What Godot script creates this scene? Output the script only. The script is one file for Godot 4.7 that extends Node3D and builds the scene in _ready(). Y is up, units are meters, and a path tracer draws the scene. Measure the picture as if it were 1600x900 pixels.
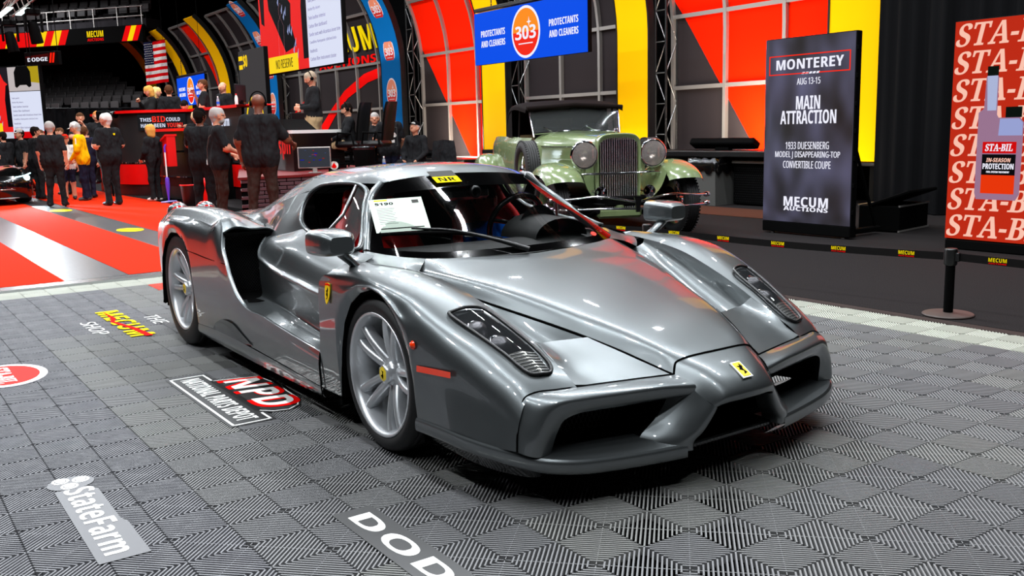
extends Node3D
# An indoor car auction: a silver mid-engined sports car on a ribbed tile floor, stage and arena behind.
# World: y up, z = the sports car's forward axis, origin on the ground under its front axle.

var M := {}
var taken := {}

func _ready():
	setup_camera_and_light()
	make_materials()
	build_shell()
	build_floor()
	build_stage_wall()
	build_sports_car()
	build_vintage_car()
	build_signs()
	build_auction_block()
	build_arena()
	build_people()
	build_props()
	build_decals()

func setup_camera_and_light():
	var cam := Camera3D.new()
	cam.name = "camera"
	cam.position = Vector3(-2.65707, 1.31833, 3.43386)
	cam.basis = Basis(Vector3.UP, -0.60974) * Basis(Vector3.RIGHT, -0.1671) * Basis(Vector3.BACK, -0.02469)
	cam.fov = rad_to_deg(2.0 * atan(450.0 / 1474.33))
	cam.near = 0.05
	cam.far = 400.0
	add_child(cam)
	cam.current = true
	var env := Environment.new()
	env.background_mode = Environment.BG_COLOR
	env.background_color = Color(0.004, 0.004, 0.005)
	env.tonemap_mode = Environment.TONE_MAPPER_LINEAR
	env.tonemap_exposure = 1.0
	env.sdfgi_enabled = true
	env.ssao_enabled = true
	env.ssil_enabled = true
	var we := WorldEnvironment.new()
	we.name = "world_environment"
	we.environment = env
	add_child(we)
	# unseen LED battens above the view, lighting floor, car and stands: each light hangs just under a glowing lens built in build_arena()
	for p in battens():
		var a := AreaLight3D.new()
		a.name = "unseen_batten_light"
		a.area_size = Vector2(.12, .3)
		a.light_energy = p[3]
		a.light_color = Color(0.96, 0.98, 1.0)
		a.area_range = 60.0
		a.shadow_enabled = true
		add_child(a, true)
		a.position = Vector3(p[0], p[1] - 0.03, p[2])
		a.rotation = Vector3(-PI / 2, 0, 0)
	for w in WASHES:
		var b := AreaLight3D.new()
		b.name = "wash_light"
		b.area_size = Vector2(1.2, 0.16)
		b.light_energy = w[3]
		b.light_color = Color(1.0, 0.93, 0.85)
		b.area_range = 30.0
		b.shadow_enabled = true
		add_child(b, true)
		b.look_at_from_position(Vector3(w[0] + 0.05, w[1] + 0.11, w[2]), Vector3(w[0] + 1.6, w[1] + 2.4, w[2]), Vector3.BACK)

# rows of unseen battens: x, first z, last z, how many, energy of each
const ROWS := [[-5.6, -8.0, 4.0, 8, 10.0], [-1.4, -7.0, 5.0, 9, 9.0], [3.4, -9.4, 2.4, 20, 5.5], [7.2, -15.0, 1.5, 7, 8.0], [0.6, -26.0, -11.5, 9, 14.0], [5.4, -27.0, -12.5, 9, 14.0], [-4.5, -26.0, -12.0, 6, 12.0], [3.5, -43.0, -33.0, 5, 26.0]]
func battens() -> Array:
	var out := []
	for r in ROWS:
		for k in r[3]:
			out.append([r[0], 7.5, lerpf(r[1], r[2], float(k) / (r[3] - 1)), r[4]])
	return out
# x, y, z, energy: wash bars on the ledge, tilted up at the panels; last three are unseen uplights by the ribs
const WASHES := [[9.45, 0.98, -7.6, 15.0], [9.45, 0.98, -12.6, 1.4], [9.45, 0.75, -17.3, 15.0], [9.45, 0.75, -22.4, 2.5], [9.45, 0.75, -26.6, 2.5], [9.3, 0.12, -5.5, 2.0], [9.3, 0.12, -10.4, 2.0], [9.3, 0.12, -15.2, 2.0]]

# ---------------------------------------------------------------- helpers
func numbered(called: String) -> String:
	if not taken.has(called):
		taken[called] = 0
		return called
	taken[called] += 1
	return "%s_%03d" % [called, taken[called]]

func tag(o: Node, label: String, category: String, group := "") -> Node:
	o.set_meta("label", label)
	o.set_meta("category", category)
	if group != "":
		o.set_meta("group", group)
	return o

func thing(called: String, label: String, category: String, at := Vector3.ZERO, turn := 0.0, group := "") -> Node3D:
	var o := Node3D.new()
	o.name = numbered(called)
	add_child(o)
	o.position = at
	o.rotation.y = turn
	tag(o, label, category, group)
	return o

func struct(o: Node, called: String, label := "") -> Node:
	o.name = numbered(called)
	o.set_meta("kind", "structure")
	if label != "":
		o.set_meta("label", label)
	if o.get_parent() == null:
		add_child(o)
	return o

func copy(o: Node3D, at: Vector3, turn := 0.0, label := "") -> Node3D:
	var c: Node3D = o.duplicate()
	var base := String(o.name)
	var cut := base.rfind("_")
	if cut > 0 and base.substr(cut + 1).is_valid_int():
		base = base.substr(0, cut)
	c.name = numbered(base)
	add_child(c)
	c.position = at
	c.rotation.y = turn
	if label != "":
		c.set_meta("label", label)
	return c

func part(parent: Node, called: String, mesh: Mesh, m: Material, at := Vector3.ZERO, label := "") -> MeshInstance3D:
	var o := MeshInstance3D.new()
	o.name = called
	o.mesh = mesh
	o.material_override = m
	o.cast_shadow = GeometryInstance3D.SHADOW_CASTING_SETTING_ON
	o.position = at
	if label != "":
		o.set_meta("label", label)
	if parent != null:
		parent.add_child(o, true)
	return o

func solo(called: String, mesh: Mesh, m: Material, label: String, category: String, at := Vector3.ZERO, group := "") -> MeshInstance3D:
	var o := part(null, numbered(called), mesh, m, at)
	add_child(o)
	tag(o, label, category, group)
	return o

func mat(c: Color, rough := 0.6, metal := 0.0, coat := 0.0) -> StandardMaterial3D:
	var m := StandardMaterial3D.new()
	m.albedo_color = c
	m.roughness = rough
	m.metallic = metal
	if coat > 0.0:
		m.clearcoat_enabled = true
		m.clearcoat = coat
		m.clearcoat_roughness = 0.03
	m.cull_mode = BaseMaterial3D.CULL_DISABLED
	if rough >= 0.65 and metal == 0.0:
		m.metallic_specular = 0.12
	return m

func glow(c: Color, e: float) -> StandardMaterial3D:
	var m := mat(Color(0.006, 0.006, 0.006), 0.8)
	m.emission_enabled = true
	m.emission = c
	m.emission_energy_multiplier = e
	return m

func glass(c: Color, alpha: float, rough := 0.02) -> StandardMaterial3D:
	var m := mat(Color(c.r, c.g, c.b, alpha), rough)
	m.transparency = BaseMaterial3D.TRANSPARENCY_ALPHA
	return m

func noise_tex(seed_: int, freq: float, a: Color, b: Color, size := 512, oct := 4) -> NoiseTexture2D:
	var n := FastNoiseLite.new()
	n.seed = seed_
	n.frequency = freq
	n.fractal_octaves = oct
	var t := NoiseTexture2D.new()
	t.width = size
	t.height = size
	t.seamless = true
	t.noise = n
	var g := Gradient.new()
	g.set_color(0, a)
	g.set_color(1, b)
	t.color_ramp = g
	return t

# ---- mesh tools
func spline(p: Array, n: int, corners := []) -> PackedVector3Array:
	# centripetal Catmull-Rom through p, n steps per segment, tangents broken at the indices in corners
	var out := PackedVector3Array()
	var a := 0
	var cuts := corners.duplicate()
	cuts.append(p.size() - 1)
	for c in cuts:
		if c <= a:
			continue
		var q: Array = p.slice(a, c + 1)
		var m := q.size()
		for i in m - 1:
			var p1: Vector3 = q[i]
			var p2: Vector3 = q[i + 1]
			var p0: Vector3 = q[i - 1] if i > 0 else p1 * 2.0 - p2
			var p3: Vector3 = q[i + 2] if i + 2 < m else p2 * 2.0 - p1
			var d1 := maxf(sqrt(p0.distance_to(p1)), 1e-4)
			var d2 := maxf(sqrt(p1.distance_to(p2)), 1e-4)
			var d3 := maxf(sqrt(p2.distance_to(p3)), 1e-4)
			var m1 := ((p1 - p0) / d1 - (p2 - p0) / (d1 + d2) + (p2 - p1) / d2) * d2
			var m2 := ((p2 - p1) / d2 - (p3 - p1) / (d2 + d3) + (p3 - p2) / d3) * d2
			for k in n:
				var t := float(k) / n
				var t2 := t * t
				var t3 := t2 * t
				out.append(p1 * (2 * t3 - 3 * t2 + 1) + m1 * (t3 - 2 * t2 + t) + p2 * (3 * t2 - 2 * t3) + m2 * (t3 - t2))
		a = c
	out.append(p[p.size() - 1])
	return out

func patch(rows: Array, nu: int, nv: int, cu := [], cv := []) -> Array:
	# rows of control points -> grid (Array of PackedVector3Array) splined both ways
	var wide := []
	for r in rows:
		wide.append(spline(r, nu, cu))
	var cols := wide[0].size() as int
	var grid := []
	for j in cols:
		var line := []
		for r in wide:
			line.append(r[j])
		grid.append(spline(line, nv, cv))
	return grid

func flip_x(grid: Array) -> Array:
	var out := []
	for r in grid:
		var q := PackedVector3Array()
		for v in r:
			q.append(Vector3(-v.x, v.y, v.z))
		out.append(q)
	return out

func grid_into(st: SurfaceTool, grid: Array, closed := false, flip := false):
	# smooth normals from neighbouring grid points; a fresh block of vertices
	var nr := grid.size()
	var nc: int = grid[0].size()
	var v := PackedVector3Array()
	var nn := PackedVector3Array()
	v.resize(nr * nc)
	nn.resize(nr * nc)
	for i in nr:
		for j in nc:
			v[i * nc + j] = grid[i][j]
	for i in nr - 1:
		for j in nc - 1:
			var a := i * nc + j
			var b := a + 1
			var c := a + nc
			var d := c + 1
			var n := (v[d] - v[a]).cross(v[c] - v[b])
			nn[a] += n
			nn[b] += n
			nn[c] += n
			nn[d] += n
	if closed:
		for i in nr:
			var s := nn[i * nc] + nn[i * nc + nc - 1]
			nn[i * nc] = s
			nn[i * nc + nc - 1] = s
	var base: int = st.get_meta("n", 0)
	for k in v.size():
		var n := nn[k].normalized()
		st.set_normal(-n if flip else n)
		st.set_uv(Vector2(float(k % nc) / (nc - 1), float(k / nc) / maxf(nr - 1, 1)))
		st.add_vertex(v[k])
	for i in nr - 1:
		for j in nc - 1:
			var a := base + i * nc + j
			var b := a + 1
			var c := a + nc
			var d := c + 1
			if flip:
				for q in [a, b, c, b, d, c]:
					st.add_index(q)
			else:
				for q in [a, c, b, b, c, d]:
					st.add_index(q)
	st.set_meta("n", base + v.size())

func begin() -> SurfaceTool:
	var st := SurfaceTool.new()
	st.begin(Mesh.PRIMITIVE_TRIANGLES)
	st.set_meta("n", 0)
	return st

func done(st: SurfaceTool) -> ArrayMesh:
	return st.commit()

func grid_mesh(grid: Array, closed := false, flip := false) -> ArrayMesh:
	var st := begin()
	grid_into(st, grid, closed, flip)
	return st.commit()

func poly_into(st: SurfaceTool, pts: Array, n := Vector3.ZERO):
	# flat convex polygon, fan
	var face: Vector3 = (pts[2] - pts[0]).cross(pts[1] - pts[0])
	if n == Vector3.ZERO:
		n = face.normalized()
	elif face.dot(n) < 0.0:
		pts = pts.duplicate()
		pts.reverse()
	var base: int = st.get_meta("n", 0)
	for p in pts:
		st.set_normal(n)
		st.set_uv(Vector2(0, 0))
		st.add_vertex(p)
	for k in pts.size() - 2:
		st.add_index(base)
		st.add_index(base + k + 1)
		st.add_index(base + k + 2)
	st.set_meta("n", base + pts.size())

func box_into(st: SurfaceTool, c: Vector3, s: Vector3, b := Basis.IDENTITY, bev := 0.0):
	# box with chamfered edges (bev) centred at c
	var h := s * 0.5
	if bev <= 0.0:
		for ax in 3:
			for sg in [-1, 1]:
				var n := Vector3.ZERO
				n[ax] = sg
				var u := (ax + 1) % 3
				var w := (ax + 2) % 3
				var q := []
				for k in [[-1, -1], [-1, 1], [1, 1], [1, -1]]:
					var p := Vector3.ZERO
					p[ax] = h[ax] * sg
					p[u] = h[u] * k[0]
					p[w] = h[w] * k[1]
					q.append(c + b * p)
				if sg < 0:
					q.reverse()
				poly_into(st, q, b * n)
		return
	var e := minf(bev, minf(h.x, minf(h.y, h.z)) * 0.95)
	for ax in 3:
		var u := (ax + 1) % 3
		var w := (ax + 2) % 3
		for sg in [-1, 1]:
			var q := []
			for k in [[-1, -1], [-1, 1], [1, 1], [1, -1]]:
				var p := Vector3.ZERO
				p[ax] = h[ax] * sg
				p[u] = (h[u] - e) * k[0]
				p[w] = (h[w] - e) * k[1]
				q.append(c + b * p)
			if sg < 0:
				q.reverse()
			poly_into(st, q)
		for s1 in [-1, 1]:
			for s2 in [-1, 1]:
				var q := []
				for k in [[0, -1], [0, 1], [1, 1], [1, -1]]:
					var p := Vector3.ZERO
					p[ax] = (h[ax] - e) * k[1]
					p[u] = (h[u] if k[0] == 0 else h[u] - e) * s1
					p[w] = (h[w] - e if k[0] == 0 else h[w]) * s2
					q.append(c + b * p)
				if s1 * s2 < 0:
					q.reverse()
				poly_into(st, q)
	for sx in [-1, 1]:
		for sy in [-1, 1]:
			for sz in [-1, 1]:
				var q := [c + b * Vector3(h.x * sx, (h.y - e) * sy, (h.z - e) * sz), c + b * Vector3((h.x - e) * sx, h.y * sy, (h.z - e) * sz), c + b * Vector3((h.x - e) * sx, (h.y - e) * sy, h.z * sz)]
				if sx * sy * sz > 0:
					q.reverse()
				poly_into(st, q)

func box_mesh(s: Vector3, bev := 0.0, c := Vector3.ZERO, b := Basis.IDENTITY) -> ArrayMesh:
	var st := begin()
	box_into(st, c, s, b, bev)
	return st.commit()

func tube_into(st: SurfaceTool, path: Array, radii, seg := 10, caps := true, squash := 1.0):
	# swept round tube; radii a float or an array
	var n := path.size()
	var grid := []
	var up := Vector3.UP
	for i in n:
		var t: Vector3 = (path[mini(i + 1, n - 1)] - path[maxi(i - 1, 0)]).normalized()
		if absf(t.dot(up)) > 0.95:
			up = Vector3.RIGHT if absf(t.x) < 0.9 else Vector3.BACK
		var a := t.cross(up).normalized()
		var b := a.cross(t).normalized()
		up = b
		var r: float = radii if (radii is float or radii is int) else radii[i]
		var ring := PackedVector3Array()
		for k in seg + 1:
			var w := TAU * k / seg
			ring.append(path[i] + a * cos(w) * r + b * sin(w) * r * squash)
		grid.append(ring)
	grid_into(st, grid, true, true)
	if caps:
		for e in [0, n - 1]:
			var q := []
			for k in seg:
				q.append(grid[e][k])
			if e == 0:
				q.reverse()
			poly_into(st, q)

func tube(path: Array, radii, seg := 10, caps := true, squash := 1.0) -> ArrayMesh:
	var st := begin()
	tube_into(st, path, radii, seg, caps, squash)
	return st.commit()

func lathe_into(st: SurfaceTool, prof: Array, seg := 32, xf := Transform3D.IDENTITY, a0 := 0.0, a1 := TAU):
	# prof: Vector2(radius, along y)
	var grid := []
	for p in prof:
		var ring := PackedVector3Array()
		for k in seg + 1:
			var w := a0 + (a1 - a0) * k / seg
			ring.append(xf * Vector3(cos(w) * p.x, p.y, sin(w) * p.x))
		grid.append(ring)
	grid_into(st, grid, absf(a1 - a0) > 6.28)

func lathe(prof: Array, seg := 32, xf := Transform3D.IDENTITY) -> ArrayMesh:
	var st := begin()
	lathe_into(st, prof, seg, xf)
	return st.commit()

func slab_into(st: SurfaceTool, outline: Array, y0: float, y1: float, xf := Transform3D.IDENTITY):
	# prism from a 2-D outline (x, y) extruded along local z from y0 to y1
	var pts := PackedVector2Array(outline)
	if Geometry2D.is_polygon_clockwise(pts):
		pts.reverse()
	var tri := Geometry2D.triangulate_polygon(pts)
	for side in [0, 1]:
		var base: int = st.get_meta("n", 0)
		var z := y1 if side == 1 else y0
		var n := xf.basis * Vector3(0, 0, 1 if side == 1 else -1)
		for p in pts:
			st.set_normal(n.normalized())
			st.set_uv(p)
			st.add_vertex(xf * Vector3(p.x, p.y, z))
		for k in range(0, tri.size(), 3):
			for q in ([0, 2, 1] if side == 1 else [0, 1, 2]):
				st.add_index(base + tri[k + q])
		st.set_meta("n", base + pts.size())
	if absf(y1 - y0) < 1e-5:
		return
	for k in pts.size():
		var a := pts[k]
		var b := pts[(k + 1) % pts.size()]
		poly_into(st, [xf * Vector3(a.x, a.y, y0), xf * Vector3(a.x, a.y, y1), xf * Vector3(b.x, b.y, y1), xf * Vector3(b.x, b.y, y0)])

func slab(outline: Array, y0: float, y1: float, xf := Transform3D.IDENTITY) -> ArrayMesh:
	var st := begin()
	slab_into(st, outline, y0, y1, xf)
	return st.commit()

func oval(cx: float, cy: float, rx: float, ry: float, n := 28) -> Array:
	var o := []
	for k in n:
		o.append(Vector2(cx + cos(TAU * k / n) * rx, cy + sin(TAU * k / n) * ry))
	return o

func rect(x0: float, y0: float, x1: float, y1: float) -> Array:
	return [Vector2(x0, y0), Vector2(x1, y0), Vector2(x1, y1), Vector2(x0, y1)]

var fonts := {}
func font(kind: String) -> Font:
	if not fonts.has(kind):
		var f := SystemFont.new()
		f.font_names = PackedStringArray(["Droid Serif" if kind.begins_with("serif") else "Droid Sans"])
		if kind.ends_with("bold"):
			f.font_weight = 700
		fonts[kind] = f
	return fonts[kind]

var text_cache := {}
func letters(parent: Node, text: String, m: Material, xf: Transform3D, width: float, height: float, kind := "sans_bold", slant := 0.0, called := "lettering", depth := 0.004) -> MeshInstance3D:
	# text fitted to width x height (cap height), centred at xf.origin, reading along xf's x, facing its z
	if not text_cache.has(kind + text):
		var t := TextMesh.new()
		t.text = text
		t.font = font(kind)
		t.font_size = 64
		t.pixel_size = 0.01
		t.depth = 0.02
		t.curve_step = 2.0
		text_cache[kind + text] = t
	var tm: TextMesh = text_cache[kind + text]
	var box := tm.get_aabb()
	var o := MeshInstance3D.new()
	o.name = called
	o.mesh = tm
	o.material_override = m
	var sx := width / maxf(box.size.x, 0.01)
	var sy := height / maxf(box.size.y, 0.01)
	var b := Basis(Vector3(sx, 0, 0), Vector3(slant * sy, sy, 0), Vector3(0, 0, depth / 0.02))
	var c := box.get_center()
	o.transform = xf * Transform3D(b, -(b * c) + Vector3(0, 0, depth * 0.5))
	parent.add_child(o, true)
	return o

# ---------------------------------------------------------------- materials
func make_materials():
	M.paint = mat(Color(0.44, 0.46, 0.465), 0.36, 0.85, 1.0)
	var fl := noise_tex(5, 0.25, Color(0.86, 0.86, 0.86), Color(1, 1, 1), 256, 2)
	M.paint.albedo_texture = fl
	M.paint.uv1_triplanar = true
	M.paint.uv1_scale = Vector3(40, 40, 40)
	M.black_gloss = mat(Color(0.03, 0.03, 0.032), 0.18, 0.0, 0.6)
	M.black = mat(Color(0.03, 0.03, 0.03), 0.7)
	M.black_trim = mat(Color(0.05, 0.05, 0.052), 0.35)
	M.liner = mat(Color(0.02, 0.02, 0.02), 0.9)
	M.gap = mat(Color(0.01, 0.01, 0.01), 0.9)
	M.rubber = mat(Color(0.06, 0.06, 0.062), 0.62)
	M.rim = mat(Color(0.86, 0.87, 0.88), 0.36, 0.8, 0.4)
	M.disc = mat(Color(0.35, 0.35, 0.36), 0.4, 0.9)
	M.caliper = mat(Color(0.2, 0.2, 0.2), 0.4)
	M.yellow_badge = mat(Color(0.98, 0.85, 0.02), 0.35, 0.0, 0.5)
	M.chrome = mat(Color(0.88, 0.88, 0.9), 0.06, 1.0)
	M.steel = mat(Color(0.62, 0.62, 0.62), 0.32, 0.9)
	M.alu = mat(Color(0.66, 0.64, 0.62), 0.42, 0.7)
	M.amber = mat(Color(0.95, 0.22, 0.02), 0.15, 0.0, 0.8)
	M.red_lens = mat(Color(0.75, 0.02, 0.02), 0.12, 0.0, 1.0)
	M.windshield = glass(Color(0.01, 0.015, 0.015), 0.22)
	M.clear = glass(Color(0.6, 0.62, 0.62), 0.10)
	M.lamp_glass = glass(Color(0.3, 0.31, 0.32), 0.18)
	M.frit = mat(Color(0.012, 0.012, 0.013), 0.06)
	M.red_leather = mat(Color(0.75, 0.02, 0.03), 0.42)
	M.dark_red = mat(Color(0.32, 0.02, 0.03), 0.5)
	M.carbon = mat(Color(0.03, 0.035, 0.034), 0.25, 0.0, 0.6)
	M.dash = mat(Color(0.045, 0.06, 0.055), 0.55)
	M.white = mat(Color(0.93, 0.93, 0.91), 0.6)
	M.paper = mat(Color(0.86, 0.92, 0.86), 0.8)
	M.ink = mat(Color(0.02, 0.02, 0.02), 0.7)
	M.green_paint = mat(Color(0.44, 0.50, 0.34), 0.22, 0.0, 0.9)
	M.canvas_top = mat(Color(0.09, 0.07, 0.065), 0.8)
	M.tan = mat(Color(0.62, 0.52, 0.38), 0.85)
	M.red_shine = mat(Color(0.86, 0.02, 0.015), 0.35)
	M.red_flat = mat(Color(0.93, 0.03, 0.02), 0.8)
	M.yellow_flat = mat(Color(0.98, 0.86, 0.02), 0.7)
	M.rib_yellow = mat(Color(0.97, 0.72, 0.0), 0.7)
	M.panel_red = mat(Color(0.94, 0.10, 0.0), 0.9)
	M.panel_dark = mat(Color(0.17, 0.15, 0.155), 0.65)
	M.rib_blue = mat(Color(0.02, 0.42, 0.70), 0.7)
	M.black_cloth = mat(Color(0.035, 0.035, 0.037), 0.95)
	M.dark_grey = mat(Color(0.12, 0.12, 0.12), 0.7)
	M.mid_grey = mat(Color(0.32, 0.32, 0.31), 0.7)
	M.concrete = mat(Color(0.20, 0.19, 0.20), 0.9)
	M.concrete.albedo_texture = noise_tex(11, 0.02, Color(0.8, 0.8, 0.8), Color(1, 1, 1), 256)
	M.concrete.uv1_triplanar = true
	M.concrete.uv1_scale = Vector3(0.3, 0.3, 0.3)
	M.seat = mat(Color(0.20, 0.19, 0.19), 0.7)
	M.skin = mat(Color(0.80, 0.55, 0.43), 0.55)
	M.skin_dark = mat(Color(0.42, 0.24, 0.16), 0.5)
	M.hair_grey = mat(Color(0.62, 0.60, 0.58), 0.8)
	M.hair_dark = mat(Color(0.09, 0.07, 0.06), 0.75)
	M.hair_brown = mat(Color(0.30, 0.19, 0.12), 0.75)
	M.hair_blond = mat(Color(0.78, 0.58, 0.28), 0.7)
	M.cloth_black = mat(Color(0.13, 0.13, 0.135), 0.9)
	M.cloth_navy = mat(Color(0.12, 0.12, 0.18), 0.9)
	M.cloth_brown = mat(Color(0.21, 0.16, 0.14), 0.9)
	M.cloth_yellow = mat(Color(0.92, 0.66, 0.04), 0.75)
	M.cloth_khaki = mat(Color(0.68, 0.57, 0.43), 0.9)
	M.cloth_white = mat(Color(0.85, 0.83, 0.8), 0.9)
	M.cloth_blue = mat(Color(0.03, 0.30, 0.66), 0.8)
	var fold := noise_tex(61, 0.012, Color(0, 0, 0), Color(1, 1, 1), 256, 3)
	for k in ["cloth_black", "cloth_navy", "cloth_brown", "cloth_yellow", "cloth_khaki", "cloth_white", "cloth_blue"]:
		M[k].heightmap_enabled = true
		M[k].heightmap_texture = fold
		M[k].heightmap_scale = 6.0
		M[k].uv1_triplanar = true
		M[k].uv1_scale = Vector3(1.6, 0.8, 1.6)
	M.shoe = mat(Color(0.06, 0.06, 0.06), 0.5)
	M.purple = mat(Color(0.38, 0.22, 0.75), 0.4)
	M.tile = mat(Color(0.49, 0.49, 0.49), 0.55)
	M.tile2 = mat(Color(0.47, 0.47, 0.475), 0.55)
	M.tile3 = mat(Color(0.505, 0.505, 0.495), 0.55)
	M.tile_worn = mat(Color(0.54, 0.54, 0.55), 0.6)
	M.tile_worn.albedo_texture = noise_tex(21, 0.03, Color(0.72, 0.72, 0.74), Color(1, 1, 1), 512, 5)
	M.tile_worn.uv1_world_triplanar = true
	M.tile_worn.uv1_triplanar = true
	M.tile_worn.uv1_scale = Vector3(0.7, 0.7, 0.7)
	M.tile_white = mat(Color(0.74, 0.75, 0.70), 0.55)
	M.tile_orange = mat(Color(0.85, 0.22, 0.06), 0.55)
	M.red_carpet = mat(Color(0.84, 0.17, 0.05), 0.95)
	M.red_carpet.albedo_texture = noise_tex(31, 0.12, Color(0.82, 0.82, 0.82), Color(1, 1, 1), 512, 4)
	M.red_carpet.uv1_triplanar = true
	M.red_carpet.uv1_scale = Vector3(0.9, 0.9, 0.9)
	M.lane = mat(Color(0.24, 0.23, 0.235), 0.3)
	M.lane.albedo_texture = noise_tex(41, 0.05, Color(0.75, 0.75, 0.75), Color(1, 1, 1), 512, 4)
	M.lane.uv1_triplanar = true
	M.lane.uv1_scale = Vector3(1.2, 0.15, 0.15)
	M.carpet = mat(Color(0.25, 0.235, 0.235), 1.0)
	M.carpet.albedo_texture = noise_tex(51, 0.2, Color(0.30, 0.30, 0.30), Color(1, 1, 1), 512, 5)
	M.carpet.uv1_triplanar = true
	M.carpet.uv1_scale = Vector3(1.0, 1.6, 1.6)
	M.carpet.heightmap_enabled = false
	M.arena_floor = mat(Color(0.12, 0.10, 0.10), 0.6)
	M.curtain = mat(Color(0.07, 0.07, 0.075), 0.9)
	M.leather = mat(Color(0.06, 0.058, 0.058), 0.42)
	M.plum = mat(Color(0.05, 0.02, 0.025), 0.35)

# ---------------------------------------------------------------- the silver sports car (local = world: z forward, s = distance from the centre line)
func V(s: float, y: float, z: float) -> Vector3:
	return Vector3(s, y, z)

func cz(c: Array, z: float) -> Vector3:
	# point of a lengthwise curve at z (knots sorted by falling z), smooth
	var n := c.size()
	if z >= c[0].z:
		var e: Vector3 = c[0]
		return Vector3(e.x, e.y, z)
	if z <= c[n - 1].z:
		var e: Vector3 = c[n - 1]
		return Vector3(e.x, e.y, z)
	var i := 0
	while c[i + 1].z > z:
		i += 1
	var a: Vector3 = c[i]
	var b: Vector3 = c[i + 1]
	var h := b.z - a.z
	var sa: Vector3 = (b - a) / h
	var ma := sa
	var mb := sa
	if i > 0:
		var p: Vector3 = c[i - 1]
		ma = ((a - p) / (a.z - p.z) * h + sa * (a.z - p.z)) / (h + a.z - p.z)
	if i + 2 < n:
		var q: Vector3 = c[i + 2]
		mb = ((q - b) / (q.z - b.z) * h + sa * (q.z - b.z)) / (h + q.z - b.z)
	var t := (z - a.z) / h
	var t2 := t * t
	var t3 := t2 * t
	var r := a * (2 * t3 - 3 * t2 + 1) + ma * h * (t3 - 2 * t2 + t) + b * (3 * t2 - 2 * t3) + mb * h * (t3 - t2)
	r.z = z
	return r

func lerp_table(t: Array, z: float) -> float:
	# t: pairs [z, v] by falling z
	if z >= t[0][0]:
		return t[0][1]
	for i in t.size() - 1:
		if z >= t[i + 1][0]:
			return lerpf(t[i][1], t[i + 1][1], (z - t[i][0]) / (t[i + 1][0] - t[i][0]))
	return t[t.size() - 1][1]

func sides(car: Node, called: String, grid: Array, m: Material, label := "") -> Array:
	# the same panel on both flanks; grid holds (s, y, z)
	var a := part(car, called, grid_mesh(flip_x(grid), false, true), m)
	var b := part(car, called, grid_mesh(grid), m)
	if label != "":
		a.set_meta("label", label)
		b.set_meta("label", label)
	return [a, b]

func centre(car: Node, called: String, half: Array, m: Material) -> MeshInstance3D:
	# half: rows along the car, each from the centre line outwards -> a whole panel across
	var rows := []
	for r in half:
		var q := PackedVector3Array()
		for k in range(r.size() - 1, 0, -1):
			q.append(Vector3(-r[k].x, r[k].y, r[k].z))
		for k in r.size():
			q.append(r[k])
		rows.append(q)
	return part(car, called, grid_mesh(rows), m)

func turned(g: Array) -> Array:
	var out := []
	for j in g[0].size():
		var r := PackedVector3Array()
		for i in g.size():
			r.append(g[i][j])
		out.append(r)
	return out

func inside(poly: PackedVector2Array, p: Vector3) -> bool:
	return Geometry2D.is_point_in_polygon(Vector2(p.x, p.z), poly)

func grid_cut(grid: Array, flip: bool, mirror: bool, hole: Callable) -> ArrayMesh:
	# a grid mesh without the cells whose middle the callable rejects
	var st := begin()
	var nr := grid.size()
	var nc: int = grid[0].size()
	var v := PackedVector3Array()
	var nn := PackedVector3Array()
	v.resize(nr * nc)
	nn.resize(nr * nc)
	for i in nr:
		for j in nc:
			var p: Vector3 = grid[i][j]
			v[i * nc + j] = Vector3(-p.x, p.y, p.z) if mirror else p
	for i in nr - 1:
		for j in nc - 1:
			var a := i * nc + j
			var n := (v[a + nc + 1] - v[a]).cross(v[a + nc] - v[a + 1])
			nn[a] += n
			nn[a + 1] += n
			nn[a + nc] += n
			nn[a + nc + 1] += n
	for k in v.size():
		st.set_normal((-nn[k] if flip else nn[k]).normalized())
		st.add_vertex(v[k])
	for i in nr - 1:
		for j in nc - 1:
			var a := i * nc + j
			var c: Vector3 = (grid[i][j] + grid[i + 1][j + 1]) * 0.5
			if hole.call(c):
				continue
			for q in ([a, a + 1, a + nc, a + 1, a + nc + 1, a + nc] if flip else [a, a + nc, a + 1, a + 1, a + nc, a + nc + 1]):
				st.add_index(q)
	return st.commit()

const RIDGE := [Vector3(.615, .398, .912), Vector3(.615, .408, .895), Vector3(.616, .432, .86), Vector3(.617, .476, .769), Vector3(.617, .524, .669), Vector3(.628, .572, .557), Vector3(.643, .617, .433), Vector3(.657, .66, .301), Vector3(.675, .699, .155), Vector3(.69, .724, .004), Vector3(.738, .735, -.216), Vector3(.78, .742, -.45)]
const SHOULDER := [Vector3(.806, .372, .866), Vector3(.805, .388, .848), Vector3(.81, .415, .82), Vector3(.828, .468, .737), Vector3(.845, .519, .636), Vector3(.878, .565, .516), Vector3(.904, .613, .394), Vector3(.918, .661, .278), Vector3(.938, .70, .145), Vector3(.955, .722, 0.0), Vector3(.962, .728, -.15), Vector3(.968, .722, -.30), Vector3(.968, .712, -.45)]
const FARCH := [[.868, .213], [.60, .226], [.345, .23], [.338, .30], [.33, .363], [.30, .474], [.252, .547], [.184, .615], [.094, .669], [.006, .686], [-.09, .664], [-.183, .606], [-.25, .514], [-.285, .398], [-.305, .28], [-.312, .17], [-.55, .165]]
const GAPLINE := [Vector3(.232, .408, .994), Vector3(.26, .432, .92), Vector3(.318, .478, .79), Vector3(.373, .517, .649), Vector3(.42, .548, .49), Vector3(.475, .58, .318), Vector3(.535, .615, .124), Vector3(.60, .655, -.1), Vector3(.66, .68, -.27)]

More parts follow.
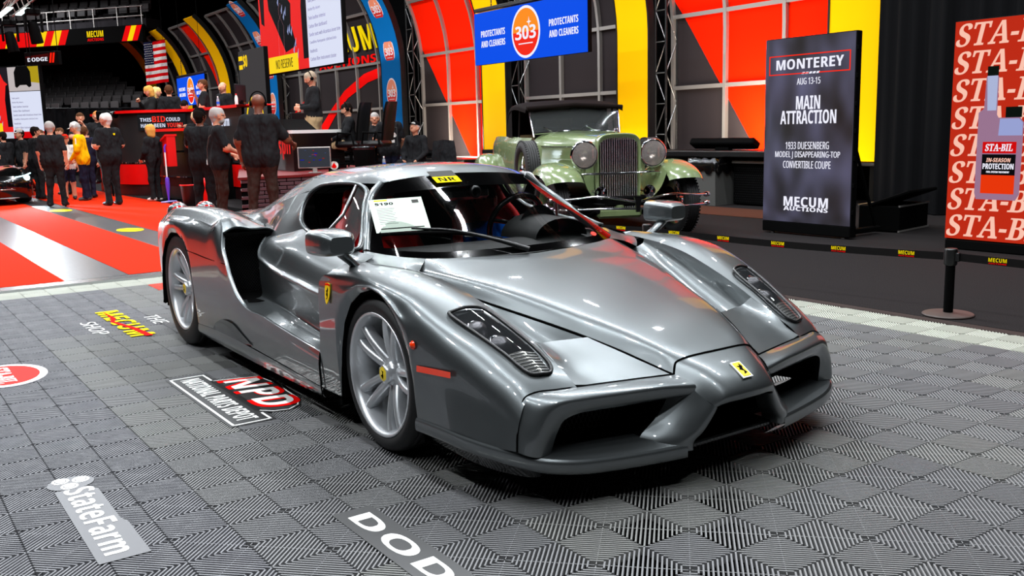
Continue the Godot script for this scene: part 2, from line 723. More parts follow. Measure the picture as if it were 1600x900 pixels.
const QTOP := [Vector3(.975, .335, -.5), Vector3(.985, .37, -.9), Vector3(.99, .40, -1.2), Vector3(1.0, .43, -1.46), Vector3(1.004, .49, -1.57), Vector3(1.0, .622, -1.69), Vector3(.985, .735, -1.775), Vector3(.968, .79, -1.80), Vector3(.966, .812, -2.0), Vector3(.958, .828, -2.3), Vector3(.945, .826, -2.65), Vector3(.925, .812, -3.0), Vector3(.89, .785, -3.25), Vector3(.84, .755, -3.45)]
const RARCH := [[-.5, .174], [-1.3, .208], [-1.85, .218], [-2.275, .199], [-2.289, .27], [-2.304, .418], [-2.328, .532], [-2.397, .633], [-2.476, .695], [-2.585, .727], [-2.72, .722], [-2.865, .652], [-2.965, .535], [-3.005, .40], [-3.02, .25], [-3.03, .225], [-3.45, .31]]

func build_sports_car():
	var car := thing("sports_car", "silver grey mid-engined sports car with red seats on the tile floor", "car")
	car_front(car)
	car_flank(car)
	car_top(car)
	car_tail(car)
	car_cabin(car)
	for w in [[-1, 0.0], [1, 0.0], [-1, -2.65], [1, -2.65]]:
		car_wheel(car, w[0], w[1])
	car_details(car)

func hood_rows() -> Array:
	return [
		[V(0, .732, -.16), V(.2, .736, -.175), V(.42, .743, -.21), V(.585, .742, -.27), V(.645, .71, -.27), V(.66, .68, -.27)],
		[V(0, .722, -.06), V(.2, .722, -.07), V(.40, .716, -.08), V(.52, .708, -.09), V(.572, .695, -.1), V(.60, .655, -.1)],
		[V(0, .693, .124), V(.18, .692, .124), V(.35, .686, .124), V(.455, .678, .124), V(.498, .665, .124), V(.535, .615, .124)],
		[V(0, .655, .318), V(.16, .654, .318), V(.31, .648, .318), V(.40, .64, .318), V(.433, .627, .318), V(.475, .58, .318)],
		[V(0, .617, .49), V(.14, .616, .49), V(.27, .611, .49), V(.345, .602, .49), V(.377, .59, .49), V(.42, .548, .49)],
		[V(0, .58, .649), V(.12, .579, .649), V(.235, .574, .649), V(.30, .566, .649), V(.328, .554, .649), V(.373, .517, .649)],
		[V(0, .54, .79), V(.1, .539, .79), V(.2, .535, .79), V(.255, .527, .79), V(.28, .514, .79), V(.318, .478, .79)],
		[V(0, .493, .92), V(.085, .492, .92), V(.165, .489, .92), V(.21, .481, .92), V(.23, .469, .92), V(.26, .432, .92)],
		[V(0, .464, .994), V(.08, .463, .991), V(.15, .459, .984), V(.185, .452, .978), V(.205, .443, .975), V(.232, .408, .994)]]

func car_front(car: Node):
	centre(car, "hood", turned(patch(hood_rows(), 6, 8)), M.paint)
	# dark shut line under the hood's edge
	for sg in [-1, 1]:
		var path := []
		for p in spline(GAPLINE, 4):
			path.append(Vector3(p.x * sg, p.y - .002, p.z) + Vector3(sg * .004, 0, 0))
		part(car, "shut_line", tube(path, .0055, 6), M.gap)
	# fender skin: ridge - crown - shoulder - flank - lower edge
	var zs := []
	for k in 27:
		zs.append(.85 - .5 * k / 26.0)
	for k in 61:
		var w := PI * k / 60.0
		zs.append(.012 + .326 * cos(w))
	for k in 12:
		zs.append(-.318 - .182 * k / 11.0)
	var grid := []
	for z in zs:
		var f := clampf((z - .6) / .25, 0, 1)
		var b := clampf((-.3 - z) / .2, 0, 1)
		var r := cz(RIDGE, z + .052 * f + .10 * b)
		var sh := cz(SHOULDER, z + .006 * f + .12 * b)
		var ylow := lerp_table(FARCH, z + .015 * f)
		var slow := lerp_table([[.868, .862], [.74, .925], [.573, .955], [.345, .962], [.0, .958], [-.35, .972], [-.55, .975]], z + .015 * f)
		var smid := lerp_table([[.87, .845], [.7, .898], [.5, .94], [.3, .966], [0, .974], [-.3, .985], [-.55, .985]], z)
		var bulge := lerp_table([[.855, -.003], [.80, .006], [.6, .016], [.3, .02], [0, .025], [-.5, .02]], z)
		var crown := (r + sh) * .5 + Vector3(0, bulge, 0)
		var low := Vector3(slow, ylow, z + .018 * f - .05 * b)
		var ys := sh.y - minf(.05, (sh.y - ylow) * .45)
		var up := Vector3(lerpf(sh.x, smid, .72), ys, (sh.z + low.z) * .5)
		var mid := Vector3(smid, lerpf(sh.y, ylow, .55), lerpf(sh.z, low.z, .6))
		grid.append(spline([r, (r + crown) * .5 + Vector3(0, bulge * .3, 0), crown, sh, up, mid, low], 9))
	var lamp := PackedVector2Array([Vector2(.832, .412), Vector2(.774, .43), Vector2(.706, .447), Vector2(.672, .60), Vector2(.655, .735), Vector2(.664, .80), Vector2(.70, .812), Vector2(.738, .795), Vector2(.772, .69), Vector2(.815, .54)])
	var hole := func(p): return p.y > .40 and inside(lamp, p)
	part(car, "front_fender", grid_cut(grid, true, false, hole), M.paint)
	part(car, "front_fender", grid_cut(grid, false, true, hole), M.paint)
	# wheel-arch lip and liner
	var lip := []
	for z in zs.slice(26, 90):
		var y := lerp_table(FARCH, z)
		lip.append(PackedVector3Array([V(.9615, y - .001, z), V(.945, y - .010, z), V(.90, y + .004, z), V(.70, y + .004, z)]))
	sides(car, "arch_liner", lip, M.liner)
	# the fender's rear return face down to the door
	var ret := []
	for p in grid[grid.size() - 1]:
		ret.append(PackedVector3Array([p, p + V(-.02, 0, -.012), p + V(-.075, -.004, -.03)]))
	sides(car, "fender_return", ret, M.paint)
	# the air channel between hood and fender
	var ch := []
	for k in 25:
		var z := -.20 + .86 * k / 24.0
		var g := cz(GAPLINE, z)
		var r := cz(RIDGE, z)
		var fl := lerp_table([[.66, .40], [.6, .41], [.45, .47], [.3, .53], [.12, .60], [-.05, .665], [-.2, .70]], z)
		ch.append(spline([g, V(lerpf(g.x, r.x, .25), lerpf(g.y, fl, .7), z), V(lerpf(g.x, r.x, .6), fl, z), V(lerpf(g.x, r.x, .9), lerpf(fl, r.y, .35), z), r], 5))
	sides(car, "hood_channel", ch, M.paint)
	# panel between channel exit and bumper seam
	var fp := patch([
		[V(.370, .515, .668), V(.42, .514, .655), V(.50, .513, .63), V(.569, .514, .614), V(.622, .545, .62)],
		[V(.318, .478, .79), V(.39, .475, .775), V(.48, .472, .76), V(.56, .474, .75), V(.617, .49, .75)],
		[V(.26, .432, .92), V(.34, .432, .90), V(.45, .431, .868), V(.55, .432, .84), V(.615, .44, .83)],
		[V(.232, .408, .994), V(.31, .408, .972), V(.42, .407, .942), V(.53, .406, .911), V(.615, .414, .889)]], 6, 6)
	sides(car, "front_panel", fp, M.paint)
	var edge := [V(.370, .513, .668), V(.42, .512, .655), V(.50, .511, .63), V(.569, .512, .614), V(.60, .52, .616)]
	var rim := []
	for p in spline(edge, 5):
		rim.append(PackedVector3Array([p, p + V(0, -.008, .004), p + V(0, -.014, .03)]))
	sides(car, "vent_lip", rim, M.paint)
	# bumper shell: seam - crown - lip - mouth edge
	var A := [V(.232, .408, .994), V(.37, .408, .957), V(.52, .407, .916), V(.68, .405, .873), V(.765, .403, .848), V(.808, .388, .843), V(.832, .335, .852), V(.852, .27, .862), V(.862, .213, .872)]
	var B1 := [V(.215, .395, 1.04), V(.35, .403, 1.005), V(.50, .405, .965), V(.66, .402, .918), V(.745, .397, .893), V(.792, .38, .884), V(.818, .325, .89), V(.835, .265, .895), V(.842, .203, .90)]
	var B2 := [V(.198, .375, 1.074), V(.33, .388, 1.052), V(.48, .388, 1.015), V(.63, .384, .968), V(.715, .377, .94), V(.762, .36, .925), V(.79, .31, .922), V(.805, .255, .922), V(.81, .195, .922)]
	var B3 := [V(.215, .348, 1.07), V(.33, .352, 1.048), V(.48, .352, 1.01), V(.62, .35, .968), V(.69, .345, .945), V(.735, .33, .935), V(.757, .29, .928), V(.768, .245, .922), V(.772, .193, .918)]
	var C := [V(.256, .337, 1.041), V(.36, .336, 1.022), V(.48, .335, .996), V(.59, .333, .966), V(.66, .328, .947), V(.706, .308, .933), V(.722, .275, .924), V(.732, .235, .913), V(.739, .191, .903)]
	sides(car, "front_bumper", patch([A, B1, B2, B3, C], 7, 5), M.paint)
	var D := []
	var D2 := []
	for p in C:
		D.append(p + V(-.006, -.004, -.03))
		D2.append(p + V(-.05, -.012, -.30))
	sides(car, "mouth_duct", patch([C, D, D2], 4, 3, [], [1]), M.black_gloss)
	for sg in [-1, 1]:
		var seam := []
		for p in spline(A, 5):
			seam.append(Vector3(p.x * sg, p.y - .001, p.z) + Vector3(sg * .001, .001, 0))
		part(car, "shut_line", tube(seam, .0038, 6), M.gap)
		# mesh grille deep in each mouth
		var st := begin()
		for k in 26:
			var u := .27 + .018 * k
			tube_into(st, [Vector3(sg * u, .19, .80 - (u - .3) * .25), Vector3(sg * (u + .07), .34, .80 - (u - .25) * .25)], .0022, 4, false)
			tube_into(st, [Vector3(sg * (u + .07), .19, .80 - (u - .25) * .25), Vector3(sg * u, .34, .80 - (u - .3) * .25)], .0022, 4, false)
		part(car, "intake_mesh", st.commit(), M.black_trim)
		var dw := begin()  # added dark closure, stops light and sight through the mouth
		var dp := []
		for q in [V(.236, .402, .985), V(.262, .345, .995), V(.29, .298, .995), V(.322, .258, .99), V(.39, .197, .98)]:
			dp.append(PackedVector3Array([Vector3(sg * q.x, q.y, q.z), Vector3(sg * (q.x + .01), q.y, q.z - .15), Vector3(sg * (q.x + .02), q.y, .70)]))
		grid_into(dw, dp)
		box_into(dw, Vector3(sg * .48, .355, .80), Vector3(.46, .008, .24), Basis(Vector3.UP, sg * .22))
		part(car, "duct_wall", dw.commit(), M.liner)
		part(car, "radiator", box_mesh(Vector3(.60, .22, .02), 0, Vector3(sg * .5, .27, .70), Basis(Vector3.UP, sg * .22)), M.liner)
	# nose: from the hood seam to the lip, down its sides
	var nose := [
		[V(0, .464, .994), V(.08, .463, .991), V(.15, .459, .984), V(.185, .452, .978), V(.205, .443, .975), V(.232, .408, .994)],
		[V(0, .432, 1.07), V(.07, .431, 1.068), V(.125, .428, 1.06), V(.155, .42, 1.055), V(.178, .408, 1.05), V(.212, .365, 1.065)],
		[V(0, .395, 1.13), V(.06, .394, 1.128), V(.105, .391, 1.12), V(.132, .384, 1.116), V(.152, .372, 1.112), V(.188, .33, 1.105)],
		[V(0, .356, 1.17), V(.05, .355, 1.167), V(.092, .353, 1.161), V(.118, .348, 1.155), V(.138, .338, 1.15), V(.168, .31, 1.13)],
		[V(0, .338, 1.176), V(.05, .337, 1.173), V(.092, .335, 1.167), V(.118, .331, 1.16), V(.14, .324, 1.152), V(.163, .303, 1.134)],
		[V(0, .318, 1.168), V(.05, .317, 1.165), V(.092, .316, 1.159), V(.118, .313, 1.153), V(.14, .308, 1.146), V(.16, .297, 1.132)],
		[V(0, .31, 1.12), V(.05, .309, 1.118), V(.092, .308, 1.114), V(.118, .306, 1.11), V(.14, .302, 1.104), V(.158, .293, 1.10)]]
	centre(car, "nose", turned(patch(nose, 6, 7)), M.paint)
	var seam2 := []
	for p in [V(.232, .408, .994), V(.205, .444, .976), V(.185, .453, .979), V(.15, .460, .985), V(.08, .464, .992), V(0, .465, .995), V(-.08, .464, .992), V(-.15, .460, .985), V(-.185, .453, .979), V(-.205, .444, .976), V(-.232, .408, .994)]:
		seam2.append(p)
	part(car, "shut_line", tube(Array(spline(seam2, 4)), .0042, 6), M.gap)
	# struts from the nose down to the splitter
	var strut := patch([
		[V(.232, .405, .99), V(.214, .37, 1.062), V(.19, .332, 1.103), V(.168, .309, 1.13), V(.15, .296, 1.135), V(.142, .292, 1.06)],
		[V(.268, .335, 1.0), V(.245, .305, 1.063), V(.218, .282, 1.105), V(.19, .268, 1.128), V(.168, .262, 1.128), V(.16, .258, 1.05)],
		[V(.322, .262, .995), V(.295, .242, 1.055), V(.262, .225, 1.096), V(.228, .215, 1.118), V(.202, .212, 1.116), V(.195, .21, 1.03)],
		[V(.395, .198, .985), V(.355, .19, 1.042), V(.312, .184, 1.08), V(.27, .179, 1.102), V(.238, .176, 1.104), V(.23, .175, 1.02)],
		[V(.40, .172, .985), V(.36, .162, 1.045), V(.315, .155, 1.083), V(.272, .15, 1.103), V(.24, .148, 1.104), V(.232, .148, 1.02)]], 5, 5)
	sides(car, "nose_strut", strut, M.paint)
	# splitter: outer edge, top plate, dark blade underneath
	var T := [V(.262, .176, 1.098), V(.40, .172, 1.064), V(.55, .172, 1.026), V(.66, .176, .996), V(.735, .183, .965), V(.795, .191, .925), V(.845, .203, .87), V(.905, .222, .785), V(.945, .233, .66), V(.958, .236, .5), V(.963, .231, .345)]
	var T2 := []
	var T3 := []
	var T4 := []
	for p in T:
		T2.append(p + V(.006, -.012, .006 if p.x < .8 else 0.0))
		T3.append(p + V(.004, -.05, .004 if p.x < .8 else 0.0))
		T4.append(p + V(-.02, -.062, -.02 if p.x < .8 else 0.0))
	sides(car, "splitter", patch([T, T2, T3, T4], 6, 4), M.paint)
	var I := [V(.36, .196, 1.01), V(.42, .196, .98), V(.53, .192, .95), V(.62, .19, .93), V(.70, .19, .91), V(.745, .192, .903), V(.80, .198, .90), V(.845, .205, .86)]
	var I2 := []
	for p in I:
		I2.append(p + V(-.03, .004, -.10))
	sides(car, "splitter_top", patch([[V(.262, .176, 1.098), V(.40, .172, 1.064), V(.55, .172, 1.026), V(.66, .176, .996), V(.735, .183, .965), V(.775, .187, .94), V(.80, .191, .92), V(.845, .203, .87)], I, I2], 5, 4), M.paint)
	var L1 := []
	var L2 := []
	for p in T:
		L1.append(p + V(-.02, -.06, -.02 if p.x < .8 else 0.0))
		L2.append(Vector3(p.x - .05, lerpf(.10, .14, clampf((.95 - p.z) / .6, 0, 1)), p.z - (.05 if p.x < .8 else 0.0)))
	sides(car, "splitter_blade", patch([L1, L2], 5, 2), M.carbon)
	part(car, "centre_blade", box_mesh(Vector3(.50, .022, .34), .006, Vector3(0, .145, .895)), M.carbon)
	part(car, "centre_radiator", box_mesh(Vector3(.40, .16, .02), 0, Vector3(0, .23, .78)), M.liner)
	part(car, "nose_underside", box_mesh(Vector3(.30, .02, .5), 0, Vector3(0, .30, .86)), M.liner)
	part(car, "underbody", box_mesh(Vector3(1.30, .03, 4.1), 0, Vector3(0, .115, -1.2)), M.liner)  # unseen floor plate, keeps light out from below
	for sg in [-1, 1]:  # added dark plates, block the view through the mouths
		part(car, "duct_back", box_mesh(Vector3(.66, .21, .012), 0, Vector3(sg * .55, .295, .64)), M.liner)
		part(car, "duct_side", box_mesh(Vector3(.012, .19, .28), 0, Vector3(sg * .80, .30, .74), Basis(Vector3.UP, sg * -.25)), M.liner)
	part(car, "added_nose_box", box_mesh(Vector3(.42, .12, .30), 0, Vector3(0, .345, .86)), M.liner)  # added dark box inside the nose, blocks the view through it
	part(car, "front_bulkhead", box_mesh(Vector3(1.0, .22, .03), 0, Vector3(0, .30, .45)), M.liner)

func car_flank(car: Node):
	# sill, rear quarter side and its wheel arch as one skin
	var zs := []
	for k in 24:
		zs.append(-.52 - .94 * k / 23.0)
	for k in 34:
		zs.append(-1.475 - .35 * k / 33.0)
	for k in 20:
		zs.append(-1.84 - .43 * k / 19.0)
	for k in 57:
		var w := PI * k / 56.0
		zs.append(-2.65 + .372 * cos(w))
	for k in 14:
		zs.append(-3.035 - .40 * k / 13.0)
	var grid := []
	for z in zs:
		var t := cz(QTOP, z)
		var yl := lerp_table(RARCH, z)
		var sm := lerp_table([[-.5, .984], [-1.2, .994], [-1.8, 1.008], [-2.3, 1.014], [-2.7, 1.01], [-3.0, .985], [-3.25, .945], [-3.45, .89]], z)
		var sl := lerp_table([[-.5, .98], [-1.8, 1.0], [-2.3, 1.0], [-2.7, .998], [-3.0, .975], [-3.25, .93], [-3.45, .87]], z)
		var a := V(lerpf(t.x, sm, .75), lerpf(t.y, yl, minf(.2, .06 / maxf(t.y - yl, .05))), z)
		grid.append(spline([t, a, V(sm, lerpf(t.y, yl, .5), z), V(sl, yl, z)], 7))
	sides(car, "rear_quarter", grid, M.paint)
	var lip := []
	for z in zs.slice(78, 136):
		var y := lerp_table(RARCH, z)
		lip.append(PackedVector3Array([V(1.001, y - .001, z), V(.985, y - .010, z), V(.93, y + .012, z), V(.60, y + .03, z)]))
	sides(car, "arch_liner", lip, M.liner)
	# folded lip of the side intake: from the quarter's leading edge inwards
	var fold := []
	for k in 60:
		var z := -.52 - 1.28 * k / 59.0
		var t := cz(QTOP, z)
		fold.append(PackedVector3Array([t, t + V(-.006, .004, .001), t + V(-.022, .001, -.004)]))
	sides(car, "quarter_lip", fold, M.paint)
	# rear fender crown
	var crest := [V(.80, .797, -1.775), V(.80, .845, -2.0), V(.805, .882, -2.36), V(.80, .876, -2.7), V(.79, .856, -2.95), V(.77, .815, -3.23), V(.75, .775, -3.45)]
	var inner := [V(.70, .792, -1.75), V(.68, .80, -2.0), V(.665, .835, -2.36), V(.655, .85, -2.7), V(.65, .84, -2.95), V(.64, .80, -3.2), V(.63, .765, -3.45)]
	var deck := [V(.62, .735, -1.85), V(.585, .745, -2.1), V(.52, .765, -2.36), V(.50, .785, -2.7), V(.48, .785, -2.95), V(.46, .772, -3.2), V(.45, .755, -3.45)]
	var top := []
	for k in 44:
		var z := -1.79 - 1.655 * k / 43.0
		var sh := cz(QTOP, minf(z, -1.80))
		sh.z = z
		var c := cz(crest, z)
		top.append(spline([sh, (sh + c) * .5 + V(.012, .022, 0), c, cz(inner, z), cz(deck, z)], 6))
	sides(car, "rear_fender", top, M.paint)
	var hood_lip := []
	for p in top[0]:
		hood_lip.append(PackedVector3Array([p, p + V(0, -.008, .006), p + V(0, -.018, -.012)]))
	sides(car, "intake_lip", hood_lip, M.paint)
	# doors
	var W := [V(.735, .765, -.42), V(.745, .772, -.52), V(.742, .785, -.76), V(.74, .812, -1.05), V(.726, .828, -1.17), V(.716, .79, -1.45), V(.70, .748, -1.75)]
	var Mi := [V(.865, .70, -.42), V(.86, .702, -.6), V(.845, .715, -.9), V(.83, .738, -1.2), V(.79, .738, -1.5), V(.735, .738, -1.74)]
	var Cr := [V(.942, .592, -.42), V(.936, .592, -.6), V(.915, .605, -.9), V(.888, .628, -1.3), V(.862, .646, -1.5), V(.845, .657, -1.60), V(.795, .70, -1.71), V(.745, .735, -1.77)]
	var Sm := [V(.925, .49, -.42), V(.918, .495, -.6), V(.898, .51, -.9), V(.868, .53, -1.3), V(.84, .545, -1.60)]
	var Sb := [V(.908, .385, -.42), V(.905, .39, -.6), V(.89, .41, -.9), V(.862, .428, -1.2), V(.845, .437, -1.5), V(.838, .44, -1.60)]
	var door := []
	for k in 50:
		var z := -.40 - 1.20 * k / 49.0
		var c := cz(Cr, z)
		var lo := cz(QTOP, maxf(z, -1.46))
		lo = V(lo.x - .012, lo.y + .002, z)
		if z < -1.46:
			lo = V(lerpf(.988, .97, (-1.46 - z) / .14), .43, z)
		door.append(spline([cz(W, z), cz(Mi, z), c + V(-.02, .012, 0), c, c + V(-.004, -.022, 0), cz(Sm, z), cz(Sb, z), cz(Sb, z) + V(.03, -.012, 0), lo], 5))
	sides(car, "door", door, M.paint)
	var shoulder := []
	for k in 10:
		var z := -1.60 - .17 * k / 9.0
		var c := cz(Cr, z)
		shoulder.append(spline([cz(W, z), cz(Mi, z).lerp(c, .15), c + V(-.02, .012, 0), c, c + V(-.006, -.016, .004), c + V(-.03, -.03, .0)], 5))
	sides(car, "door_shoulder", shoulder, M.paint)
	# inside of the intake: mesh on a dark back
	for sg in [-1, 1]:
		part(car, "intake_back", box_mesh(Vector3(.30, .36, .02), 0, Vector3(sg * .815, .60, -1.96)), M.liner)
		part(car, "intake_roof", box_mesh(Vector3(.26, .015, .20), 0, Vector3(sg * .83, .772, -1.88)), M.liner)
		part(car, "intake_floor", box_mesh(Vector3(.30, .015, .5), 0, Vector3(sg * .84, .42, -1.74)), M.liner)
		var st := begin()
		for k in 40:
			var u := .40 + .0155 * k
			var q0 := Vector3(sg * u, .42, -1.86 - (.98 - u) * .25)
			tube_into(st, [Vector3(sg * clampf(u, .7, .985), .42 + clampf(.7 - u, 0, 1) * 1.3, -1.86), Vector3(sg * minf(u + .29, .985), .42 + minf(.985 - u, .29) * 1.27, -1.86)], .0028, 4, false)
			tube_into(st, [Vector3(sg * maxf(u, .7), .79 - clampf(.7 - u, 0, 1) * 1.3, -1.862), Vector3(sg * minf(u + .29, .985), .79 - minf(.985 - u, .29) * 1.27, -1.862)], .0028, 4, false)
		part(car, "intake_mesh", st.commit(), M.black_trim)
		# fixed blade that splits the intake from the door
		part(car, "intake_blade", grid_mesh(patch([[Vector3(sg * .843, .655, -1.598), Vector3(sg * .84, .545, -1.60), Vector3(sg * .838, .44, -1.60)], [Vector3(sg * .80, .69, -1.70), Vector3(sg * .79, .56, -1.70), Vector3(sg * .785, .43, -1.70)], [Vector3(sg * .72, .73, -1.86), Vector3(sg * .715, .58, -1.87), Vector3(sg * .715, .43, -1.87)]], 6, 6), false, sg > 0), M.paint)
		# lower skirt under the sill, with the dark scoop
		var sk := patch([
			[V(.978, .168, -.50), V(.99, .19, -.9), V(.995, .203, -1.3), V(1.0, .214, -1.85), V(1.0, .197, -2.275)],
			[V(.978, .14, -.50), V(.988, .155, -.9), V(.993, .16, -1.3), V(.998, .165, -1.85), V(.998, .155, -2.29)],
			[V(.95, .112, -.52), V(.955, .108, -.9), V(.96, .108, -1.3), V(.965, .112, -1.85), V(.97, .12, -2.30)]], 8, 4)
		part(car, "side_skirt", grid_mesh(sk if sg > 0 else flip_x(sk), false, sg < 0), M.paint)
		var sc := begin()
		var outline := [Vector3(1.008, .222, -1.96), Vector3(1.0125, .262, -1.90), Vector3(1.0135, .296, -1.79), Vector3(1.0125, .305, -1.68), Vector3(1.0095, .298, -1.60), Vector3(1.004, .26, -1.48), Vector3(1.0, .222, -1.36)]
		var g := []
		for p in spline(outline, 5):
			g.append(PackedVector3Array([Vector3(sg * p.x, p.y, p.z), Vector3(sg * (p.x - .004), lerpf(p.y, .215, .5), p.z), Vector3(sg * 1.0025, .214, p.z)]))
		grid_into(sc, g, false, sg > 0)
		part(car, "skirt_scoop", sc.commit(), M.black_gloss)
		# shut lines of the door and across the quarter
		var l1 := []
		for p in spline([Vector3(sg * 1.0, .622, -1.69), Vector3(sg * 1.0115, .628, -2.0), Vector3(sg * 1.0135, .636, -2.2), Vector3(sg * 1.0115, .64, -2.38)], 5):
			l1.append(p)
		part(car, "shut_line", tube(l1, .0028, 5), M.gap)
		part(car, "shut_line", tube([Vector3(sg * .982, .335, -.50), Vector3(sg * .986, .26, -.502), Vector3(sg * .984, .17, -.505), Vector3(sg * .98, .12, -.505)], .0035, 5), M.gap)
		part(car, "wheel_well", box_mesh(Vector3(.02, .44, .68), 0, Vector3(sg * .70, .36, 0.01)), M.liner)
		part(car, "wheel_well", box_mesh(Vector3(.03, .5, .8), 0, Vector3(sg * .60, .45, -2.65)), M.liner)
		part(car, "well_panel", box_mesh(Vector3(.34, .46, .02), 0, Vector3(sg * .79, .35, -.33), Basis(Vector3.RIGHT, .08)), M.liner)
		part(car, "well_panel", box_mesh(Vector3(.30, .30, .02), 0, Vector3(sg * .79, .28, .352)), M.liner)
		part(car, "well_panel", box_mesh(Vector3(.38, .5, .02), 0, Vector3(sg * .79, .40, -2.27)), M.liner)
		part(car, "well_panel", box_mesh(Vector3(.38, .5, .02), 0, Vector3(sg * .78, .45, -3.04)), M.liner)

const WS := [
	[Vector3(0, .738, -.165), Vector3(.25, .740, -.185), Vector3(.48, .745, -.235), Vector3(.62, .755, -.335), Vector3(.70, .768, -.53)],
	[Vector3(0, .845, -.37), Vector3(.23, .843, -.385), Vector3(.44, .842, -.43), Vector3(.575, .85, -.51), Vector3(.645, .835, -.625)],
	[Vector3(0, .972, -.60), Vector3(.2, .968, -.61), Vector3(.38, .963, -.64), Vector3(.50, .957, -.70), Vector3(.564, .95, -.765)],
	[Vector3(0, 1.095, -.835), Vector3(.17, 1.09, -.835), Vector3(.31, 1.08, -.838), Vector3(.39, 1.071, -.842), Vector3(.438, 1.063, -.85)]]

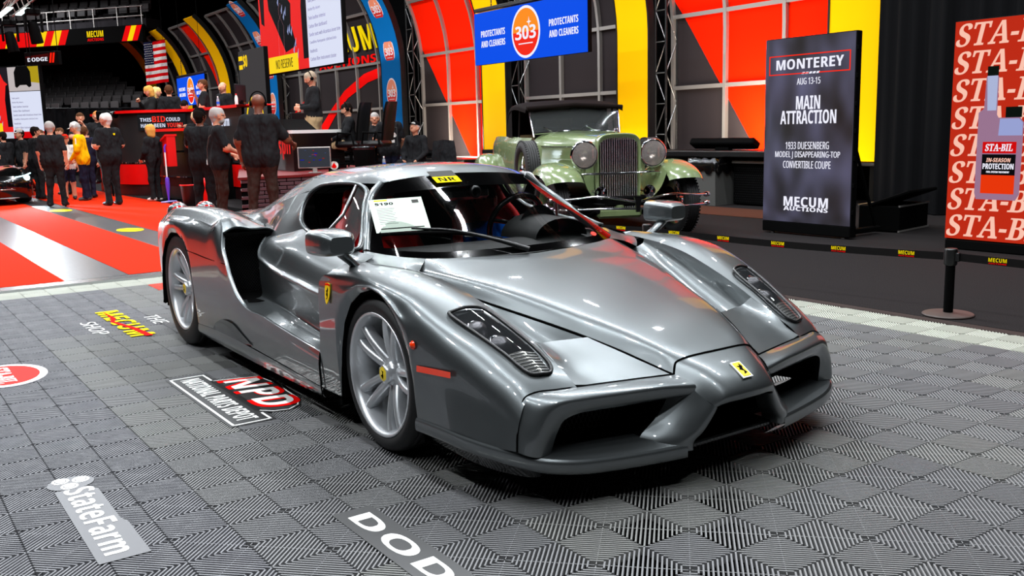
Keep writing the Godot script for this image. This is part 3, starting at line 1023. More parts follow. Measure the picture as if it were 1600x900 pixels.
func car_top(car: Node):
	# windshield: clear middle, black printed border
	var half := patch(WS, 8, 12)   # half[j][i]: j across, i up
	var rows := []
	for i in half[0].size():
		var q := PackedVector3Array()
		for j in range(half.size() - 1, 0, -1):
			var p: Vector3 = half[j][i]
			q.append(Vector3(-p.x, p.y, p.z))
		for j in half.size():
			q.append(half[j][i])
		rows.append(q)
	var nr := rows.size()
	var nc: int = rows[0].size()
	var band := func(i, j):
		var side := mini(j, nc - 2 - j)
		return i < 3 or i > nr - 8 or side < 4 or (side < 7 and i > nr - 11) or (side < 10 and i > nr - 9) or (side < 6 and i < 4)
	for which in 2:
		var st := begin()
		var idx := {}
		for i in nr - 1:
			for j in nc - 1:
				if band.call(i, j) != (which == 1):
					continue
				var q := []
				for d in [[0, 0], [0, 1], [1, 1], [1, 0]]:
					q.append(rows[i + d[0]][j + d[1]])
				var ids := []
				for d in [[0, 0], [0, 1], [1, 1], [1, 0]]:
					var key := Vector2i(i + d[0], j + d[1])
					if not idx.has(key):
						var i0 := maxi(key.x - 1, 0)
						var i1 := mini(key.x + 1, nr - 1)
						var j0 := maxi(key.y - 1, 0)
						var j1 := mini(key.y + 1, nc - 1)
						st.set_normal((rows[i1][key.y] - rows[i0][key.y]).cross(rows[key.x][j1] - rows[key.x][j0]).normalized() * -1.0)
						st.add_vertex(rows[key.x][key.y])
						idx[key] = idx.size()
					ids.append(idx[key])
				for k in [0, 2, 1, 0, 3, 2]:
					st.add_index(ids[k])
		part(car, "windshield" if which == 0 else "windshield_border", st.commit(), M.windshield if which == 0 else M.frit)
	# roof and engine cover, half sections from the centre line to the window edge
	var roof := [
		[V(0, 1.097, -.838), V(.17, 1.092, -.838), V(.31, 1.083, -.841), V(.40, 1.073, -.846), V(.455, 1.062, -.855)],
		[V(0, 1.135, -1.0), V(.18, 1.13, -1.0), V(.33, 1.117, -1.0), V(.45, 1.095, -1.0), V(.535, 1.064, -1.0)],
		[V(0, 1.146, -1.2), V(.18, 1.141, -1.2), V(.33, 1.126, -1.2), V(.46, 1.098, -1.2), V(.565, 1.054, -1.2)],
		[V(0, 1.140, -1.45), V(.18, 1.135, -1.45), V(.32, 1.12, -1.45), V(.45, 1.083, -1.45), V(.565, 1.015, -1.45)],
		[V(0, 1.118, -1.75), V(.17, 1.113, -1.75), V(.31, 1.10, -1.75), V(.43, 1.055, -1.75), V(.545, .968, -1.75)],
		[V(0, 1.065, -2.1), V(.16, 1.06, -2.1), V(.30, 1.045, -2.1), V(.41, .99, -2.1), V(.515, .905, -2.1)],
		[V(0, .965, -2.5), V(.15, .96, -2.5), V(.29, .94, -2.5), V(.38, .89, -2.5), V(.465, .83, -2.5)],
		[V(0, .86, -2.9), V(.14, .855, -2.9), V(.27, .835, -2.9), V(.34, .81, -2.9), V(.42, .79, -2.9)],
		[V(0, .80, -3.2), V(.13, .80, -3.2), V(.25, .79, -3.2), V(.32, .783, -3.2), V(.40, .775, -3.2)],
		[V(0, .775, -3.45), V(.13, .775, -3.45), V(.25, .77, -3.45), V(.32, .765, -3.45), V(.40, .758, -3.45)]]
	centre(car, "roof", turned(patch(roof.slice(0, 5), 6, 6)), M.paint)
	centre(car, "engine_cover", turned(patch(roof.slice(4), 6, 6)), M.paint)
	# flying flank behind the window
	var sail := patch([
		[V(.578, 1.044, -1.27), V(.625, .985, -1.335), V(.680, .905, -1.315), V(.726, .83, -1.17)],
		[V(.565, 1.012, -1.45), V(.62, .935, -1.47), V(.672, .865, -1.46), V(.716, .792, -1.43)],
		[V(.545, .968, -1.75), V(.595, .90, -1.75), V(.648, .83, -1.75), V(.70, .748, -1.75)],
		[V(.515, .905, -2.1), V(.54, .86, -2.1), V(.565, .805, -2.1), V(.59, .748, -2.1)],
		[V(.465, .83, -2.5), V(.48, .81, -2.5), V(.50, .79, -2.5), V(.52, .77, -2.5)],
		[V(.42, .79, -2.9), V(.44, .788, -2.9), V(.46, .787, -2.9), V(.49, .785, -2.9)],
		[V(.40, .758, -3.45), V(.41, .757, -3.45), V(.43, .756, -3.45), V(.45, .755, -3.45)]], 6, 6)
	sides(car, "buttress", sail, M.paint)
	# a-pillar and window surround
	for sg in [-1, 1]:
		var pil := []
		for p in spline([V(.703, .765, -.545), V(.650, .832, -.638), V(.612, .892, -.70), V(.567, .95, -.772), V(.517, 1.005, -.832), V(.446, 1.061, -.862)], 6):
			pil.append(Vector3(sg * p.x, p.y, p.z))
		part(car, "a_pillar", tube(pil, .021, 8), M.paint)
		var sur := []
		for p in spline([V(.738, .778, -.56), V(.742, .79, -.78), V(.74, .814, -1.03), V(.725, .838, -1.17), V(.700, .875, -1.27), V(.66, .94, -1.325), V(.615, 1.005, -1.318), V(.585, 1.04, -1.262), V(.573, 1.054, -1.16), V(.55, 1.062, -1.03), V(.522, 1.055, -.92), V(.512, 1.025, -.868), V(.565, .958, -.795), V(.648, .84, -.66), V(.715, .785, -.565), V(.738, .778, -.56)], 5):
			sur.append(Vector3(sg * (p.x + .006), p.y, p.z))
		part(car, "window_seal", tube(sur, .010, 7), M.black_trim)
		var sur2 := []
		for p in sur:
			sur2.append(p + Vector3(sg * .012, .004, 0))
		part(car, "window_moulding", tube(sur2, .009, 7), M.paint)
		part(car, "window_glass", grid_mesh(patch([
			[Vector3(sg * .740, .785, -.62), Vector3(sg * .65, .86, -.70), Vector3(sg * .52, 1.03, -.89)],
			[Vector3(sg * .745, .80, -.95), Vector3(sg * .66, .92, -.85), Vector3(sg * .535, 1.06, -.93)]], 6, 4)), M.clear)
		part(car, "window_divider", tube([Vector3(sg * .745, .80, -.955), Vector3(sg * .665, .92, -.86), Vector3(sg * .545, 1.058, -.94)], .009, 6), M.steel)
		part(car, "cowl", grid_mesh(patch([
			[Vector3(sg * .55, .747, -.262), Vector3(sg * .62, .755, -.335), Vector3(sg * .68, .765, -.45), Vector3(sg * .715, .775, -.55)],
			[Vector3(sg * .60, .733, -.20), Vector3(sg * .665, .738, -.28), Vector3(sg * .715, .75, -.38), Vector3(sg * .74, .766, -.50)],
			[Vector3(sg * .645, .705, -.16), Vector3(sg * .70, .722, -.22), Vector3(sg * .75, .737, -.30), Vector3(sg * .80, .735, -.44)]], 6, 6), false, sg > 0), M.paint)

func car_tail(car: Node):
	var rear := patch([
		[V(0, .775, -3.45), V(.3, .768, -3.45), V(.5, .757, -3.45), V(.7, .77, -3.45), V(.84, .755, -3.45)],
		[V(0, .74, -3.52), V(.3, .735, -3.52), V(.5, .725, -3.52), V(.7, .73, -3.51), V(.83, .70, -3.50)],
		[V(0, .6, -3.53), V(.3, .6, -3.53), V(.5, .6, -3.525), V(.7, .59, -3.52), V(.86, .56, -3.48)],
		[V(0, .42, -3.52), V(.3, .42, -3.52), V(.5, .42, -3.515), V(.7, .42, -3.50), V(.87, .40, -3.45)],
		[V(0, .30, -3.50), V(.3, .30, -3.50), V(.5, .30, -3.49), V(.7, .30, -3.47), V(.87, .30, -3.44)]], 6, 5)
	centre(car, "rear_panel", turned(rear), M.paint)
	part(car, "diffuser", box_mesh(Vector3(1.5, .18, .3), .02, Vector3(0, .21, -3.34)), M.carbon)
	for sg in [-1, 1]:
		for p in [Vector3(.76, .80, -3.38), Vector3(.55, .79, -3.43)]:
			var lamp := part(car, "tail_lamp", lathe([Vector2(.001, .065), Vector2(.035, .06), Vector2(.06, .04), Vector2(.066, .012), Vector2(.066, -.05)], 24, Transform3D(Basis(Vector3.RIGHT, -1.1), Vector3.ZERO)), M.red_lens, Vector3(sg * p.x, p.y, p.z))
			part(lamp, "lamp_bezel", lathe([Vector2(.066, -.03), Vector2(.074, -.02), Vector2(.074, .0), Vector2(.066, .008)], 24, Transform3D(Basis(Vector3.RIGHT, -1.1), Vector3.ZERO)), M.paint)

func car_cabin(car: Node):
	var dash := patch([
		[V(-.66, .735, -.42), V(-.3, .73, -.27), V(0, .725, -.23), V(.3, .73, -.27), V(.66, .735, -.42)],
		[V(-.66, .765, -.60), V(-.3, .765, -.52), V(0, .765, -.50), V(.3, .765, -.52), V(.66, .765, -.60)],
		[V(-.66, .74, -.70), V(-.3, .74, -.64), V(0, .74, -.62), V(.3, .74, -.64), V(.66, .74, -.70)],
		[V(-.66, .60, -.72), V(-.3, .60, -.66), V(0, .60, -.64), V(.3, .60, -.66), V(.66, .60, -.72)]], 5, 4)
	part(car, "dashboard", grid_mesh(dash), M.dash)
	# instrument hood in front of the wheel (left-hand drive)
	var hood := []
	for k in 13:
		var w := PI * k / 12.0
		var r := PackedVector3Array()
		for z in [-.42, -.52, -.62, -.70]:
			var sz: float = 1.0 + (-.42 - z) * .5
			r.append(Vector3(.36 + cos(w) * .17 * sz, .755 + sin(w) * .10 * sz, z))
		hood.append(r)
	part(car, "instrument_hood", grid_mesh(hood), M.dash)
	part(car, "gauge_face", lathe([Vector2(.001, 0), Vector2(.13, 0), Vector2(.135, .01)], 28, Transform3D(Basis(Vector3.RIGHT, PI / 2), Vector3(.36, .78, -.63))), M.black_gloss)
	var ring := []
	for k in 41:
		var w := TAU * k / 40.0
		ring.append(Vector3(.36 + cos(w) * .175, .80 + sin(w) * .16, -.83 + sin(w) * .06))
	var wheel := part(car, "steering_wheel", tube(ring, .016, 8, false), M.carbon)
	for a in [0.2, PI - .2, -PI / 2]:
		part(wheel, "spoke", tube([Vector3(.36, .80, -.80), Vector3(.36 + cos(a) * .17, .80 + sin(a) * .155, -.83 + sin(a) * .06)], .014, 6), M.carbon)
	part(wheel, "horn_pad", box_mesh(Vector3(.10, .09, .04), .012, Vector3(.36, .80, -.80)), M.carbon)
	for sg in [-1, 1]:
		var seat := Node3D.new()
		seat.name = "seat"
		car.add_child(seat, true)
		seat.position = Vector3(sg * .36, 0, 0)
		var rows := []
		for k in 8:
			var t := k / 7.0
			var y := .42 + .57 * t
			var z := -1.02 - .24 * t
			var w := lerp_table([[1.0, .105], [.85, .14], [.7, .20], [.45, .24], [0.0, .235]], t)
			var rr := []
			for a in 9:
				var q := a / 8.0 * 2.0 - 1.0
				rr.append(Vector3(q * w, y, z + absf(q) * absf(q) * .075 * (1.0 - .3 * t)))
			rows.append(rr)
		var sb := part(seat, "backrest", grid_mesh(patch(rows, 3, 3)), M.red_leather)
		var back := []
		for r in rows:
			var q := []
			for p in r:
				q.append(Vector3(p.x * 1.04, p.y + .005, p.z * 1.0 - .05 + absf(p.x) * .12))
			back.append(q)
		part(sb, "seat_shell", grid_mesh(patch(back, 3, 3)), M.red_leather)
		var edge := []
		for k in 8:
			edge.append(rows[k][0])
		for k in range(1, 8):
			edge.append(rows[7][k])
		for k in 8:
			edge.append(rows[7 - k][8])
		part(sb, "bolster", tube(Array(spline(edge, 3)), .03, 8), M.red_leather)
		part(seat, "cushion", box_mesh(Vector3(.46, .14, .52), .05, Vector3(0, .36, -.85), Basis(Vector3.RIGHT, -.12)), M.red_leather)
	part(car, "cabin_bulkhead", box_mesh(Vector3(1.1, .55, .03), 0, Vector3(0, .72, -1.40), Basis(Vector3.RIGHT, -.25)), M.black)
	part(car, "cabin_floor", box_mesh(Vector3(1.4, .02, 1.1), 0, Vector3(0, .26, -.9)), M.black)
	part(car, "tunnel", box_mesh(Vector3(.2, .2, .9), .04, Vector3(0, .36, -.95)), M.carbon)
	for sg in [-1, 1]:
		part(car, "door_card", box_mesh(Vector3(.03, .40, .95), .01, Vector3(sg * .71, .56, -.98)), M.dark_red)
	# headliner keeps the roof's underside dark
	var hl := patch([
		[V(-.43, 1.045, -.86), V(-.2, 1.07, -.85), V(0, 1.075, -.85), V(.2, 1.07, -.85), V(.43, 1.045, -.86)],
		[V(-.53, 1.03, -1.2), V(-.25, 1.10, -1.2), V(0, 1.115, -1.2), V(.25, 1.10, -1.2), V(.53, 1.03, -1.2)],
		[V(-.53, .97, -1.5), V(-.25, 1.08, -1.5), V(0, 1.10, -1.5), V(.25, 1.08, -1.5), V(.53, .97, -1.5)]], 4, 4)
	part(car, "headliner", grid_mesh(hl), M.black_cloth)
	var mir := part(car, "rear_view_mirror", box_mesh(Vector3(.25, .06, .03), .02, Vector3(0, .99, -.745)), M.black_gloss)
	part(mir, "mirror_stem", tube([Vector3(0, 1.0, -.74), Vector3(0, 1.05, -.76)], .012, 6), M.black)
	part(mir, "sensor_ring", lathe([Vector2(.022, 0), Vector2(.032, 0), Vector2(.032, .02), Vector2(.022, .02)], 20, Transform3D(Basis(Vector3.RIGHT, PI / 2), Vector3(0.02, 1.0, -.72))), M.black_trim)

func car_wheel(car: Node, sg: int, z: float):
	var front := z > -1.0
	var R := .327 if front else .362
	var w := .245 if front else .33
	var out := .952 if front else .99
	var hub := Node3D.new()
	hub.name = "wheel"
	car.add_child(hub, true)
	hub.position = Vector3(sg * (out - w * .5), R, z)
	hub.rotation = Vector3(0, 0, -sg * PI / 2)   # local y points outwards
	var h := w * .5
	var tp := [Vector2(.252, -h + .03), Vector2(.262, -h + .006), Vector2(.285, -h), Vector2(R - .03, -h + .004), Vector2(R - .010, -h + .018), Vector2(R - .002, -h + .04)]
	for k in 5:
		var y := -h + .06 + (w - .12) * k / 4.0
		tp.append_array([Vector2(R, y - .012), Vector2(R, y + .006), Vector2(R - .007, y + .008), Vector2(R - .007, y + .012)])
	tp.append_array([Vector2(R - .002, h - .04), Vector2(R - .010, h - .018), Vector2(R - .03, h - .004), Vector2(.285, h), Vector2(.262, h - .006), Vector2(.252, h - .03)])
	part(hub, "tyre", lathe(tp, 56), M.rubber)
	var rp := [Vector2(.252, -h + .03), Vector2(.235, -h + .05), Vector2(.225, 0.0), Vector2(.230, h - .07), Vector2(.238, h - .03), Vector2(.244, h - .014), Vector2(.254, h - .004), Vector2(.262, h - .003), Vector2(.263, h - .012)]
	var rim := part(hub, "rim", lathe(rp, 56), M.rim)
	part(hub, "brake_disc", lathe([Vector2(.08, h - .13), Vector2(.19, h - .13), Vector2(.19, h - .16), Vector2(.08, h - .16)], 40), M.disc)
	part(hub, "brake_drum_cover", lathe([Vector2(.001, h - .17), Vector2(.222, h - .175)], 32), M.liner)
	var turn := .30 if front else 1.05
	part(hub, "caliper", box_mesh(Vector3(.07, .08, .16), .015, Vector3(.15, h - .14, 0), Basis.IDENTITY), M.caliper)
	var dish := h - .016
	for k in 5:
		var a := TAU * k / 5.0 + turn
		var st := begin()
		for q in [-1, 1]:
			# each spoke is a pair of tapered bars that part towards the rim
			var rows := []
			for t in 7:
				var u := t / 6.0
				var r := lerpf(.05, .247, u)
				var mid: float = q * lerpf(.012, .043, pow(u, .8))
				var hw := lerpf(.020, .0155, u) + (.006 if t == 6 else 0.0)
				var top := dish - .048 * pow(1.0 - u, 1.6) - .004 - .01 * u * u
				var dep := lerpf(.055, .04, u)
				var ring := PackedVector3Array()
				for e in [[-1, -1.0], [-1.0, -.25], [-.8, 0.0], [-.15, .012], [.15, .012], [.8, 0.0], [1.0, -.25], [1, -1.0]]:
					var lx: float = mid + e[0] * hw
					var ly: float = top + (e[1] * dep if e[1] <= 0 else e[1] * .4)
					ring.append(Vector3(cos(a) * r - sin(a) * lx, ly, sin(a) * r + cos(a) * lx))
				rows.append(ring)
			grid_into(st, rows)
		part(rim, "spoke", st.commit(), M.rim)
	part(rim, "hub_flange", lathe([Vector2(.078, h - .11), Vector2(.075, dish - .062), Vector2(.062, dish - .05), Vector2(.046, dish - .046), Vector2(.044, dish - .03)], 30), M.rim)
	var nut := lathe([Vector2(.047, dish - .05), Vector2(.047, dish - .026), Vector2(.040, dish - .014), Vector2(.034, dish - .012), Vector2(.034, dish - .015)], 6)
	var cn := part(rim, "centre_nut", nut, M.rim)
	part(rim, "wheel_cap", lathe([Vector2(.001, dish - .010), Vector2(.028, dish - .011), Vector2(.034, dish - .015)], 24), M.yellow_badge, Vector3.ZERO, "yellow wheel cap")
	part(rim, "cap_horse", slab([Vector2(-.006, -.016), Vector2(.002, -.006), Vector2(-.004, .004), Vector2(-.012, .008), Vector2(-.004, .012), Vector2(.004, .02), Vector2(.008, .008), Vector2(.006, -.004), Vector2(.01, -.014), Vector2(.002, -.012)], 0, .001, Transform3D(Basis(Vector3(0, 0, 1), Vector3(sg, 0, 0), Vector3(0, 1, 0)), Vector3(0, dish - .010, 0))), M.ink)
	part(rim, "valve", tube([Vector3(.22, dish - .03, .03), Vector3(.20, dish - .015, .03)], .004, 6), M.rim)

func car_details(car: Node):
	for sg in [-1, 1]:
		var f := func(p): return Vector3(p.x * sg, p.y, p.z)
		# head lamp: bezel, dark bowl, projectors, indicator and cover glass
		var top := [V(.836, .634, .405), V(.770, .643, .425), V(.703, .634, .443)]
		var hl := Node3D.new()
		hl.name = "head_lamp"
		car.add_child(hl, true)
		var lens := patch([
			[V(.836, .634, .405), V(.772, .648, .422), V(.703, .636, .443)],
			[V(.806, .572, .56), V(.743, .585, .575), V(.672, .575, .585)],
			[V(.775, .517, .685), V(.722, .527, .70), V(.657, .516, .715)],
			[V(.742, .458, .80), V(.705, .462, .812), V(.662, .458, .815)]], 7, 6)
		var lens_m: Array = lens if sg > 0 else flip_x(lens)
		part(hl, "cover_glass", grid_mesh(lens_m), M.lamp_glass)
		var bez := []
		for p in spline([V(.838, .634, .405), V(.772, .648, .418), V(.712, .642, .437), V(.692, .625, .475), V(.672, .578, .585), V(.655, .516, .72), V(.655, .470, .80), V(.672, .455, .82), V(.705, .456, .818), V(.745, .458, .798), V(.779, .516, .685), V(.812, .572, .56), V(.840, .622, .435), V(.838, .634, .405)], 4):
			bez.append(f.call(p + V(0, .001, 0)))
		part(hl, "bezel", tube(bez, .0075, 6), M.black_trim)
		var bowl := patch([
			[V(.836, .630, .405), V(.772, .640, .422), V(.703, .632, .443)],
			[V(.815, .545, .43), V(.76, .54, .44), V(.71, .545, .46)],
			[V(.795, .475, .56), V(.74, .47, .57), V(.68, .475, .58)],
			[V(.765, .425, .685), V(.72, .42, .69), V(.665, .425, .70)],
			[V(.742, .452, .80), V(.705, .455, .808), V(.664, .452, .808)]], 5, 4)
		part(hl, "bowl", grid_mesh(bowl if sg > 0 else flip_x(bowl)), mat(Color(.16, .165, .17), .3, .5))
		for q in [[V(.775, .565, .50), .042], [V(.735, .515, .595), .046]]:
			var pj := part(hl, "projector", lathe([Vector2(.001, .045), Vector2(q[1] * .6, .038), Vector2(q[1], .01), Vector2(q[1] * 1.12, 0), Vector2(q[1] * 1.12, -.06)], 24, Transform3D(Basis(Vector3.RIGHT, .95), f.call(q[0]))), M.disc)
			part(pj, "projector_ring", lathe([Vector2(q[1], .012), Vector2(q[1] * 1.18, .008), Vector2(q[1] * 1.18, -.01)], 24, Transform3D(Basis(Vector3.RIGHT, .95), f.call(q[0]))), M.chrome)
		var ind := patch([
			[V(.770, .511, .69), V(.72, .519, .70), V(.664, .509, .715)],
			[V(.742, .455, .795), V(.705, .459, .805), V(.665, .455, .81)]], 7, 5)
		part(hl, "indicator_lens", grid_mesh(ind if sg > 0 else flip_x(ind)), mat(Color(.42, .42, .40), .25, .7))
		var st := begin()
		for a in 7:
			var t := (a + .5) / 7.0
			var p0 := V(.770, .5135, .69).lerp(V(.742, .458, .795), t)
			var p2 := V(.664, .5115, .715).lerp(V(.665, .458, .81), t)
			tube_into(st, [f.call(p0), f.call((p0 + p2) * .5 + V(0, .006, .002)), f.call(p2)], .0022, 5, false)
		part(hl, "lens_ribs", st.commit(), M.steel)
		# side indicator and marker
		part(car, "side_repeater", lathe([Vector2(.001, .012), Vector2(.012, .009), Vector2(.018, 0)], 18, Transform3D(Basis(Vector3.BACK, -sg * PI / 2), Vector3(sg * .962, .515, .338))), M.amber, Vector3.ZERO, "small round amber lamp")
		part(car, "side_marker", grid_mesh(patch([[f.call(V(.962, .440, .36)), f.call(V(.951, .446, .46)), f.call(V(.936, .450, .565))], [f.call(V(.963, .416, .36)), f.call(V(.952, .422, .46)), f.call(V(.937, .427, .565))]], 4, 3)), M.amber, Vector3.ZERO, "long amber marker lamp")
		# door mirror on its stalk
		var mi := Node3D.new()
		mi.name = "door_mirror"
		car.add_child(mi, true)
		mi.position = Vector3(sg * .985, .847, -.30)
		var rows := []
		for k in 9:
			var t := k / 8.0
			var z := lerpf(-.085, .10, t)
			var sc := lerp_table([[1.0, .62], [.93, .80], [.78, .93], [.5, 1.0], [.2, 1.02], [0.0, 1.0]], t)
			var ring := []
			for a in 17:
				var w := TAU * a / 16.0
				var cx := signf(cos(w)) * pow(absf(cos(w)), .42)
				var cy := signf(sin(w)) * pow(absf(sin(w)), .5)
				ring.append(Vector3(cx * .084 * sc, cy * (.060 if cy > 0 else .050) * sc + .004, z))
			rows.append(ring)
		var shell := patch(rows, 2, 2)
		part(mi, "housing", grid_mesh(shell, false, true), M.paint)
		var face := []
		for a in 16:
			face.append(rows[8][a])
		var cap := begin()
		poly_into(cap, face)
		part(mi, "housing_front", cap.commit(), M.paint)
		var gl := begin()
		var gf := []
		for a in 16:
			gf.append(rows[0][a] * .94 + Vector3(0, 0, .002))
		poly_into(gl, gf)
		part(mi, "mirror_glass", gl.commit(), M.chrome)
		var stalk := []
		for p in spline([Vector3(-sg * .03, -.035, .015), Vector3(-sg * .075, -.075, .01), Vector3(-sg * .115, -.11, -.005), Vector3(-sg * .14, -.128, -.015)], 4):
			stalk.append(p)
		part(mi, "stalk", tube(stalk, [.034, .033, .032, .031, .030, .029, .029, .03, .032, .034, .038, .042, .046], 12, true, .6), M.paint)
		# shield badge behind the front wheel
		var out := []
		for p in [[-.030, .055], [.0, .060], [.030, .055], [.034, .02], [.028, -.02], [.014, -.05], [0, -.062], [-.014, -.05], [-.028, -.02], [-.034, .02]]:
			out.append(Vector2(p[0], p[1]) * .78)
		var bx := Transform3D(Basis(Vector3(0, 0, -sg), Vector3(0, 1, 0), Vector3(sg, 0, 0)) * Basis(Vector3.RIGHT, -.12), Vector3(sg * .9865, .628, -.366))
		var bs := bx * Transform3D(Basis.IDENTITY.scaled(Vector3(.78, .78, 1)), Vector3.ZERO)
		var sh := part(car, "shield_badge", slab(out, 0, .004, bx), M.yellow_badge, Vector3.ZERO, "yellow shield badge")
		part(sh, "shield_horse", slab([Vector2(-.006, -.035), Vector2(.004, -.02), Vector2(-.010, -.008), Vector2(-.004, .006), Vector2(-.014, .014), Vector2(-.002, .018), Vector2(.002, .034), Vector2(.012, .022), Vector2(.006, .006), Vector2(.012, -.008), Vector2(.008, -.03)], .004, .005, bs), M.ink)
		part(sh, "shield_stripe", slab([Vector2(-.030, .052), Vector2(0, .057), Vector2(.030, .052), Vector2(.031, .042), Vector2(0, .047), Vector2(-.031, .042)], .004, .005, bs), M.red_flat)
	# nose badge
	var nb := Transform3D(Basis(Vector3(1, 0, 0), Vector3(0, .53, -.85), Vector3(0, .85, .53)), Vector3(0, .4085, 1.112))
	var badge := part(car, "nose_badge", slab(rect(-.026, -.041, .026, .041), 0, .004, nb), M.white, Vector3.ZERO, "rectangular yellow nose badge in a white frame")  # frame is plain white, not metal
	part(badge, "badge_plate", slab(rect(-.020, -.035, .020, .035), .004, .0055, nb), M.yellow_badge)
	part(badge, "badge_horse", slab([Vector2(-.006, -.025), Vector2(.004, -.01), Vector2(-.012, .0), Vector2(-.004, .008), Vector2(-.012, .018), Vector2(.002, .016), Vector2(.006, .028), Vector2(.014, .014), Vector2(.006, .0), Vector2(.012, -.02)], .0055, .0065, nb), M.ink)
	# wiper: one long arm with twin blades lying across the glass base
	var wb := []
	for p in spline([Vector3(-.04, .752, -.165), Vector3(-.16, .80, -.245), Vector3(-.33, .85, -.37), Vector3(-.50, .868, -.47)], 6):
		wb.append(p)
	var wip := part(car, "wiper_arm", tube(wb, [.016, .015, .014, .013, .012, .011, .011, .010, .010, .009, .009, .008, .008, .007, .007, .006, .006, .006, .006], 6), M.black_trim)
	var bl := []
	for p in spline([Vector3(-.12, .80, -.27), Vector3(-.30, .836, -.355), Vector3(-.50, .845, -.46), Vector3(-.615, .84, -.56)], 5):
		bl.append(p)
	part(wip, "wiper_blade", tube(bl, .009, 6), M.black)

# ---------------------------------------------------------------- the hall, floor and stage wall
func wall_box(called: String, s: Vector3, c: Vector3, m: Material) -> MeshInstance3D:
	var o := MeshInstance3D.new()
	o.mesh = box_mesh(s)
	o.material_override = m
	o.position = c
	struct(o, called)
	return o

func build_shell():
	wall_box("wall_right", Vector3(.3, 14, 90), Vector3(14.2, 7, -32), M.curtain)
	wall_box("wall_left", Vector3(.3, 14, 90), Vector3(-15, 7, -32), M.curtain)
	wall_box("wall_back", Vector3(32, 14, .3), Vector3(0, 7, -74), M.curtain)
	wall_box("wall_front", Vector3(32, 14, .3), Vector3(0, 7, 12.0), M.curtain)
	wall_box("ceiling", Vector3(32, .3, 90), Vector3(0, 14.1, -32), M.curtain)

const TX := -4.114      # a tile joint
const TZ := -5.849      # joint behind the white border row

func tile_mesh() -> ArrayMesh:
	# one 40 cm click tile: four squares of slanted ribs, crossing at right angles from square to square
	var st := begin()
	var S := .1995
	for qx in 2:
		for qz in 2:
			var cx := -.1 + .2 * qx
			var cz_ := -.1 + .2 * qz
			var d := Vector3(1, 0, -1).normalized() if qx == qz else Vector3(1, 0, 1).normalized()
			var e := Vector3(d.z, 0, -d.x)
			var half := S * .70711
			for k in range(-9, 10):
				var t := k * .0145
				var hl := half - absf(t) - .003
				if hl < .008:
					continue
				var c := Vector3(cx, 0, cz_) + e * t
				var w := .0028
				var a0 := c - d * hl
				var a1 := c + d * hl
				var up := Vector3(0, -.001, 0)
				var dn := Vector3(0, -.030, 0)
				poly_into(st, [a0 - e * w + up, a1 - e * w + up, a1 + e * w + up, a0 + e * w + up], Vector3.UP)
				for s in [-1, 1]:
					poly_into(st, [a0 + e * w * s + up, a1 + e * w * s + up, a1 + e * w * s + dn, a0 + e * w * s + dn], e * s)
				poly_into(st, [a0 - e * w + up, a0 + e * w + up, a0 + e * w + dn, a0 - e * w + dn], -d)
			# cross support
			var m0 := Vector3(cx, -.0035, cz_) - e * (half - .004)
			var m1 := Vector3(cx, -.0035, cz_) + e * (half - .004)
			poly_into(st, [m0 - d * .0015, m1 - d * .0015, m1 + d * .0015, m0 + d * .0015], Vector3.UP)
	return st.commit()

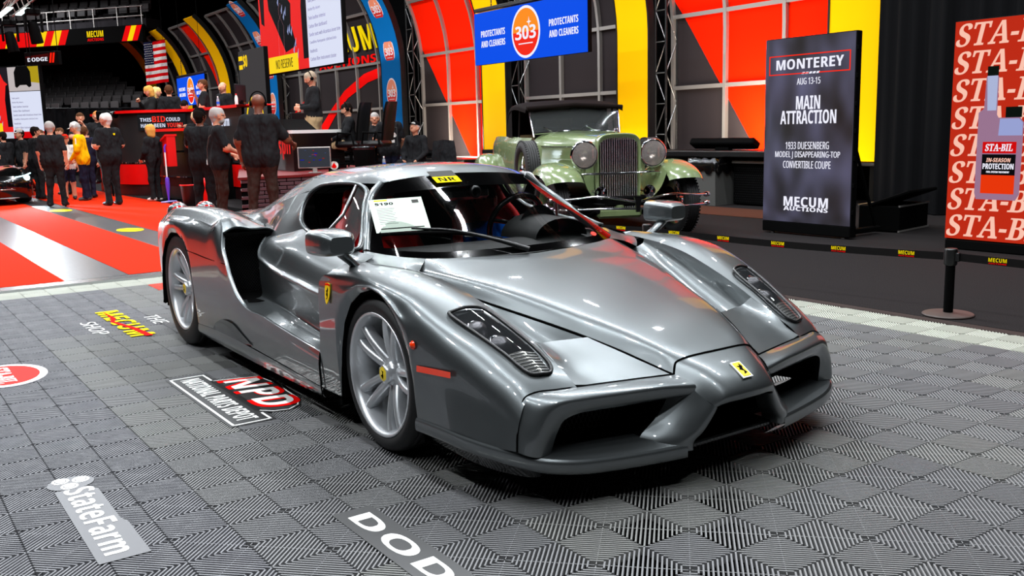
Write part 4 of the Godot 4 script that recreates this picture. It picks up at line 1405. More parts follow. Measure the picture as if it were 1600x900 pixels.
func build_floor():
	var floor_ := MeshInstance3D.new()
	floor_.mesh = box_mesh(Vector3(29, .2, 86), 0, Vector3(-.5, -.131, -31))
	floor_.material_override = mat(Color(.015, .014, .013), .95)
	struct(floor_, "floor", "ribbed plastic tile floor with carpet lanes behind")
	var tm := tile_mesh()
	var cam: Camera3D = get_node("camera")
	var inv := cam.transform.affine_inverse()
	var all := []
	for i in 18:
		for j in 27:
			var x := TX + .4 * i + .2
			var z := TZ + .4 * j + .2
			var p := inv * Vector3(x, 0, z)
			var near := 1e9
			if p.z < -.3:
				var u := p.x / -p.z * 1474.0
				var v := p.y / -p.z * 1474.0
				if absf(u) < 900 and absf(v) < 560:
					near = -p.z
					if absf(x) < .85 and z > -3.3 and z < .75:
						near += 50.0
			all.append([near, i, j, x, z])
	all.sort_custom(func(a, b): return a[0] < b[0])
	var rng := RandomNumberGenerator.new()
	rng.seed = 7
	var rest := []
	for k in all.size():
		var a: Array = all[k]
		var m: StandardMaterial3D = [M.tile, M.tile2, M.tile3][rng.randi() % 3]
		if a[2] == 0 or a[1] == 17:
			m = M.tile_white
		elif a[2] == 1 and a[1] == 9:
			m = M.tile_orange
		elif a[1] < 6 or (a[1] < 8 and a[2] < 6):
			m = M.tile_worn
		if k < 300:
			part(floor_, "tile", tm, m, Vector3(a[3], 0, a[4]))
		else:
			rest.append([a, m])
	var mm := MultiMesh.new()
	mm.transform_format = MultiMesh.TRANSFORM_3D
	mm.use_colors = true
	mm.mesh = tm
	mm.instance_count = rest.size()
	for k in rest.size():
		mm.set_instance_transform(k, Transform3D(Basis.IDENTITY, Vector3(rest[k][0][3], 0, rest[k][0][4])))
		mm.set_instance_color(k, rest[k][1].albedo_color.srgb_to_linear())
	var mi := MultiMeshInstance3D.new()
	mi.name = "more_tiles"
	mi.multimesh = mm
	var mmat := mat(Color.WHITE, .55)
	mmat.vertex_color_use_as_albedo = true
	mi.material_override = mmat
	mi.set_meta("kind", "stuff")
	floor_.add_child(mi)
	# edge ramps, threshold strip, carpets
	part(floor_, "edge_ramp", slab([Vector2(3.088, -.031), Vector2(3.088, 0), Vector2(3.2, -.003), Vector2(3.2, -.031)], -5.0, 6.0, Transform3D.IDENTITY), mat(Color(.23, .20, .19), .7))
	part(floor_, "edge_ramp", box_mesh(Vector3(7.2, .030, .16), .003, Vector3(-.5, -.016, -5.93)), mat(Color(.36, .37, .35), .7))
	part(floor_, "threshold_strip", box_mesh(Vector3(7.2, .030, .22), .003, Vector3(-.5, -.016, -6.12)), mat(Color(.42, .42, .42), .25, .6))
	var lanes := [[-9.0, -1.065, M.red_carpet, "red_carpet"], [-1.065, -.485, M.lane, "runway_lane"], [-.485, .38, M.red_carpet, "red_carpet"], [.38, .90, M.lane, "runway_lane"], [.90, 2.64, M.red_carpet, "red_carpet"]]
	for l in lanes:
		part(floor_, l[3], box_mesh(Vector3(l[1] - l[0] - .004, .032, 40), 0, Vector3((l[0] + l[1]) * .5, -.017 if l[3] == "runway_lane" else -.014, -26.24)), l[2])
	part(floor_, "black_carpet", box_mesh(Vector3(9.0, .030, 18), 0, Vector3(-8.65, -.016, 2.9)), M.carpet)  # out of view; keeps the reflection in the car's flank dark
	part(floor_, "black_carpet", box_mesh(Vector3(8.0, .030, 24), 0, Vector3(7.2, -.016, -6.0)), M.carpet)
	part(floor_, "black_carpet", box_mesh(Vector3(8.55, .030, 48), 0, Vector3(6.925, -.016, -42)), M.carpet)
	part(floor_, "rubber_mat", box_mesh(Vector3(1.0, .012, 3.2), .003, Vector3(8.2, .004, -6.6)), mat(Color(.30, .19, .15), .9))

# profile of the stage wall: straight up, then bending over towards the hall
func prof(off: float, v: float) -> Vector3:
	# v = length along the ribs' face from the ground; off = distance behind that face. returns (x, y, angle)
	var R := 3.65 + off
	if v <= 3.0:
		return Vector3(10.0 + off, v, 0)
	var a := (v - 3.0) / R
	return Vector3(6.35 + R * cos(a), 3.0 + R * sin(a), a)

func strip(z0: float, z1: float, v0: float, v1: float, off: float, thick: float, bend := 10) -> ArrayMesh:
	# a slab that follows the wall's profile between two heights, closed on all sides
	var st := begin()
	var n := bend if v1 > 3.0 else 1
	var f := []
	var b := []
	for k in n + 1:
		var v := lerpf(v0, v1, float(k) / n)
		var p := prof(off, v)
		var a := prof(off + thick, 3.0 + (v - 3.0) * (3.65 + off + thick) / (3.65 + off) if v > 3.0 else v)
		f.append([p, a])
	var front := []
	var back := []
	for q in f:
		front.append(PackedVector3Array([Vector3(q[0].x, q[0].y, z1), Vector3(q[0].x, q[0].y, z0)]))
		back.append(PackedVector3Array([Vector3(q[1].x, q[1].y, z0), Vector3(q[1].x, q[1].y, z1)]))
	grid_into(st, front)
	grid_into(st, back)
	for z in [z0, z1]:
		var side := []
		for q in f:
			var r := PackedVector3Array([Vector3(q[0].x, q[0].y, z), Vector3(q[1].x, q[1].y, z)])
			if z == z0:
				r.reverse()
			side.append(r)
		grid_into(st, side)
	for e in [0, n]:
		var q: Array = f[e]
		poly_into(st, [Vector3(q[0].x, q[0].y, z0), Vector3(q[0].x, q[0].y, z1), Vector3(q[1].x, q[1].y, z1), Vector3(q[1].x, q[1].y, z0)])
	return st.commit()

func arch_rib(z0: float, z1: float, m: Material, label: String, sponsor := false, vend := 6.1):
	var t := thing("arch_rib", label, "stage rib", Vector3.ZERO, 0.0, "curved ribs of the stage wall")
	part(t, "skin", strip(z0, z1, .7, vend, 0.0, .05, 18), m)
	part(t, "edge_frame", strip(z0 - .035, z0 - .002, .68, vend, -.01, .16, 18), M.black_trim)
	part(t, "edge_frame", strip(z1 + .002, z1 + .035, .68, vend, -.01, .16, 18), M.black_trim)
	part(t, "leg", box_mesh(Vector3(.08, .70, .08), 0, Vector3(10.12, .34, z0 + .1)), M.black)
	part(t, "leg", box_mesh(Vector3(.08, .70, .08), 0, Vector3(10.12, .34, z1 - .1)), M.black)
	part(t, "foot_beam", box_mesh(Vector3(.1, .06, z1 - z0), .01, Vector3(10.06, .66, (z0 + z1) * .5)), M.black_trim)
	if sponsor:
		var zc := (z0 + z1) * .5
		for v in [1.25, 2.38, 3.5, 4.66, 5.8]:
			var p := prof(-.004, v)
			var b := Basis(Vector3(0, 0, 1), Vector3(-sin(p.z), cos(p.z), 0), Vector3(-cos(p.z), -sin(p.z), 0))
			badge_303(t, Transform3D(b, Vector3(p.x, p.y, zc)), .30, .40)

var grad_303: StandardMaterial3D
func badge_303(parent: Node, xf: Transform3D, rx: float, ry: float, lit := 0.0):
	# white-rimmed oval, pale orange above, red below, "303"
	var red: Material = M.logo_red
	var g := part(parent, "logo_rim", slab(oval(0, 0, rx, ry, 36), 0, .004, xf), M.logo_white)
	var half := []
	for k in 19:
		half.append(Vector2(cos(PI * k / 18.0) * rx * .9, sin(PI * k / 18.0) * ry * .9))
	part(g, "logo_top", slab(half, .004, .007, xf), M.logo_peach)
	var low := []
	for k in 19:
		low.append(Vector2(cos(PI + PI * k / 18.0) * rx * .9, sin(PI + PI * k / 18.0) * ry * .9 + .0))
	part(g, "logo_bottom", slab(low, .004, .007, xf), red)
	letters(g, "303", M.logo_white, xf * Transform3D(Basis.IDENTITY, Vector3(0, -.02 * ry, .007)), rx * 1.45, ry * .52, "sans_bold", 0.0, "logo_lettering")
	part(g, "logo_line", slab(rect(-rx * .5, -ry * .46, rx * .5, -ry * .42), .007, .009, xf), M.logo_white)
	part(g, "logo_star", slab([Vector2(0, ry * .18), Vector2(rx * .03, ry * .32), Vector2(rx * .16, ry * .36), Vector2(rx * .03, ry * .40), Vector2(0, ry * .56), Vector2(-rx * .03, ry * .40), Vector2(-rx * .16, ry * .36), Vector2(-rx * .03, ry * .32)], .007, .009, xf.translated_local(Vector3(rx * .25, 0, 0))), M.logo_white)

func panel_bay(z_left: float, z_right: float, cols: int, label: String, red_line: Array, vtop := 6.1) -> Node3D:
	# framed panels; red_line: two (u, v) points, print is red to the right of the line (u from z_left)
	var t := thing("panel_bay", label, "stage panels", Vector3.ZERO, 0.0, "framed panel bays of the stage wall")
	var w := (z_right - z_left) / cols
	var rows := [.62, 2.0, 3.3, 4.72, vtop]
	for c in cols:
		for r in rows.size() - 1:
			var z0 := z_left + w * c
			var z1 := z0 + w
			var v0: float = rows[r]
			var v1: float = rows[r + 1]
			var pn := part(t, "panel", strip(z0 + .02, z1 - .02, v0 + .02, v1 - .02, .46, .02, 6), M.panel_dark)
			if red_line.size() > 0:
				var cell := PackedVector2Array([Vector2(z0 + .025, v0 + .025), Vector2(z1 - .025, v0 + .025), Vector2(z1 - .025, v1 - .025), Vector2(z0 + .025, v1 - .025)])
				var a: Vector2 = red_line[0]
				var b: Vector2 = red_line[1]
				var d := (b - a).normalized()
				var p0 := Vector2(z_left, 0) + a - d * 12.0
				var p1 := Vector2(z_left, 0) + a + d * 12.0
				var side := PackedVector2Array([p0, p1, p1 + Vector2(30, 12), p0 + Vector2(30, 12)])
				for poly in Geometry2D.intersect_polygons(cell, side):
					part(pn, "red_print", profile_poly(poly, .452), M.panel_red)
	for c in cols + 1:
		var z := z_left + w * c
		part(t, "mullion", strip(z - .035, z + .035, .60, vtop, .38, .09, 14), M.alu)
	for v in rows:
		part(t, "crossbar", strip(z_left, z_right, v - .035, v + .035, .385, .08, 2), M.alu)
	return t

func profile_poly(poly: PackedVector2Array, off: float) -> ArrayMesh:
	# flat (z, v) polygon laid on the wall's profile, cut into bands so that it bends
	var st := begin()
	var lo := 1e9
	var hi := -1e9
	for p in poly:
		lo = minf(lo, p.y)
		hi = maxf(hi, p.y)
	var bands := 1 if hi <= 3.0 else 5
	for k in bands:
		var a := lerpf(lo, hi, float(k) / bands)
		var b := lerpf(lo, hi, float(k + 1) / bands)
		for q in Geometry2D.intersect_polygons(poly, PackedVector2Array([Vector2(-200, a), Vector2(200, a), Vector2(200, b), Vector2(-200, b)])):
			var tri := Geometry2D.triangulate_polygon(q)
			for i in range(0, tri.size(), 3):
				var pts := []
				for j in 3:
					var p := prof(off, q[tri[i + j]].y)
					pts.append(Vector3(p.x, p.y, q[tri[i + j]].x))
				var n: Vector3 = (pts[2] - pts[0]).cross(pts[1] - pts[0])
				if n.x > 0:
					pts.reverse()
				poly_into(st, pts)
	return st.commit()

func truss_tower(x: float, z: float, h: float, w: float, label: String, group := "truss towers beside the ribs", turn := 0.0) -> Node3D:
	var t := thing("truss_tower", label, "truss", Vector3(x, 0, z), turn, group)
	for sx in [-1, 1]:
		for sz in [-1, 1]:
			part(t, "chord", tube([Vector3(sx * w, 0, sz * w), Vector3(sx * w, h, sz * w)], .024, 8), M.black_trim)
	var n := int(h / .55)
	for k in n:
		var y0 := h * k / n
		var y1 := h * (k + 1) / n
		var s := 1 if k % 2 == 0 else -1
		part(t, "brace", tube([Vector3(-w, y0, -w * s), Vector3(-w, y1, w * s)], .011, 6), M.steel)
		part(t, "brace", tube([Vector3(-w * s, y0, w), Vector3(w * s, y1, w)], .011, 6), M.steel)
		part(t, "rung", tube([Vector3(-w, y1, -w), Vector3(-w, y1, w)], .012, 6), M.steel)
	return t

func build_stage_wall():
	M.logo_white = mat(Color(.92, .90, .92), .6)
	M.logo_red = mat(Color(.86, .10, .05), .6)
	M.logo_peach = mat(Color(.95, .55, .40), .6)
	arch_rib(-5.98, -5.10, M.rib_yellow, "yellow rib at the wall's near end beside black drape")
	arch_rib(-10.88, -10.02, M.rib_yellow, "yellow rib just behind the green vintage car")
	arch_rib(-15.71, -14.75, M.rib_yellow, "yellow rib left of the vintage car under the blue sign")
	arch_rib(-20.81, -19.69, M.rib_blue, "blue rib with oval logos right of the big screen", true)
	arch_rib(-29.66, -28.57, M.rib_blue, "blue rib with oval logos left of the big screen", true)
	arch_rib(-34.55, -33.44, M.rib_yellow, "far yellow rib nearest the digital column", false, 6.15)
	arch_rib(-39.6, -38.45, M.rib_yellow, "far yellow rib beside the hanging flag", false, 6.15)
	arch_rib(-44.7, -43.5, M.rib_yellow, "farthest yellow rib behind the hanging flag", false, 6.15)
	panel_bay(-9.76, -5.86, 3, "grey panels with red print behind the upright display screen", [Vector2(.24, 3.3), Vector2(1.84, 1.06)])
	panel_bay(-14.5, -10.6, 3, "plain grey framed panels behind the green vintage car", [])
	panel_bay(-19.25, -15.2, 3, "grey panels with red print right of the blue rib", [Vector2(.16, 3.3), Vector2(2.06, .88)])
	var logo := panel_bay(-29.0, -20.3, 6, "dark panels with large auction lettering behind the podium", [])
	panel_bay(-33.6, -29.9, 3, "dark curved panels between far blue and yellow ribs", [])
	panel_bay(-38.5, -34.6, 3, "curved panels with red print between far yellow ribs", [Vector2(2.0, 4.0), Vector2(2.6, 2.6)])
	panel_bay(-43.4, -39.7, 3, "farthest dark curved panels behind the flag", [])
	# lettering and swoosh on the podium backdrop
	var p := prof(.44, 4.08)
	var b := Basis(Vector3(0, 0, 1), Vector3(-sin(p.z), cos(p.z), 0), Vector3(-cos(p.z), -sin(p.z), 0))
	letters(logo, "MECUM", M.yellow_flat, Transform3D(b, Vector3(p.x - .04, p.y, -23.75)), 4.2, .72, "sans_bold", 0.0, "backdrop_lettering", .02)
	letters(logo, "AUCTIONS", M.red_flat, Transform3D(Basis(Vector3(0, 0, 1), Vector3.UP, Vector3(-1, 0, 0)), Vector3(10.42, 3.46, -23.9)), 4.0, .24, "sans_bold", 0.0, "backdrop_lettering", .02)
	var sw := PackedVector2Array([Vector2(-28.3, 2.05), Vector2(-27.2, 2.5), Vector2(-26.6, 2.62), Vector2(-26.7, 1.9), Vector2(-26.2, 1.5), Vector2(-25.2, 2.1), Vector2(-24.2, 2.62), Vector2(-22.8, 3.05), Vector2(-20.9, 3.28), Vector2(-20.9, 3.02), Vector2(-22.6, 2.78), Vector2(-24.0, 2.38), Vector2(-25.0, 1.85), Vector2(-26.3, .95), Vector2(-27.1, 1.1), Vector2(-27.15, 2.1)])
	part(logo, "swoosh", profile_poly(sw, .445), M.red_flat)
	truss_tower(10.32, -9.86, 6.3, .14, "black truss tower right of the second yellow rib")
	truss_tower(10.32, -14.6, 6.3, .16, "black truss tower right of the vintage car's yellow rib")
	truss_tower(10.32, -19.42, 6.3, .16, "black truss tower beside the nearer blue rib")
	truss_tower(10.32, -28.9, 6.3, .2, "black truss tower beside the far blue rib")
	truss_tower(10.5, -33.4, 6.0, .2, "black truss tower beside the far yellow rib")
	# ledge with wash lights under the panels
	for w in WASHES:
		if w[1] < .5:
			continue
		var lit := thing("wash_light_bar", {-7.6: "black wash light bar on ledge behind the display screen", -12.6: "black wash light bar on ledge behind the vintage car", -17.3: "black wash light bar under the red panels left of vintage car", -22.4: "black wash light bar behind the office chairs", -26.6: "black wash light bar behind the podium"}[w[2]], "stage light", Vector3(w[0], w[1] - .02, w[2]), 0.0, "wash light bars on the ledge")
		part(lit, "housing", box_mesh(Vector3(.2, .12, 1.4), .02, Vector3(0, .03, 0), Basis(Vector3.BACK, -.55)), M.black)
		part(lit, "lens_strip", box_mesh(Vector3(.10, .012, 1.2), .002, Vector3(.045, .085, 0), Basis(Vector3.BACK, -.55)), glow(Color(1, .95, .9), .8))
		part(lit, "yoke", box_mesh(Vector3(.12, .05, .3), .01, Vector3(0, -.055, 0)), M.black)
	for q in [[-7.55, 3.3, .82, "black ledge shelf behind the display screen and bin"], [-12.6, 3.4, .82, "black ledge shelf behind the vintage car"]]:
		var lg := thing("stage_ledge", q[3], "ledge", Vector3(9.4, 0, q[0]))
		part(lg, "top", box_mesh(Vector3(.8, .10, q[1]), .015, Vector3(0, .83, 0)), M.black_trim)
		part(lg, "back", box_mesh(Vector3(.05, .78, q[1]), 0, Vector3(.3, .39, 0)), M.black)
	var l2 := thing("stage_ledge", "long low black ledge under the red panels and backdrop", "ledge", Vector3(9.42, 0, -22.3))
	part(l2, "top", box_mesh(Vector3(.9, .10, 14.6), .015, Vector3(0, .60, 0)), M.black_trim)
	part(l2, "front", box_mesh(Vector3(.04, .55, 14.6), 0, Vector3(-.38, .275, 0)), M.black)

# ---------------------------------------------------------------- the green vintage car (local: z forward, front axle at z = 0, its right side at -x)
func vin_fender(path: Array, r_in: float, r_out: float, n := 4) -> Array:
	# crowned mudguard swept along a (z, y) path
	var p := spline(path, n)
	var grid := []
	for i in p.size():
		var t: Vector3 = (p[mini(i + 1, p.size() - 1)] - p[maxi(i - 1, 0)]).normalized()
		var nrm := Vector3(0, -t.z, t.y)
		if nrm.y < 0 and absf(nrm.y) > .3:
			nrm = -nrm
		if i == 0:
			nrm = Vector3(0, .35, .94)
		var row := []
		for q in [[0.0, -.06], [.08, -.012], [.3, .022], [.55, .03], [.8, .008], [.93, -.04], [1.0, -.11]]:
			row.append(Vector3(lerpf(r_in, r_out, q[0]), 0, 0) + Vector3(0, p[i].y, p[i].z) + nrm * q[1])
		grid.append(spline(row, 3))
	return grid

func vin_wheel(parent: Node, at: Vector3, R := .395, turn := 0.0, called := "wheel"):
	var hub := Node3D.new()
	hub.name = called
	parent.add_child(hub, true)
	hub.position = at
	var sg := signf(at.x)
	hub.rotation = Vector3(0, turn, -sg * PI / 2)
	var h := .095
	var tp := [Vector2(R - .13, -h + .03), Vector2(R - .10, -h + .002), Vector2(R - .05, -h), Vector2(R - .012, -h + .022)]
	for k in 5:
		var y := -.06 + .03 * k
		tp.append_array([Vector2(R, y - .010), Vector2(R, y + .008), Vector2(R - .009, y + .010), Vector2(R - .009, y + .016)])
	tp.append_array([Vector2(R - .012, h - .022), Vector2(R - .05, h), Vector2(R - .10, h - .002), Vector2(R - .13, h - .03)])
	part(hub, "tyre", lathe(tp, 44), M.rubber)
	var st := begin()
	for k in 60:
		var a := TAU * k / 60.0
		for s in [-1, 1]:
			box_into(st, Vector3(cos(a) * (R - .001), s * .072, sin(a) * (R - .001)), Vector3(.012, .022, .020), Basis(Vector3.UP, -a))
	part(hub, "tread_blocks", st.commit(), M.rubber).set_meta("kind", "stuff")
	part(hub, "rim", lathe([Vector2(R - .13, -h + .035), Vector2(R - .15, -.03), Vector2(R - .15, .03), Vector2(R - .13, h - .035), Vector2(R - .122, h - .03)], 40), M.green_paint)
	var sp := begin()
	for k in 36:
		var a := TAU * k / 36.0
		var o := .25 if k % 2 == 0 else -.25
		tube_into(sp, [Vector3(cos(a + o) * .06, .06 if k % 4 < 2 else -.02, sin(a + o) * .06), Vector3(cos(a) * (R - .15), .02, sin(a) * (R - .15))], .0035, 4, false)
	part(hub, "wire_spokes", sp.commit(), M.chrome)
	part(hub, "hub_cap", lathe([Vector2(.001, .10), Vector2(.04, .095), Vector2(.062, .07), Vector2(.066, .0), Vector2(.05, -.05)], 24), M.chrome)

func build_vintage_car():
	var c := thing("vintage_car", "sage green vintage convertible with chrome grille and big round head lamps", "car", Vector3(4.87, 0, -5.12), -.375)
	# radiator shell: outer outline, bars inside
	var shell := []
	var sec := [V(.0, 1.235, 0), V(.12, 1.232, 0), V(.205, 1.212, 0), V(.255, 1.165, 0), V(.268, 1.09, 0), V(.268, .80, 0), V(.262, .50, 0), V(.25, .32, 0)]
	for q in [[.10, .90, -.010], [.125, .955, .0], [.13, .99, 0.0], [.09, 1.0, .005], [.0, 1.0, .008]]:
		var r := []
		for p in sec:
			r.append(V(p.x * q[1], (p.y - .75) * (q[1] + .003) + .75 + q[2], q[0]))
		shell.append(r)
	centre(c, "radiator_shell", turned(patch(shell, 5, 4)), M.green_paint)
	part(c, "radiator_core", box_mesh(Vector3(.47, .80, .02), 0, Vector3(0, .76, .06)), M.black)
	for k in 17:
		var x := -.224 + .028 * k
		var ytop := 1.19 - pow(absf(x) / .24, 4.0) * .07
		part(c, "grille_bar", tube([Vector3(x, .36, .105), Vector3(x, ytop, .105)], .0085, 6), mat(Color(.88, .88, .9), .2, 1.0) if k == 0 else bar_mat(c))
	part(c, "grille_apron", box_mesh(Vector3(.56, .12, .3), .03, Vector3(0, .30, .0)), M.green_paint)
	part(c, "crank_cover", lathe([Vector2(.001, .03), Vector2(.04, .025), Vector2(.06, .0)], 20, Transform3D(Basis(Vector3.RIGHT, PI / 2), Vector3(0, .38, .12))), M.green_paint)
	part(c, "radiator_cap", lathe([Vector2(.001, .06), Vector2(.02, .055), Vector2(.026, .03), Vector2(.016, .0)], 16, Transform3D(Basis.IDENTITY, Vector3(0, 1.235, .03))), M.chrome)
	part(c, "tie_bar", tube([Vector3(-.62, .745, .13), Vector3(-.43, .775, .15), Vector3(0, .77, .17), Vector3(.43, .775, .15), Vector3(.62, .745, .13)], .014, 8), M.chrome)
	# hood and body, half sections (x, y) along z
	var body := [
		[V(0, 1.225, .0), V(.13, 1.22, .0), V(.21, 1.195, .0), V(.26, 1.13, .0), V(.272, .95, .0), V(.275, .70, .0), V(.27, .50, .0)],
		[V(0, 1.245, -.5), V(.17, 1.237, -.5), V(.27, 1.20, -.5), V(.325, 1.11, -.5), V(.335, .95, -.5), V(.34, .70, -.5), V(.33, .50, -.5)],
		[V(0, 1.262, -1.1), V(.22, 1.252, -1.1), V(.36, 1.205, -1.1), V(.43, 1.11, -1.1), V(.445, .95, -1.1), V(.45, .70, -1.1), V(.44, .48, -1.1)],
		[V(0, 1.27, -1.38), V(.26, 1.258, -1.38), V(.43, 1.21, -1.38), V(.51, 1.12, -1.38), V(.53, .95, -1.38), V(.535, .70, -1.38), V(.53, .46, -1.38)]]
	centre(c, "hood", turned(patch(body, 5, 6)), M.green_paint)
	centre(c, "cowl", turned(patch([body[3], [V(0, 1.27, -1.6), V(.30, 1.258, -1.6), V(.50, 1.21, -1.6), V(.60, 1.12, -1.6), V(.63, .95, -1.6), V(.635, .70, -1.6), V(.63, .45, -1.6)]], 5, 4)), M.green_paint)
	for s in [-1, 1]:
		part(c, "hood_hinge", tube([Vector3(s * .275, 1.10, .0), Vector3(s * .345, 1.08, -.5), Vector3(s * .455, 1.075, -1.1), Vector3(s * .535, 1.08, -1.38)], .008, 6), M.chrome)
		for k in 3:
			part(c, "hood_panel_line", tube([Vector3(s * .345, .92 - .12 * k, -.35), Vector3(s * .455, .92 - .12 * k, -1.15)], .005, 5), M.green_paint)
		# door, rear quarter and tail
		var fl := patch([
			[V(s * .60, 1.19, -1.6), V(s * .64, 1.10, -1.6), V(s * .65, .9, -1.6), V(s * .65, .65, -1.6), V(s * .63, .42, -1.6)],
			[V(s * .68, 1.20, -2.1), V(s * .72, 1.11, -2.1), V(s * .73, .9, -2.1), V(s * .72, .65, -2.1), V(s * .68, .40, -2.1)],
			[V(s * .71, 1.21, -2.7), V(s * .75, 1.12, -2.7), V(s * .76, .9, -2.7), V(s * .74, .65, -2.7), V(s * .70, .40, -2.7)],
			[V(s * .68, 1.20, -3.4), V(s * .72, 1.10, -3.4), V(s * .73, .9, -3.4), V(s * .71, .65, -3.4), V(s * .68, .42, -3.4)],
			[V(s * .50, 1.08, -4.2), V(s * .54, 1.0, -4.2), V(s * .55, .85, -4.2), V(s * .53, .65, -4.2), V(s * .50, .48, -4.2)]], 4, 5)
		part(c, "door_side", grid_mesh(fl, false, s > 0), M.green_paint)
		part(c, "door_handle", tube([Vector3(s * .755, 1.02, -1.85), Vector3(s * .775, 1.02, -1.78)], .01, 6), M.chrome)
		# front mudguard into running board
		var path := [V(0, .70, .445), V(0, .755, .40), V(0, .81, .31), V(0, .865, .12), V(0, .885, -.06), V(0, .855, -.30), V(0, .74, -.58), V(0, .56, -.85), V(0, .41, -1.10), V(0, .37, -1.35)]
		var fe := vin_fender(path, .52, .965)
		part(c, "front_fender", grid_mesh(fe if s > 0 else flip_x(fe), false, s < 0), M.green_paint)
		var valance := patch([
			[V(s * .52, .78, .32), V(s * .45, .60, .30), V(s * .30, .42, .25)],
			[V(s * .53, .84, 0), V(s * .44, .62, 0), V(s * .30, .46, 0)],
			[V(s * .53, .72, -.55), V(s * .46, .60, -.55), V(s * .36, .50, -.55)],
			[V(s * .53, .42, -1.05), V(s * .50, .46, -1.05), V(s * .45, .50, -1.05)]], 5, 5)
		part(c, "fender_valance", grid_mesh(valance), M.green_paint)
		part(c, "running_board", box_mesh(Vector3(.36, .04, 1.8), .01, Vector3(s * .78, .35, -2.2)), M.black)
		var rp := [V(0, .38, -2.95), V(0, .60, -3.05), V(0, .80, -3.22), V(0, .92, -3.48), V(0, .90, -3.72), V(0, .76, -3.98), V(0, .55, -4.15), V(0, .40, -4.2)]
		var rf := vin_fender(rp, .60, .97)
		part(c, "rear_fender", grid_mesh(rf if s > 0 else flip_x(rf), false, s < 0), M.green_paint)
		vin_wheel(c, Vector3(s * .80, .395, 0), .395, 0.10)
		vin_wheel(c, Vector3(s * .79, .395, -3.55))
		vin_wheel(c, Vector3(s * .83, .80, -1.0), .365, 0.0, "spare_wheel")
		# head lamps
		var hl := Node3D.new()
		hl.name = "head_lamp"
		c.add_child(hl, true)
		hl.position = Vector3(s * .428, .995, .10)
		var fw := Transform3D(Basis(Vector3.RIGHT, PI / 2), Vector3.ZERO)
		part(hl, "bowl", lathe([Vector2(.001, -.20), Vector2(.05, -.19), Vector2(.11, -.13), Vector2(.15, -.04), Vector2(.158, .0)], 36, fw), M.green_paint)
		part(hl, "rim", lathe([Vector2(.158, -.01), Vector2(.170, .0), Vector2(.172, .015), Vector2(.160, .030), Vector2(.148, .026)], 40, fw), M.chrome)
		part(hl, "lens", lathe([Vector2(.001, .055), Vector2(.06, .05), Vector2(.11, .04), Vector2(.150, .024)], 36, fw), glass(Color(.75, .72, .7), .25, .05))
		part(hl, "reflector", lathe([Vector2(.001, -.12), Vector2(.06, -.11), Vector2(.11, -.07), Vector2(.148, .015)], 36, fw), mat(Color(.72, .66, .62), .22, .95))
		var ls := begin()
		for k in range(-6, 7):
			var hx := sqrt(maxf(.0, .147 * .147 - pow(k * .022, 2.0)))
			tube_into(ls, [Vector3(k * .022, -hx, .028), Vector3(k * .022, 0, .052 - absf(k) * .003), Vector3(k * .022, hx, .028)], .0014, 4, false)
		part(hl, "lens_flutes", ls.commit(), M.clear)
		part(hl, "stand", tube([Vector3(0, -.16, -.03), Vector3(s * .02, -.26, -.03)], .03, 10), M.green_paint)
		part(c, "horn", lathe([Vector2(.075, .10), Vector2(.04, .05), Vector2(.02, -.02), Vector2(.018, -.2)], 20, Transform3D(Basis(Vector3.RIGHT, PI / 2), Vector3(s * .30, .56, .22))), M.chrome)
		part(c, "spring", tube([Vector3(s * .38, .36, .45), Vector3(s * .38, .27, .1), Vector3(s * .38, .30, -.4)], .03, 6), M.black)
		part(c, "brake_drum", lathe([Vector2(.17, -.03), Vector2(.19, .0), Vector2(.18, .05), Vector2(.05, .06)], 28, Transform3D(Basis(Vector3.BACK, s * PI / 2), Vector3(s * .68, .395, 0))), M.black)
	part(c, "front_axle", tube([Vector3(-.68, .395, 0), Vector3(-.4, .30, .02), Vector3(0, .28, .02), Vector3(.4, .30, .02), Vector3(.68, .395, 0)], .035, 8), M.black)
	part(c, "chassis", box_mesh(Vector3(.9, .12, 4.3), .02, Vector3(0, .44, -2.0)), M.black)
	part(c, "floor_pan", box_mesh(Vector3(1.2, .03, 2.6), 0, Vector3(0, .5, -2.6)), M.black)
	# bumper: two bars that dip at the centre clamp
	for y in [.50, .40]:
		var bp := []
		for p in spline([V(-.95, y + .01, .48), V(-.75, y + .02, .60), V(-.45, y + .045, .66), V(-.18, y + .005, .69), V(0, y - .025, .70), V(.18, y + .005, .69), V(.45, y + .045, .66), V(.75, y + .02, .60), V(.95, y + .01, .48)], 4):
			bp.append(p if y > .45 else Vector3(p.x, y + (p.y - y) * .15, p.z))
		part(c, "bumper_bar", tube(bp, .024, 8, true, .55), M.chrome)
		for s in [-1, 1]:
			part(c, "bumper_tip", lathe([Vector2(.001, .04), Vector2(.025, .035), Vector2(.032, .0), Vector2(.02, -.03)], 14, Transform3D(Basis(Vector3.BACK, -s * PI / 2), Vector3(s * .94, y + .01, .49))), M.chrome)
	part(c, "bumper_clamp", slab([Vector2(-.05, .05), Vector2(.05, .05), Vector2(.03, -.02), Vector2(.022, -.13), Vector2(-.022, -.13), Vector2(-.03, -.02)], -.01, .015, Transform3D(Basis.IDENTITY, Vector3(0, .49, .72))), M.black_gloss)
	for s in [-1, 1]:
		part(c, "bumper_iron", tube([Vector3(s * .35, .44, .64), Vector3(s * .36, .42, .2)], .02, 6), M.black)
	# windshield, top, cabin
	for s in [-1, 1]:
		part(c, "windshield_post", tube([Vector3(s * .60, 1.20, -1.50), Vector3(s * .615, 1.42, -1.585), Vector3(s * .62, 1.60, -1.65)], .016, 8), M.chrome)
		part(c, "door_window_post", tube([Vector3(s * .69, 1.20, -1.95), Vector3(s * .66, 1.58, -1.98)], .014, 6), M.canvas_top)
